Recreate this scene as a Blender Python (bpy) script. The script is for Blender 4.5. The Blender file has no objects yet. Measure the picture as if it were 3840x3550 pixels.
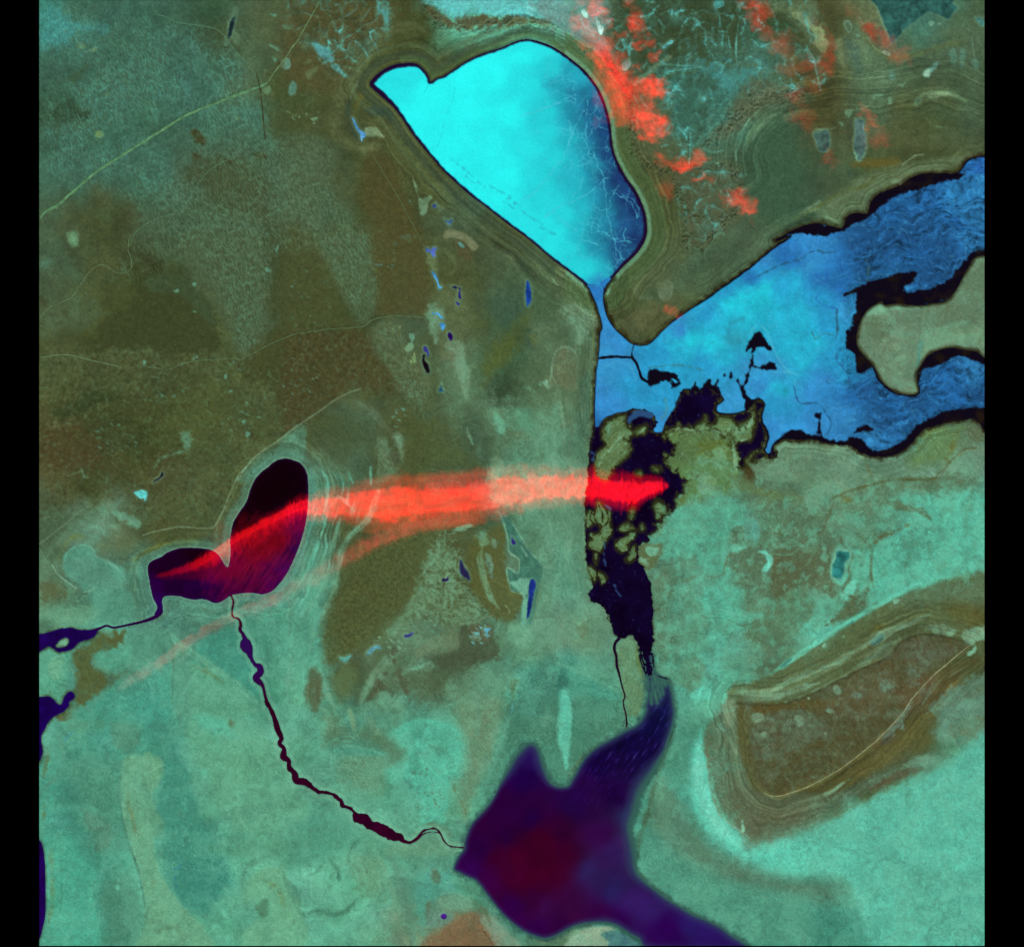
import bpy, math
import numpy as np

scene = bpy.context.scene
# ------------------------------------------------------------------ camera
PXU = 10.0                       # survey pixels per scene unit
CX, CY = 1920.0, 1775.0
ALT = 800.0
cam_d = bpy.data.cameras.new("camera"); cam = bpy.data.objects.new("camera", cam_d)
scene.collection.objects.link(cam)
cam_d.sensor_fit = 'HORIZONTAL'; cam_d.sensor_width = 36.0; cam_d.lens = 36.0 * ALT / 384.0
cam_d.clip_start = 1.0; cam_d.clip_end = 5000.0
cam.location = (0, 0, ALT); cam.rotation_euler = (0, 0, 0)
scene.camera = cam
# ------------------------------------------------------------------ sky and sun
SUN_EL, SUN_AZ = 40.0, 150.0
world = bpy.data.worlds.new("World"); scene.world = world; world.use_nodes = True
wn = world.node_tree.nodes; wl = world.node_tree.links
for n in list(wn): wn.remove(n)
sky = wn.new("ShaderNodeTexSky"); sky.sky_type = 'NISHITA'; sky.sun_disc = False
sky.sun_elevation = math.radians(SUN_EL); sky.sun_rotation = math.radians(SUN_AZ)
bg = wn.new("ShaderNodeBackground"); bg.inputs[1].default_value = 0.06
wo = wn.new("ShaderNodeOutputWorld")
wl.new(sky.outputs[0], bg.inputs[0]); wl.new(bg.outputs[0], wo.inputs[0])
sun_d = bpy.data.lights.new("sun", 'SUN'); sun_d.energy = 4.4; sun_d.angle = math.radians(0.5)
sun_d.color = (1.0, 0.96, 0.90)
sun = bpy.data.objects.new("sun", sun_d); scene.collection.objects.link(sun)
sun.rotation_euler = (math.radians(90 - SUN_EL), 0, math.radians(180 - SUN_AZ))
scene.view_settings.view_transform = 'Standard'; scene.view_settings.look = 'None'
scene.view_settings.exposure = 0.2; scene.view_settings.gamma = 1.0
scene.render.engine = 'CYCLES'
scene.cycles.use_denoising = False; scene.cycles.max_bounces = 4; scene.cycles.diffuse_bounces = 1; scene.cycles.transparent_max_bounces = 16
LIGHT = np.array([1.21, 1.20, 1.215], np.float32)     # what a flat white sheet renders (linear), per channel

# ------------------------------------------------------------------ numeric helpers
f4 = np.float32
rng0 = np.random.RandomState(7)
PERM = np.concatenate([rng0.permutation(256)] * 3).astype(np.int32)
GRA = np.stack([np.cos(np.arange(256) * 2 * np.pi / 256), np.sin(np.arange(256) * 2 * np.pi / 256)], 1).astype(f4)

def perlin(x, y, seed=0):
    x = np.asarray(x, f4) + f4(seed * 17.31); y = np.asarray(y, f4) + f4(seed * 41.77)
    xi = np.floor(x); yi = np.floor(y)
    fx = x - xi; fy = y - yi
    X = xi.astype(np.int32) & 255; Y = yi.astype(np.int32) & 255
    u = fx * fx * fx * (fx * (fx * 6 - 15) + 10); v = fy * fy * fy * (fy * (fy * 6 - 15) + 10)
    def g(ix, iy, dx, dy):
        h = PERM[PERM[ix & 255] + (iy & 255)]
        q = GRA[h]
        return q[..., 0] * dx + q[..., 1] * dy
    a = g(X, Y, fx, fy); b = g(X + 1, Y, fx - 1, fy)
    c = g(X, Y + 1, fx, fy - 1); d = g(X + 1, Y + 1, fx - 1, fy - 1)
    return (a + u * (b - a)) * (1 - v) + (c + u * (d - c)) * v      # about -0.7..0.7

def fbm(X, Y, scale, octs=4, seed=0, gain=0.5):
    out = 0; amp = 1.0; s = scale
    for k in range(octs):
        out = out + amp * perlin(X / s, Y / s, seed + k * 3)
        amp *= gain; s *= 0.5
    return out

def ridged(X, Y, scale, octs=3, seed=0):
    out = 0; amp = 1.0; s = scale
    for k in range(octs):
        r = 1 - np.abs(perlin(X / s, Y / s, seed + k * 5)) * 2.2
        out = out + amp * np.clip(r, 0, 1) ** 2; amp *= 0.5; s *= 0.5
    return out

def sstep(a, b, x):
    t = np.clip((x - a) / (b - a), 0, 1)
    return t * t * (3 - 2 * t)

def lin(c):
    c = np.clip(np.asarray(c, f4) / 255.0, 0, 1)
    return np.where(c <= 0.04045, c / 12.92, ((c + 0.055) / 1.055) ** 2.4).astype(f4)

OX = [140, 1070, 2000, 2740]; OY = [0, 875, 1750, 2626]
def T(r, c, pts):                       # survey sheet (row, column), half-pixel coordinates -> survey pixels
    return [(OX[c] + p[0] / 2.0, OY[r] + p[1] / 2.0) + tuple(p[2:]) for p in pts]
def Z(pts):                             # the ice lake's own survey sheet
    return [(1300 + p[0] / 1.54, 100 + p[1] / 1.54) + tuple(p[2:]) for p in pts]

def smooth_closed(pts, n=4):
    p = np.array(pts, float); N = len(p); out = []
    for i in range(N):
        p0, p1, p2, p3 = p[i - 1], p[i], p[(i + 1) % N], p[(i + 2) % N]
        for k in range(n):
            t = k / n
            out.append(0.5 * (2 * p1 + (p2 - p0) * t + (2 * p0 - 5 * p1 + 4 * p2 - p3) * t * t + (3 * p1 - p0 - 3 * p2 + p3) * t ** 3))
    return np.array(out)

def smooth_open(pts, n=5):
    p = np.array(pts, float); p = np.vstack([2 * p[0] - p[1], p, 2 * p[-1] - p[-2]]); out = []
    for i in range(1, len(p) - 2):
        p0, p1, p2, p3 = p[i - 1], p[i], p[i + 1], p[i + 2]
        for k in range(n):
            t = k / n
            out.append(0.5 * (2 * p1 + (p2 - p0) * t + (2 * p0 - 5 * p1 + 4 * p2 - p3) * t * t + (3 * p1 - p0 - 3 * p2 + p3) * t ** 3))
    out.append(p[-2])
    return np.array(out)

def poly_sdf(X, Y, poly):               # negative inside
    X = X.astype(f4); Y = Y.astype(f4); sh = X.shape; x = X.ravel(); y = Y.ravel()
    d2 = np.full(x.shape, 1e12, f4); ins = np.zeros(x.shape, bool)
    n = len(poly)
    for i in range(n):
        ax, ay = poly[i]; bx, by = poly[(i + 1) % n]
        ex, ey = bx - ax, by - ay; L = ex * ex + ey * ey + 1e-9
        wx = x - f4(ax); wy = y - f4(ay)
        t = np.clip((wx * f4(ex) + wy * f4(ey)) * f4(1 / L), 0, 1)
        qx = wx - t * f4(ex); qy = wy - t * f4(ey)
        np.minimum(d2, qx * qx + qy * qy, out=d2)
        if ay != by:
            c = (y >= min(ay, by)) & (y < max(ay, by))
            if c.any():
                xi = ax + (y[c] - ay) / (by - ay) * ex
                ins[c] ^= x[c] < xi
    d = np.sqrt(d2); d[ins] *= -1
    return d.reshape(sh)

def line_dist(X, Y, pts):               # distance to a polyline; with widths (third value) the distance to the bank
    X = X.astype(f4); Y = Y.astype(f4)
    d = np.full(X.shape, 1e6, f4); p = np.array(pts, float)
    wid = p.shape[1] > 2
    for i in range(len(p) - 1):
        ax, ay = p[i, :2]; bx, by = p[i + 1, :2]
        ex, ey = bx - ax, by - ay; L = ex * ex + ey * ey + 1e-9
        wx = X - f4(ax); wy = Y - f4(ay)
        t = np.clip((wx * f4(ex) + wy * f4(ey)) * f4(1 / L), 0, 1)
        q = np.sqrt((wx - t * f4(ex)) ** 2 + (wy - t * f4(ey)) ** 2)
        if wid: q = q - (p[i, 2] + (p[i + 1, 2] - p[i, 2]) * t) * f4(0.5)
        np.minimum(d, q, out=d)
    return d

def line_param(X, Y, pts):              # distance to a polyline, signed side and length along it
    X = X.astype(f4); Y = Y.astype(f4); d = np.full(X.shape, 1e6, f4); s = np.zeros(X.shape, f4); sd = np.zeros(X.shape, f4); acc = 0.0
    for i in range(len(pts) - 1):
        ax, ay = pts[i][:2]; bx, by = pts[i + 1][:2]; ex, ey = bx - ax, by - ay; L = math.sqrt(ex * ex + ey * ey) + 1e-9
        wx = X - f4(ax); wy = Y - f4(ay); t = np.clip((wx * f4(ex) + wy * f4(ey)) * f4(1 / L / L), 0, 1)
        q = np.sqrt((wx - t * f4(ex)) ** 2 + (wy - t * f4(ey)) ** 2); m = q < d
        d = np.where(m, q, d); s = np.where(m, acc + t * L, s); sd = np.where(m, np.sign(wx * f4(ey) - wy * f4(ex)), sd); acc += L
    return d, s, sd

# ------------------------------------------------------------------ the survey grid the ground is laid on
X0, X1, Y0, Y1 = 147.5, 3691.5, 1.5, 3544.5
STEP = 3.2
NX = int(round((X1 - X0) / STEP)) + 1; NY = int(round((Y1 - Y0) / STEP)) + 1
gx = np.linspace(X0, X1, NX).astype(f4); gy = np.linspace(Y0, Y1, NY).astype(f4)
GX, GY = np.meshgrid(gx, gy)
SX = (X1 - X0) / (NX - 1); SY = (Y1 - Y0) / (NY - 1)

def window(pts, margin):
    p = np.array([q[:2] for q in pts], float)
    i0 = max(0, int((p[:, 1].min() - margin - Y0) / SY)); i1 = min(NY, int((p[:, 1].max() + margin - Y0) / SY) + 2)
    j0 = max(0, int((p[:, 0].min() - margin - X0) / SX)); j1 = min(NX, int((p[:, 0].max() + margin - X0) / SX) + 2)
    return slice(i0, max(i0, i1)), slice(j0, max(j0, j1))

def bilin(F, fi, fj):
    i = np.clip(np.floor(fi).astype(np.int32), 0, F.shape[0] - 2); j = np.clip(np.floor(fj).astype(np.int32), 0, F.shape[1] - 2)
    a = np.clip(fi - i, 0, 1)[..., None] if F.ndim == 3 else np.clip(fi - i, 0, 1)
    b = np.clip(fj - j, 0, 1)[..., None] if F.ndim == 3 else np.clip(fj - j, 0, 1)
    return (F[i, j] * (1 - b) + F[i, j + 1] * b) * (1 - a) + (F[i + 1, j] * (1 - b) + F[i + 1, j + 1] * b) * a

def field_poly(pts, margin, smooth=4):
    """signed distance of a smoothed outline on the grid (1e3 far away), in survey pixels"""
    F = np.full((NY, NX), 1e3, f4)
    w = window(pts, margin)
    poly = smooth_closed(pts, smooth) if smooth > 1 else np.array(pts, float)
    x = GX[w]; y = GY[w]
    if x.size > 60000:
        xs = x[::2, ::2]; ys = y[::2, ::2]
        c = poly_sdf(xs, ys, poly)
        c = np.pad(c, ((0, 1), (0, 1)), mode='edge')
        ii, jj = np.meshgrid(np.arange(x.shape[0]) / 2.0, np.arange(x.shape[1]) / 2.0, indexing='ij')
        F[w] = bilin(c, ii, jj)
    else:
        F[w] = poly_sdf(x, y, poly)
    return F

def field_line(pts, margin, smooth=3):
    F = np.full((NY, NX), 1e3, f4); w = window(pts, margin)
    F[w] = line_dist(GX[w], GY[w], smooth_open(pts, smooth) if smooth > 1 else pts)
    return F

# broad noises used everywhere
N_BIG = fbm(GX, GY, 300, 4, 11); N_MID = fbm(GX, GY, 70, 4, 23); N_FINE = fbm(GX, GY, 16, 2, 37)
WX = fbm(GX, GY, 150, 4, 51); WY = fbm(GX, GY, 150, 4, 77)
EDGE = fbm(GX, GY, 26, 3, 91)
WHITE = np.random.RandomState(3).normal(0, 1, GX.shape).astype(f4)
# ------------------------------------------------------------------ water bodies: outlines
ICE_LAKE = Z([(483,320),(520,300),(560,285),(650,228),(720,185),(800,152),(890,124),(950,97),(1000,79),(1050,74),(1110,86),(1180,112),(1250,154),(1310,200),(1370,250),
    (1420,310),(1460,370),(1490,440),(1510,510),(1523,570),(1530,640),(1535,690),(1550,745),(1580,810),(1620,880),(1665,940),(1700,1010),(1722,1070),(1732,1130),(1733,1190),
    (1720,1240),(1690,1290),(1650,1335),(1600,1380),(1555,1430),(1515,1470),(1497,1500),(1490,1530),(1420,1535),(1395,1505),(1360,1475),(1310,1435),(1250,1390),(1190,1345),(1130,1295),(1060,1235),(1000,1190),
    (930,1140),(860,1085),(790,1030),(720,980),(640,910),(560,835),(500,765),(440,695),(380,620),(330,545),(290,490),(265,460),(220,420),(180,385),(145,352),(133,332),(150,303),
    (190,265),(240,235),(290,218),(350,212),(400,215),(430,235),(455,262),(475,295)])
BAY = (T(1,2,[(415,415),(440,470),(470,535),(488,600),(505,655),(514,712),(500,735),(492,800),(490,860),(482,940),(470,1020),(463,1100),(460,1200),(456,1300),(456,1400),(470,1475),
    (500,1440),(545,1385),(620,1355),(700,1340),(760,1320),(890,1350),(912,1420),(893,1490),(965,1495),(990,1430),(1025,1370),(1068,1310),(1098,1230),(1130,1175),
    (1180,1180),(1260,1190),(1340,1170),(1420,1250),(1370,1285),(1370,1345),(1430,1358),(1500,1355),(1590,1335),(1640,1290),(1690,1240),(1730,1290),(1712,1340),(1706,1420),(1735,1470),(1757,1520),(1742,1580),
    (1725,1620),(1745,1655),(1786,1660),(1802,1600),(1835,1560)])
    + T(1,3,[(410,1535),(450,1545),(520,1545),(580,1545),(650,1552),(700,1568),(760,1578),(830,1583),(900,1598),(960,1632),(1020,1662),(1100,1674),(1200,1667),(1280,1632),(1350,1582),(1390,1532),
    (1430,1482),(1480,1452),(1560,1432),(1650,1412),(1750,1396),(1830,1386),(1960,1378),(1960,-120)])
    + T(0,3,[(1960,1160),(1903,1168),(1800,1188),(1758,1222),(1700,1298),(1600,1300),(1500,1300),(1420,1310),(1340,1342),(1280,1388),(1200,1420),(1120,1450),(1072,1490),(1042,1540),(1025,1605),(950,1598),(890,1612),
    (862,1650),(850,1700),(800,1712),(720,1686),(640,1678),(560,1690),(480,1722),(400,1765),(320,1815)])
    + T(1,2,[(1930,20),(1840,78),(1760,138),(1680,208),(1600,268),(1520,328),(1430,393),(1340,458),(1250,518),(1160,578),(1080,633),(1020,680),(960,735),(915,785),(872,825),(820,838),(760,832),(715,808),(675,770),
    (625,725),(582,672),(552,610),(537,560),(528,500),(532,440),(552,390),(595,335),(560,315),(440,330),(395,385)]))
ISLAND = T(1,3,[(1960,160),(1903,165),(1830,180),(1790,240),(1740,330),(1690,420),(1640,480),(1590,515),(1510,525),(1420,540),(1320,535),(1240,525),(1160,535),(1130,510),(1060,545),(1020,580),(985,630),(955,700),
    (940,770),(945,840),(975,890),(1030,950),(1080,1010),(1110,1080),(1150,1130),(1200,1170),(1260,1200),(1330,1213),(1390,1208),(1412,1180),(1400,1100),(1400,1040),(1430,990),(1480,920),(1550,880),
    (1640,860),(1740,870),(1850,890),(1960,915)])
LAGOON = (T(1,2,[(452,1450),(440,1520),(427,1600),(418,1700),(413,1800)]) + T(2,2,[(412,80),(397,180),(386,280),(380,370),(385,450),(395,520),(388,600),(395,680),(408,760),(430,830),(440,900),(420,960),
    (430,1000),(490,1030),(530,1060),(560,1120),(590,1180),(602,1230),(640,1285),(690,1280),(712,1262),(750,1268),(780,1320),(800,1365),(830,1420),(850,1560),(900,1570),(885,1440),(885,1380),(902,1310),(900,1240),(884,1190),(896,1120),(908,1080),(890,1050),
    (890,960),(880,880),(858,810),(820,750),(788,720),(778,660),(790,600),(820,570),(872,552),(858,520),(900,490),(940,440),(968,420),(985,370),(1020,325),(1060,260),(1092,205),(1140,150),(1112,90),(1060,40)])
    + T(1,2,[(1045,1795),(990,1725),(1000,1660),(1062,1625),(1050,1560),(985,1510),(1050,1462),(1130,1462),(1200,1472),(1300,1462),(1370,1470),(1430,1498),(1480,1500),(1500,1570),(1512,1640),(1530,1690),(1542,1740),
    (1600,1735),(1620,1700),(1700,1695),(1745,1690),(1795,1690),(1800,1640),(1780,1660),(1742,1655),(1722,1620),(1742,1575),(1755,1520),(1732,1472),(1704,1420),(1710,1340),(1728,1290),(1690,1235),(1640,1290),(1590,1335),(1500,1355),(1430,1358),
    (1370,1345),(1370,1285),(1420,1250),(1340,1165),(1180,1175),(1130,1170),(1098,1230),(1068,1310),(1025,1370),(990,1430),(965,1490),(893,1488),(912,1420),(890,1350),(760,1318),(700,1340),(620,1355),(545,1385),(500,1435)]))
MARSH = [T(1,2,p) for p in (
    [(525,1450),(560,1405),(640,1370),(685,1350),(700,1375),(692,1430),(740,1475),(790,1465),(840,1432),(858,1450),(832,1500),(765,1510),(722,1560),(735,1620),(700,1680),(650,1720),(600,1765),(560,1847),(500,1847),(470,1780),(445,1720),(455,1690),(485,1640),(535,1590),(520,1530)],
    [(1200,1470),(1290,1370),(1300,1430),(1360,1420),(1380,1370),(1470,1370),(1500,1410),(1560,1420),(1620,1380),(1640,1320),(1600,1240),(1570,1190),(1600,1200),(1655,1300),(1665,1400),(1655,1480),(1640,1535),(1520,1575),(1485,1520),(1430,1510),(1370,1480)],
    [(1610,1690),(1650,1640),(1720,1625),(1725,1640),(1670,1650),(1620,1710)],
    )] + [T(2,2,p) for p in (
    [(388,372),(420,330),(450,352),(470,305),(485,245),(540,305),(580,340),(576,420),(590,470),(562,530),(540,580),(510,632),(470,622),(430,602),(415,572),(440,532),(432,505),(490,500),(500,452),(478,425),(450,432),(420,452),(392,452)],
    [(615,580),(640,540),(690,530),(728,490),(756,490),(752,530),(712,560),(706,612),(670,642),(630,615)],
    [(703,685),(740,620),(768,588),(767,640),(750,690),(720,707)],
    [(642,460),(690,420),(730,432),(762,448),(770,470),(700,484),(655,484)],
    [(410,738),(432,733),(460,780),(470,850),(440,842),(415,790)],
    [(486,796),(502,795),(540,832),(520,882),(500,850)],
    [(895,300),(920,250),(962,262),(1000,320),(1000,355),(962,362),(962,392),(918,392),(905,345)],
    [(770,40),(800,25),(820,42),(808,66),(780,62)], [(895,10),(930,0),(958,20),(940,42),(900,38)],
    [(798,440),(820,430),(834,455),(822,480),(805,470)], [(735,320),(752,305),(748,370),(728,395)],
    [(455,660),(475,650),(480,720),(462,735)])]
SEA = (T(2,2,[(838,1405),(836,1480),(846,1560),(846,1640),(858,1720),(832,1800)]) + T(3,2,[(842,60),(820,120),(772,180),(702,215),(640,250),(560,295),(480,340),(420,390),(370,450),(330,520),(290,590),(255,640),(180,642),(130,610),(100,540),(70,450),(50,380),(22,325)])
    + T(3,1,[(1885,335),(1858,316),(1820,321),(1780,350),(1720,420),(1680,490),(1640,560),(1600,640),(1570,710),(1530,770),(1480,830),(1420,890),(1385,940),(1360,1000),(1342,1060),(1336,1110),(1300,1160),(1270,1220),(1262,1265),(1300,1290),
    (1360,1320),(1420,1345),(1460,1385),(1500,1440),(1560,1520),(1620,1590),(1690,1660),(1770,1720),(1850,1760),(1930,1785),(1990,1780)])
    + T(3,2,[(200,1750),(270,1710),(350,1680),(450,1668),(540,1668),(610,1685),(660,1712),(720,1752),(790,1790),(900,1870),(1610,1880),(1480,1750),(1400,1690),(1300,1640),(1200,1600),(1100,1540),(1000,1480),(920,1420),(860,1370),
    (800,1310),(778,1250),(772,1170),(762,1080),(740,1000),(735,930),(760,860),(790,760),(820,680),(865,600),(905,530),(945,450),(985,380),(1012,300),(1042,210),(1062,100),(1060,20)]) + T(2,2,[(1058,1800),(1045,1700),(1020,1625),(1000,1588),(945,1568),(908,1520),(892,1460),(886,1405)]))
HEART = (T(2,0,[(1430,752),(1441,720),(1449,640),(1446,560),(1452,500),(1466,430),(1490,380),(1530,320),(1570,260),(1595,180),(1630,100),(1680,40),(1735,0)]) + T(1,0,[(1770,1718),(1830,1691),(1890,1691),(1950,1712)])
    + T(1,1,[(110,1722),(145,1762),(163,1810)]) + T(2,1,[(168,80),(172,200),(165,330),(150,430),(125,530),(90,630),(50,720),(10,800)])
    + T(2,0,[(1820,870),(1760,930),(1690,955),(1620,945),(1550,945),(1480,956),(1450,962),(1410,990),(1370,1015),(1320,1018),(1280,1000),(1230,990),(1180,995),(1120,985),(1070,970),(1000,965),(950,972),(937,995),(937,1030),(940,1068),
    (912,1110),(885,1120),(878,1100),(900,1062),(893,1030),(870,990),(855,930),(840,850),(828,780),(835,730),(870,700),(930,675),(980,640),(1050,615),(1130,606),(1220,610),(1300,622),(1350,650),(1380,692),(1408,738)]))
INLET = T(2,0,[(-60,1262),(15,1255),(100,1235),(180,1210),(250,1205),(320,1220),(390,1222),(440,1213),(452,1236),(420,1280),(360,1300),(310,1322),(270,1360),(240,1375),(190,1386),(150,1386),(120,1362),(80,1345),(40,1370),(-60,1420)])
ISLET = T(2,0,[(135,1345),(170,1300),(212,1279),(238,1300),(222,1340),(170,1356)])
COVE = T(2,0,[(-60,1725),(15,1724),(80,1719),(120,1740),(150,1775),(180,1780),(200,1730),(230,1690),(260,1685),(282,1710),(270,1740),(240,1765),(238,1785)]) + T(3,0,[(240,35),(200,82),(140,110),(90,150),(60,210),(36,250),(30,310),(42,380),(30,425),(10,462),(-60,470)])
WESTSEA = T(3,0,[(-60,1040),(14,1045),(42,1100),(55,1200),(60,1300),(61,1450),(60,1600),(40,1700),(10,1800),(-60,1870)])
OUTLET = T(2,0,[(920,1070,30),(928,1085,30),(900,1115,28),(850,1140,24),(770,1165,18),(700,1180,16),(640,1193,14),(570,1205,15),(520,1190,14),(480,1205,16),(430,1225,22)])
OUTLET = [(a, b, w / 2) for a, b, w in OUTLET]
RIVER = (T(2,0,[(1450,955,10),(1470,1010,11),(1462,1060,9),(1465,1120,9),(1510,1140,12),(1525,1180,18),(1520,1220,20),(1545,1260,24),(1560,1300,44),(1565,1340,88),(1590,1385,50),(1602,1430,28),(1632,1480,24),(1668,1500,42),(1672,1540,46),
    (1640,1580,50),(1662,1610,40),(1690,1640,22),(1710,1720,18),(1730,1790,22)]) + T(3,0,[(1718,5,24),(1752,70,26),(1782,140,34),(1800,210,40),(1830,280,32),(1815,322,26),(1850,360,28),(1848,420,50),(1885,450,30),(1890,500,36),(1925,540,40)])
    + T(3,1,[(85,600,52),(150,610,46),(190,640,34),(240,680,24),(310,690,18),(370,710,24),(415,750,26),(435,790,22),(490,810,20),(520,840,26),(540,880,64),(590,890,74),(630,930,62),(690,950,74),(740,975,84),(800,1010,72),(850,1022,58),(885,1050,26),
    (935,1063,14),(990,1030,18),(1030,980,12),(1080,962,9),(1130,960,10),(1165,1000,10),(1190,1050,9),(1230,1088,7),(1290,1098,7),(1345,1103,9)]))
RIVER = [(a, b, w / 2) for a, b, w in RIVER]
SIDE_ARM = T(3,1,[(990,1040,8),(1035,1000,8),(1080,985,5),(1130,985,5),(1165,998,6)])
SIDE_ARM = [(a, b, w / 2) for a, b, w in SIDE_ARM]
CHANNEL = T(2,2,[(645,1285,22),(614,1320,20),(608,1370,20),(622,1420,18),(626,1490,18),(640,1540,16),(652,1590,12),(667,1650,10),(687,1720,9),(673,1760,8),(690,1840,9)]) + T(3,2,[(690,80,9),(700,150,10),(697,195,9)])
CHANNEL = [(a, b, w / 2) for a, b, w in CHANNEL]
STREAM = T(1,2,[(420,1700,8),(436,1760,7)]) + T(2,2,[(432,0,9),(447,40,9),(455,120,8),(448,180,7),(460,230,8),(470,300,6),(455,370,6)])
STREAM = [(a, b, w / 2) for a, b, w in STREAM]
FAN = [[(a, b, w / 2) for a, b, w in T(2,2,q)] for q in (
    [(800,1360,10),(812,1420,8),(830,1490,8),(845,1560,9)], [(790,1370,6),(800,1430,5),(820,1500,6),(846,1550,6)], [(885,1400,12),(895,1450,8),(890,1500,10),(920,1560,10),(1000,1590,12)],
    [(860,1400,22),(872,1480,24),(880,1560,26)], [(895,1400,6),(903,1470,5),(895,1520,5)], [(840,1400,12),(846,1480,9),(860,1560,12)])]
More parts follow.
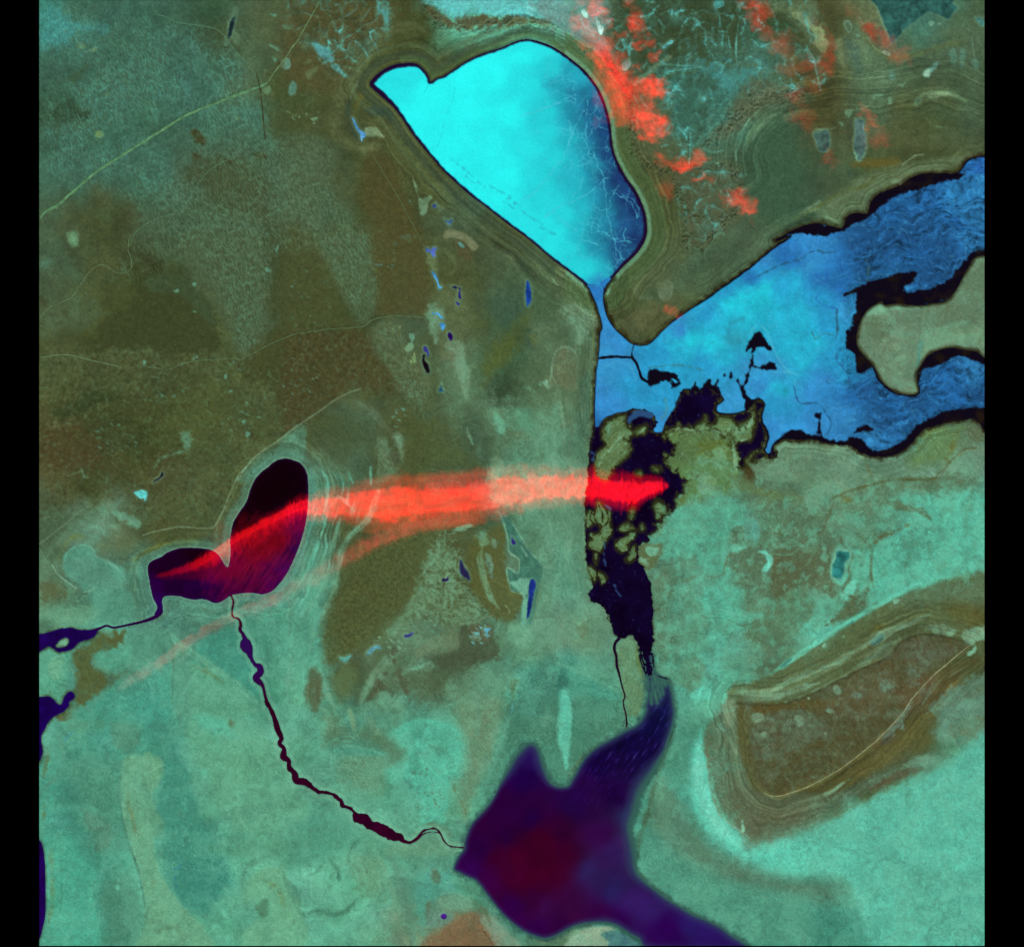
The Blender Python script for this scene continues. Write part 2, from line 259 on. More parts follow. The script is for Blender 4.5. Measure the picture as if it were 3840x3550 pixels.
POND_LIST = [   # outline (or ellipse), colour, label, edge roughness
    ("e", T(0,0,[(1455,205)]), (8, 42, 14), (22,34,36), "narrow dark pond on the dune plain north of the road crossing"),
    ("p", T(0,1,[(500,880),(520,900),(535,940),(560,975),(600,1000),(597,1030),(580,1040),(578,1062),(565,1050),(560,1010),(535,975),(515,930)]), None, (84,150,205), "ragged sky-blue pond inside the hooked spit west of the frozen lake"),
    ("e", T(0,1,[(1118,1545)]), (7, 8, 10), (52,62,120), "tiny slate-blue pond below the pale sand tongue"),
    ("p", T(0,1,[(1195,1640),(1222,1660),(1248,1642),(1252,1660),(1232,1692),(1218,1680),(1205,1662)]), None, (60,90,130), "little blue and black pond north of the pale crescent"),
    ("p", T(1,1,[(1055,112),(1075,112),(1092,126),(1108,104),(1134,112),(1122,140),(1126,172),(1112,176),(1096,160),(1086,140),(1060,140)]), None, (70,88,160), "three-lobed slate-blue pond below the pale crescent"),
    ("p", T(1,1,[(1098,288),(1118,296),(1136,330),(1146,360),(1158,395),(1180,402),(1160,416),(1146,404),(1136,368),(1118,338)]), None, (74,150,212), "thin sky-blue pond strung southward in the sand trough"),
    ("p", T(1,1,[(1300,408),(1314,410),(1314,445),(1318,485),(1302,488),(1297,455),(1302,430)]), None, (38,8,92), "slim violet pond with straight sides in the sand trough"),
    ("e", T(1,1,[(1272,405)]), (8, 4, 20), (40,24,84), "small violet pond sliver lying on its side"),
    ("p", T(1,1,[(1280,505),(1290,520),(1306,522),(1300,544),(1288,536)]), None, (44,30,120), "small hooked violet-blue pond below the slim violet one"),
    ("p", T(1,1,[(1815,355),(1832,375),(1845,440),(1845,500),(1832,530),(1812,545),(1802,470),(1804,400)]), None, (22,56,130), "spindle-shaped blue pond with a teal rim west of the strait"),
    ("p", T(1,1,[(1100,590),(1120,600),(1150,590),(1160,608),(1185,632),(1165,640),(1140,612),(1105,604)]), None, (70,150,210), "ragged sky-blue puddle on the pale salt patch"),
    ("p", T(1,1,[(1155,680),(1180,672),(1198,690),(1190,720),(1172,728),(1165,700)]), None, (74,156,220), "sky-blue puddle just north of the dark violet bean pond"),
    ("p", T(1,1,[(1220,745),(1240,745),(1254,765),(1252,795),(1242,808),(1226,790),(1217,765)]), None, (36,6,86), "dark violet bean-shaped pond south of the blue puddles"),
    ("p", T(1,1,[(1040,850),(1060,855),(1075,880),(1078,915),(1066,920),(1060,895),(1038,880)]), None, (50,44,130), "curled violet-blue pond just above the long black pond"),
    ("p", T(1,1,[(1030,910),(1052,912),(1042,935),(1050,955),(1070,975),(1078,1010),(1086,1040),(1060,1046),(1045,1010),(1028,965)]), None, (18,6,14), "long black pond with a knobbed neck in the dune field"),
    ("p", T(1,1,[(1160,1160),(1175,1130),(1172,1160),(1192,1180),(1170,1188),(1150,1186)]), None, (40,90,120), "small angular blue pond in the grey sand trough"),
    ("p", T(2,1,[(1310,690),(1322,700),(1340,745),(1370,785),(1388,850),(1350,832),(1315,800),(1305,740)]), None, (38,36,74), "dark wedge-shaped pond beside the pale crescent ridge"),
    ("p", T(2,1,[(1172,855),(1185,832),(1205,838),(1220,822),(1222,850),(1200,856)]), None, (36,10,72), "small jagged violet pond west of the wedge-shaped pond"),
    ("p", T(2,1,[(1696,532),(1715,552),(1728,578),(1700,580)]), None, (44,26,110), "tiny violet triangle of water in the grey-green lake bed"),
    ("p", T(2,1,[(1850,840),(1872,850),(1878,890),(1862,960),(1846,1050),(1830,1120),(1812,1142),(1812,1090),(1822,980),(1828,880)]), None, (24,44,116), "long royal-blue pond in a pale trough west of the black lagoon"),
    ("p", T(2,1,[(892,1262),(915,1258),(940,1245),(966,1242),(950,1262),(920,1278),(892,1280)]), None, (52,50,130), "violet and blue pond strip on the olive plain"),
    ("p", T(2,1,[(612,1398),(640,1362),(680,1336),(715,1352),(712,1366),(682,1362),(655,1388),(622,1406)]), None, (84,140,150), "pale blue-grey crescent pond on the olive plain"),
    ("p", T(2,1,[(1488,1215),(1540,1212),(1518,1235),(1512,1262),(1502,1240)]), None, (100,180,200), "pale blue puddle in the charred dark patch"),
    ("p", T(2,1,[(400,1420),(440,1430),(490,1412),(478,1440),(440,1462)]), None, (90,160,145), "pale teal pan on the western edge of the olive plain"),
    ("p", T(2,0,[(935,35),(942,45),(938,70),(915,90),(898,98),(868,118),(866,110),(892,90),(912,78),(928,55)]), None, (14,6,26), "crooked black sliver of water on the dark plain north-west of the heart-shaped lake"),
    ("p", T(2,0,[(725,195),(760,180),(790,172),(822,190),(822,225),(805,258),(798,235),(770,238)]), None, (92,196,190), "pale cyan hooked pan north of the dark heart-shaped lake"),
    ("e", T(3,1,[(1188,1615)]), (11, 11, 0), (72,26,130), "small round violet pond south-west of the purple sea"),
    ("p", T(2,3,[(792,632),(840,632),(885,640),(890,680),(858,715),(850,770),(832,838),(800,834),(762,810),(768,730),(790,690)]), None, (44,122,116), "teal pond with turquoise ice among the eastern salt flats"),
    ("p", T(0,3,[(1075,-40),(1100,50),(1120,100),(1140,160),(1165,215),(1185,270),(1212,332),(1260,275),(1320,205),(1400,150),(1470,98),(1530,98),(1590,128),(1640,142),(1655,105),(1690,82),(1700,60),(1660,20),(1640,-40)]), None, (46,92,84), "dull teal lake running off the top right corner"),
    ("p", T(0,3,[(625,1000),(680,985),(725,975),(745,1040),(740,1090),(712,1138),(670,1130),(645,1080)]), None, (68,96,86), "squarish grey pan, western one of two in the olive basin"),
    ("p", T(0,3,[(935,900),(995,910),(1000,980),(1018,1050),(1012,1110),(990,1170),(965,1205),(940,1150),(925,1080),(935,1000)]), None, (76,104,96), "tall grey pan with a pale foot in the olive basin"),
    ("p", T(0,3,[(1832,142),(1870,136),(1898,150),(1900,200),(1870,185)]), None, (70,120,108), "small rimmed teal pan at the right edge"),
    ("p", T(0,2,[(965,360),(975,345),(1005,320),(1030,303),(1050,308),(1040,330),(1005,342),(985,365)]), None, (92,172,168), "pale cyan bean-shaped pan in the snowy north-east hills"),
    ("p", T(0,2,[(1352,20),(1390,0),(1430,12),(1425,42),(1385,62),(1360,48)]), None, (70,140,130), "teal pan touching the top edge in the north-east"),
    ("p", T(0,2,[(362,85),(380,70),(408,100),(412,130),(392,138),(365,110)]), None, (170,235,215), "white ice pan, upper of two among red clouds"),
    ("p", T(0,2,[(470,165),(488,155),(500,185),(530,205),(512,262),(490,250),(482,205)]), None, (185,240,225), "white ice pan, lower of two among red clouds"),
    ("p", T(0,2,[(672,480),(700,456),(732,468),(725,500),(690,535),(665,515)]), None, (130,140,125), "grey-beige pan at the edge of the red cloud bank"),
    ("e", T(0,2,[(1278,745)]), (8, 8, 0), (92,180,175), "tiny pale cyan pan in the snowy hills"),
]
SHORE_REACH = 260
F_ICE = field_poly(ICE_LAKE, SHORE_REACH, 3)
F_BAY0 = field_poly(BAY, 120, 2)
F_ISL = field_poly(ISLAND, 140, 3)
F_BAY = np.maximum(F_BAY0 + EDGE * 5 * sstep(0, 1, GY / 1500.0), -(F_ISL + EDGE * 3))
F_LAG0 = field_poly(LAGOON, 120, 2)
F_MAR = np.full((NY, NX), 1e3, f4)
for m in MARSH: F_MAR = np.minimum(F_MAR, field_poly(m, 50, 2))
LEVEES = [([(990,1495),(1060,1465),(1130,1465),(1200,1475),(1300,1465),(1370,1478),(1440,1510),(1490,1525)], 14), ([(1490,1525),(1520,1490),(1580,1465),(1630,1420),(1640,1340),(1625,1290)], 13), ([(1300,1465),(1320,1440),(1290,1390),(1290,1370)], 6), ([(1490,1525),(1505,1600),(1515,1700),(1520,1790),(1515,1847)], 20),
              ([(1505,1580),(1560,1555),(1620,1540),(1645,1520)], 9), ([(700,1490),(640,1540),(590,1600),(560,1640)], 8), ([(840,1435),(830,1470),(770,1510)], 7), ([(720,1440),(730,1500),(690,1580)], 5), ([(480,1790),(520,1680),(560,1620)], 5), ([(1440,1510),(1470,1460),(1490,1400)], 5), ([(1600,1740),(1605,1700),(1650,1650),(1720,1632)], 8), ([(1600,1700),(1610,1790),(1580,1847)], 9),
              ([(1560,1180),(1590,1240),(1640,1300)], 8)]
for q, wd in LEVEES: F_MAR = np.minimum(F_MAR, field_line([(u, v, wd * .5) for u, v in T(1,2,q)], 40) - 1.5)
VEIN = fbm(GX + WX * 20, GY + WY * 20, 46, 4, 201); RAG = fbm(GX + EDGE * 8, GY, 20, 4, 207, .65)
RGT = sstep(2280, 2420, GX) * sstep(2050, 1900, GY)
F_LAG = np.maximum(F_LAG0 + EDGE * 6 + RAG * 6 + N_FINE * 3 + RGT * (VEIN * 26 + RAG * 10), -(F_MAR + VEIN * 10 + RAG * 9 + N_FINE * 3 + 1))
F_SEA = field_poly(SEA, 160, 3) + N_FINE * 1.2
SLIVERS = [[(852,1425,2),(856,1470,9),(851,1545,3)], [(872,1470,2),(868,1515,7),(866,1570,2)], [(884,1490,1),(890,1530,6),(893,1575,2)], [(902,1540,1),(912,1590,7),(914,1635,2)], [(918,1570,1),(930,1610,8),(944,1655,2)], [(938,1580,1),(955,1610,7),(968,1648,2)], [(955,1585,1),(975,1610,7),(992,1640,2)],
           [(972,1590,1),(988,1605,5),(1000,1625,1)], [(890,1600,1),(896,1650,6),(904,1705,2)], [(908,1660,1),(916,1710,9),(928,1765,2)], [(936,1665,1),(948,1700,6),(952,1730,1)], [(925,1640,1),(932,1668,5),(936,1690,1)], [(880,1690,1),(884,1730,4),(886,1770,1)], [(845,1570,2),(858,1620,5),(862,1660,1)], [(960,1650,1),(968,1675,4),(972,1700,1)]]
for q in SLIVERS: F_SEA = np.maximum(F_SEA, -(field_line([(u, v, w * .62) for u, v, w in T(2,2,q)], 25, 3) + N_FINE * 1.5))
F_HEART = field_poly(HEART, SHORE_REACH, 3) + N_FINE * 0.8
F_INLET = np.maximum(field_poly(INLET, 60, 3), -field_poly(ISLET, 40, 3)) + EDGE * 2
F_COVE = field_poly(COVE, 60, 3) + EDGE * 2
F_WEST = field_poly(WESTSEA, 60, 3)
F_OUT = field_line(OUTLET, 30)
F_RIV = field_line(RIVER, 40, 4) - 0.6 + (EDGE * 4.0 + N_FINE * 3.0) * np.where((GY > 2880) & (GX < 1500), 1.0, .35)
F_ARM = field_line(SIDE_ARM, 20)
F_RIV = np.minimum(F_RIV, F_ARM)
F_CHA = field_line(CHANNEL, 30); F_STR = field_line(STREAM, 20)
F_FAN = np.full((NY, NX), 1e3, f4)
for q in FAN: F_FAN = np.minimum(F_FAN, field_line(q, 25) + EDGE * 2)
F_LAG = np.minimum(F_LAG, F_FAN)
TH = np.abs(fbm(GX + EDGE * 6, GY, 34, 3, 211, .55)) * 46 - 0.9
F_LAG = np.minimum(F_LAG, np.where((F_LAG0 < -3) & (F_MAR < 3) & (F_MAR > -30) & (VEIN + RAG * .4 > .12), TH, 1e3))
for q in ([(455,170),(452,240),(432,300),(405,350),(392,430),(400,470)], [(465,220),(492,290),(520,360),(512,430),(490,490),(440,512)], [(480,240),(530,300),(560,360),(552,420),(505,455)], [(440,330),(425,390),(455,420)], [(470,300),(455,360),(470,410)]):
    F_LAG = np.minimum(F_LAG, field_line([(u, v, 3.2) for u, v in T(2,2,q)], 20) + EDGE * 3)
pond_fields = []
for kind, pts, r, col, lab in POND_LIST:
    if kind == "e":
        cx, cy = pts[0]; rx, ry, ang = r; w = window([(cx - 60, cy - 60), (cx + 60, cy + 60)], 10)
        F = np.full((NY, NX), 1e3, f4); ca, sa = math.cos(math.radians(ang)), math.sin(math.radians(ang))
        dx, dy = GX[w] - cx, GY[w] - cy; u, v = dx * ca + dy * sa, -dx * sa + dy * ca
        F[w] = (np.sqrt((u / rx) ** 2 + (v / ry) ** 2) - 1) * min(rx, ry)
    else:
        F = field_poly(pts, 40, 3)
    pond_fields.append(F + EDGE * 2.5 + N_FINE * 1.5)

# darker open water and blue ice inside the bay
DARK = [T(0,3,p) for p in (
    [(850,1710),(868,1640),(900,1610),(950,1590),(1020,1600),(1035,1540),(1070,1485),(1120,1450),(1200,1420),(1290,1385),(1340,1340),(1420,1305),(1560,1295),(1700,1295),(1745,1310),(1700,1345),(1640,1352),(1520,1382),(1430,1412),(1330,1442),(1220,1482),(1140,1542),(1060,1602),(1000,1650),(900,1692)],
    [(430,1760),(500,1710),(560,1688),(640,1676),(760,1690),(850,1715),(840,1735),(780,1748),(690,1768),(590,1757),(520,1748)],
    )] + [T(1,3,p) for p in (
    [(1960,118),(1903,120),(1850,130),(1790,160),(1740,222),(1680,302),(1600,372),(1540,392),(1470,422),(1400,432),(1340,442),(1290,402),(1330,380),(1400,330),(1380,292),(1280,292),(1180,332),(1080,352),(1000,387),(930,422),(862,455),(857,468),(945,440),(940,520),(935,580),(915,660),
     (895,725),(870,732),(867,858),(900,872),(930,932),(952,1042),(1000,1045),(1060,1012),(1090,1040),(1150,900),(1200,600),(1960,400)],
    [(1960,895),(1850,872),(1740,860),(1640,850),(1540,880),(1470,930),(1420,985),(1408,1050),(1412,1120),(1450,1010),(1520,1003),(1600,965),(1680,932),(1760,930),(1840,960),(1960,1000)],
    [(1960,1308),(1800,1310),(1700,1320),(1620,1335),(1560,1360),(1500,1385),(1450,1410),(1400,1440),(1360,1480),(1310,1540),(1240,1590),(1150,1620),(1060,1620),(1020,1590),(980,1550),(920,1520),(880,1532),(840,1557),(760,1557),(700,1532),(682,1500),(662,1512),(600,1517),(540,1482),(480,1472),
     (410,1497),(350,1552),(322,1602),(300,1660),(330,1700),(900,1700),(1100,1750),(1960,1450)],
    [(632,1365),(650,1350),(678,1350),(672,1400),(676,1500),(652,1512),(656,1400)],
    [(920,1500),(960,1460),(1020,1435),(1070,1455),(1060,1480),(1000,1478),(950,1500)],
    )] + [T(1,2,p) for p in (
    [(850,1050),(870,1030),(930,1020),(985,1035),(1050,1045),(1085,1070),(1090,1110),(1050,1085),(1020,1090),(1040,1125),(1100,1120),(1090,1140),(1040,1145),(1000,1095),(960,1115),(900,1140),(870,1140)],
    [(1120,1170),(1180,1165),(1215,1110),(1245,1165),(1290,1145),(1300,1100),(1330,1095),(1340,1150),(1385,1100),(1398,1190),(1425,1245),(1370,1285),(1180,1300),(1060,1320)],
    [(1548,1140),(1575,1130),(1605,1060),(1618,1000),(1640,880),(1625,870),(1602,890),(1595,880),(1640,780),(1690,735),(1730,760),(1780,850),(1785,878),(1740,855),(1690,850),(1662,880),(1655,985),(1740,992),(1765,968),(1795,962),(1828,1020),(1780,1022),(1660,1008),(1632,1012),(1612,1110),(1585,1150),(1595,1200),(1640,1245),(1700,1238),(1735,1290),(1600,1340),(1582,1250),(1560,1180)],
    [(1425,1075),(1440,1045),(1440,1070)], [(1480,1050),(1492,1000),(1492,1045),(1482,1080)], [(1520,1110),(1540,1090),(1540,1130)],
    )]
LEADS = [[(a, b, w / 2) for a, b, w in T(1,2,q)] for q in (
    [(480,940,16),(540,930,20),(620,925,20),(690,930,16),(742,932,16)], [(755,838,8),(742,880,12),(742,932,16),(775,975,20),(800,1050,18),(818,1090,22),(870,1120,20),(880,1138,14)],
    [(1020,1092,10),(1060,1130,16),(1030,1165,6)])]
F_DARK = np.full((NY, NX), 1e3, f4)
for p in DARK: F_DARK = np.minimum(F_DARK, field_poly(p, 45, 2))
F_LEAD = np.full((NY, NX), 1e3, f4)
for q in LEADS: F_LEAD = np.minimum(F_LEAD, field_line(q, 20, 3) + EDGE * 2)

BODIES = [   # name, field, label
    ("frozen_lake", F_ICE, "heart-shaped frozen lake, bright cyan ice darkening to navy along its eastern shore"),
    ("bay", F_BAY, "broad bay of sky-blue ice with black leads, east of the strait below the frozen lake"),
    ("lagoon", F_LAG, "black marshy lagoon with reed islands south of the blue bay, reaching down to the purple sea"),
    ("sea", F_SEA, "dark purple sea with a reddish middle at the bottom of the picture"),
    ("lake", F_HEART, "black heart-shaped lake, half covered by the red smoke plume"),
    ("inlet", F_INLET, "violet inlet with a pale islet at the left edge"),
    ("cove", F_COVE, "deep violet cove at the left edge below the inlet"),
    ("shore_water", F_WEST, "thin violet strip of water in the bottom left corner"),
    ("channel_water", F_OUT, "narrow dark channel joining the black heart-shaped lake to the inlet"),
    ("river", F_RIV, "maroon-black river winding from the heart-shaped lake to the purple sea"),
    ("river", F_CHA, "thin dark river ending in a tiny branching delta beside the purple sea"),
    ("river", F_STR, "hair-thin dark stream under the red plume's eastern end"),
]
for (kind, pts, r, col, lab), F in zip(POND_LIST, pond_fields):
    BODIES.append(("pond", F, lab))
FALL = np.full((NY, NX), 1e3, f4); OWNER = np.full((NY, NX), -1, np.int16)
for k, (nm, F, lab) in enumerate(BODIES):
    m = F < FALL; FALL[m] = F[m]; OWNER[m] = k
# ------------------------------------------------------------------ the land's own colours (false-colour survey tones, sRGB 0-255)
PAL = dict(a=(62,128,110), b=(64,104,84), c=(70,92,66), d=(72,82,48), e=(60,68,36), f=(75,77,45), g=(56,84,60), h=(86,114,84), i=(104,140,112), j=(84,160,134),
           k=(92,190,162), l=(66,140,118), m=(102,90,62), n=(80,200,180), o=(68,116,98), p=(70,60,35), q=(50,74,48), r=(116,142,110), s=(82,124,96), t=(94,168,136), u=(82,146,118))
SOUTHERN = str.maketrans('is', 'tu')
ROWS = [(40,"abbgcddejjjcggqfhoc"),(130,"bbbbcddddddmoocfhcc"),(230,"gbbbbddddddfoohfcdc"),(330,"bbbcccddddddfcgcddd"),(430,"cdccccddcddddccgccd"),(530,"cdeccddddcddcccccdd"),
        (630,"deedceecdgcddddhhii"),(730,"dddddeddhghhdddhrrh"),(830,"feedddcdchsddhhhrsh"),(930,"fefddhcdcssdhshiiii"),(1030,"ciddhsdddsshjjhhsjk"),(1130,"hosoojdddhjssjhhkkj"),
        (1230,"sjooljdhhsiisjhkddd"),(1330,"jcillichcjlsjjhhmmd"),(1430,"jlljiisjillslsffmds"),(1530,"lljiissjillllkfddhj"),(1630,"lljliiissllllkmhkkk"),(1730,"jliliiissllljljkjjj"),(1820,"jliiiiirmlrlllljjjj")]
assert all(len(r[1]) == 19 for r in ROWS)
CTRL = np.array([[PAL[ch] for ch in (r[1].translate(SOUTHERN) if r[0] >= 1330 else r[1])] for r in ROWS], f4)
VY = np.array([r[0] for r in ROWS], float) * 1.921; VX = np.arange(100, 1901, 100) * 1.921
wx_ = GX + WX * 85 + EDGE * 14; wy_ = GY + WY * 85
fi = np.interp(wy_.ravel(), VY, np.arange(19)).reshape(GX.shape).astype(f4); fj = np.interp(wx_.ravel(), VX, np.arange(19)).reshape(GX.shape).astype(f4)
COL = np.empty((NY, NX, 3), f4)
sm = lambda t: np.floor(t) + sstep(0, 1, t - np.floor(t))
for c in range(3): COL[..., c] = bilin(CTRL[..., c], sm(fi), sm(fj))
HGT = np.zeros((NY, NX), f4)

RAGL = fbm(GX + WX * 30, GY + WY * 30, 44, 4, 1207, .6)
def mixc(w, mask, col):
    m = mask[..., None].astype(f4)
    COL[w] = COL[w] * (1 - m) + np.asarray(col, f4) * m

def blob(pts, col, soft=8, alpha=1.0, rough=12, mottle=0.0, h=0.0):
    w = window(pts, soft + rough + 8)
    if COL[w].size == 0: return
    d = poly_sdf(GX[w], GY[w], smooth_closed(pts, 3)) + EDGE[w] * rough * 1.4 + N_FINE[w] * rough * 0.4 + RAGL[w] * min(rough, 10) * .7
    m = alpha * sstep(soft, -soft, d)
    if mottle: m = m * np.clip(1 + mottle * (N_MID[w] * 1.2 + EDGE[w] * 0.8), 0, 1.1)
    mixc(w, m, col)
    if h: HGT[w] += h * sstep(soft, -soft, d)

def stroke(pts, width, col, alpha=1.0, soft=3.0, rough=3, brk=0.0, h=0.0):
    p = smooth_open(pts, 4); w = window(p, width + soft + rough + 6)
    if COL[w].size == 0: return
    if width > 5:
        q, s, sd = line_param(GX[w], GY[w], p); q = q + WX[w] * 3; tot = s.max() + 1e-6; v = q * sd
        taper = np.clip(np.minimum(s, tot - s) / (width * 1.5 + 20), 0.25, 1)
        d = q - width / 2 * (1 + 0.5 * perlin(s / 45.0, s * 0 + width, 13)) * taper + EDGE[w] * rough
        m = alpha * sstep(soft, -soft, d) * np.clip(0.86 + 0.75 * perlin(v / 5.5, s / 75.0, int(width) + 7) + 0.5 * perlin(v / 2.6 + 9, s / 40.0, 3) + .25 * N_MID[w], 0.12, 1.1)
    else:
        d = line_dist(GX[w], GY[w], p) - width / 2 + EDGE[w] * rough
        m = alpha * sstep(soft, -soft, d)
    if brk: m = m * np.clip(1 - brk + brk * 1.6 * (0.5 + N_MID[w] * 0.9 + EDGE[w] * .5), 0, 1)
    mixc(w, m, col)
    if h: HGT[w] += h * sstep(soft, -soft, d)

def spots(cx, cy, rx, ry, n, r, col, seed, alpha=0.8):
    R = np.random.RandomState(seed)
    for k in range(n):
        a = R.uniform(0, 6.28); q = math.sqrt(R.uniform(0, 1)); x = cx + rx * q * math.cos(a); y = cy + ry * q * math.sin(a)
        rr = r * R.uniform(0.5, 1.6); b = R.uniform(0, 6.28); e = R.uniform(0.35, 0.9)
        pts = [(x + rr * math.cos(t) * (1 if i % 2 else 0.75), y + rr * e * math.sin(t + b * 0.2)) for i, t in enumerate(np.arange(0, 6.28, 0.9))]
        blob(pts, col, 2.5, alpha, rr * 0.35)

def B(r, c, pts, col, soft=8, alpha=1.0, rough=12, mottle=0.0, h=0.0):
    if r == 3 and c < 2: soft *= 1.25
    blob(T(r, c, pts), col, soft, alpha, rough, mottle, h)
def S(r, c, pts, width, col, alpha=1.0, soft=3.0, rough=3, brk=0.0, h=0.0): stroke(T(r, c, pts), width, col, alpha, soft, rough, brk, h)

def region0(pts, soft=14):
    M = np.zeros((NY, NX), f4); w = window(pts, soft); M[w] = sstep(soft, -soft, poly_sdf(GX[w], GY[w], smooth_closed(pts, 3))); return M
# broad tone drift and grain
COL *= (1 + 0.16 * N_BIG + 0.13 * N_MID)[..., None]
COL[..., 0] *= 1 + 0.05 * WX; COL[..., 2] *= 1 + 0.06 * WY

# --- north-west dune plain
B(0,0,[(20,90),(200,110),(260,200),(220,330),(100,350),(20,340)], (66,150,146), 25, .7, 25, .6)
B(0,0,[(220,180),(500,190),(520,240),(240,230)], (72,158,152), 18, .6, 16, .6)
B(0,0,[(100,830),(250,760),(380,850),(360,900),(230,910),(130,890)], (48,70,48), 18, .85, 16, .5)
B(0,0,[(250,580),(370,490),(370,540),(260,620)], (60,82,56), 12, .8, 10, .3)
B(0,0,[(1155,975),(1220,985),(1265,1050),(1260,1080),(1200,1070),(1150,1020)], (64,66,36), 6, .95, 8)
B(0,0,[(1170,1160),(1230,1170),(1210,1200),(1170,1200)], (62,66,38), 6, .9, 8); B(0,0,[(1400,1195),(1470,1200),(1465,1225),(1410,1215)], (58,62,36), 5, .9, 6)
B(0,0,[(1640,1150),(1700,1150),(1710,1200),(1650,1190)], (66,74,42), 8, .8, 8)
B(0,0,[(690,1500),(760,1560),(740,1700),(690,1820),(640,1700),(650,1560)], (70,68,40), 25, .4, 30, .5)
B(0,0,[(1100,1250),(1500,1210),(1700,1350),(1780,1600),(1999,1847),(1500,1600),(1200,1400)], (66,74,44), 50, .7, 40, .4)
B(0,0,[(1230,300),(1400,400),(1550,380),(1480,200),(1350,150),(1200,250)], (64,76,46), 45, .6, 35, .5)
B(0,0,[(1600,230),(1999,180),(1999,0),(1640,0)], (78,92,60), 50, .7, 35, .4)
B(0,0,[(1720,560),(1999,480),(1999,1050),(1760,1000)], (66,78,44), 40, .75, 30, .4)
B(0,0,[(440,985),(480,980),(495,1005),(475,1035),(435,1025)], (112,150,92), 4, .95, 4)
for q in ([(300,340),(330,325),(370,355),(320,372)], [(515,710),(535,705),(540,722),(522,735)], [(1690,670),(1740,650),(1755,690),(1720,715)], [(240,1800),(265,1750),(300,1800),(280,1847)], [(1480,870),(1520,885),(1500,900)], [(120,1545),(150,1545),(145,1560)],
          [(380,380),(450,350),(455,372),(400,392)]):
    B(0,0,q, (100,140,98), 6, .8, 5)
B(0,0,[(1830,450),(1880,440),(1900,500),(1860,525),(1832,505)], (98,146,122), 3, .9, 4); B(0,0,[(1885,650),(1920,610),(1945,640),(1935,690),(1900,720),(1882,690)], (84,130,112), 4, .8, 5)
B(0,0,[(1420,150),(1490,240),(1520,300),(1500,330),(1460,300),(1430,240)], (92,124,92), 6, .7, 7)
for q in ([(1745,105),(1790,110),(1780,128)], [(1840,190),(1940,180),(1900,230),(1850,220)], [(1740,340),(1800,350),(1815,385),(1780,370)], [(1760,430),(1800,440),(1780,470)]):
    B(0,0,q, (98,160,130), 4, .8, 5, .3)
spots(1100, 430, 30, 20, 7, 5, (120,160,124), 5)
# dark dune lobes and their lighter neighbours
B(1,0,[(780,370),(900,320),(1000,290),(1110,310),(1200,420),(1300,520),(1345,640),(1370,830),(1300,890),(1000,900),(850,870),(700,880),(560,860),(470,800),(450,700),(560,620),(700,530),(760,470)], (60,68,38), 12, .9, 14, .15)
B(1,0,[(800,360),(920,310),(1100,320),(1190,420),(1300,560),(1340,700),(1250,640),(1100,480),(950,450),(850,430)], (62,84,56), 14, .6, 14, .5)
B(1,0,[(1100,200),(1230,430),(1330,560),(1420,720),(1490,870),(1540,920),(1600,900),(1640,800),(1705,700),(1720,560),(1700,400),(1690,200),(1700,0),(1100,0)], (74,90,60), 14, .75, 10, .25)
B(1,0,[(1720,0),(1999,0),(1999,700),(1760,640),(1720,300)], (62,72,42), 30, .8, 30, .3)
B(1,0,[(1620,900),(1720,740),(1999,720),(1999,1300),(1700,1150),(1500,1000)], (64,70,38), 30, .85, 25, .2)
B(1,0,[(100,1340),(250,1280),(380,1180),(520,1200),(560,1240),(350,1330),(200,1400)], (54,66,36), 16, .9, 16, .3)
B(1,0,[(20,1500),(300,1450),(500,1600),(480,1750),(200,1780),(20,1700)], (72,64,36), 40, .8, 40, .4)
B(1,0,[(0,440),(40,470),(90,545),(40,560)], (60,66,40), 8, .8, 8); B(1,0,[(200,100),(260,90),(330,200),(320,280),(260,200)], (62,74,48), 14, .7, 18, .5)
B(1,0,[(230,0),(300,0),(310,70),(270,95),(235,60)], (104,150,110), 10, .75, 10)
B(1,0,[(20,200),(110,190),(100,230),(30,260)], (84,130,104), 16, .6, 14, .4)
B(1,0,[(0,560),(300,480),(480,560),(400,700),(200,760),(0,740)], (84,112,84), 40, .5, 40, .6)
B(1,0,[(1300,1150),(1500,1300),(1400,1500),(1200,1550),(900,1500),(1000,1300)], (76,86,44), 60, .7, 50, .5)
B(1,0,[(1080,1500),(1140,1500),(1145,1600),(1110,1620)], (92,142,110), 10, .7, 8, .4)
S(1,0,[(880,1760),(920,1690),(1000,1660),(1080,1640),(1105,1635)], 7, (92,150,116), .7, 4, 4, .6)
S(1,0,[(230,1820),(330,1780),(360,1820),(430,1847)], 6, (100,140,108), .7, 3, 4, .5); S(1,0,[(330,1760),(350,1830)], 5, (100,146,110), .7, 3, 4, .5)
for q in ([(1020,430),(1060,418),(1055,450),(1030,448)], [(1165,375),(1190,370),(1180,395)], [(1165,585),(1195,585),(1185,602)], [(795,950),(815,965),(800,995),(790,990)], [(1070,975),(1105,970),(1085,990)], [(1165,935),(1178,938),(1172,950)], [(1190,925),(1210,920),(1200,935)], [(1220,895),(1238,903),(1225,912)],
          [(1785,120),(1810,90),(1805,155),(1790,150)], [(1715,260),(1755,285),(1720,285)], [(1920,350),(1945,370),(1930,385)], [(1895,625),(1930,615),(1925,655)], [(1435,1185),(1458,1178),(1450,1192)], [(1535,1410),(1558,1400),(1550,1420)], [(1565,1490),(1590,1490),(1582,1530),(1565,1520)], [(1405,1065),(1420,1055),(1412,1085)]):
    B(1,0,q, (96,152,126), 3, .85, 5)
S(1,0,[(470,950),(500,910),(600,880),(720,895),(840,870),(890,920),(910,970),(990,985)], 16, (86,104,70), .6, 8, 8, .5)
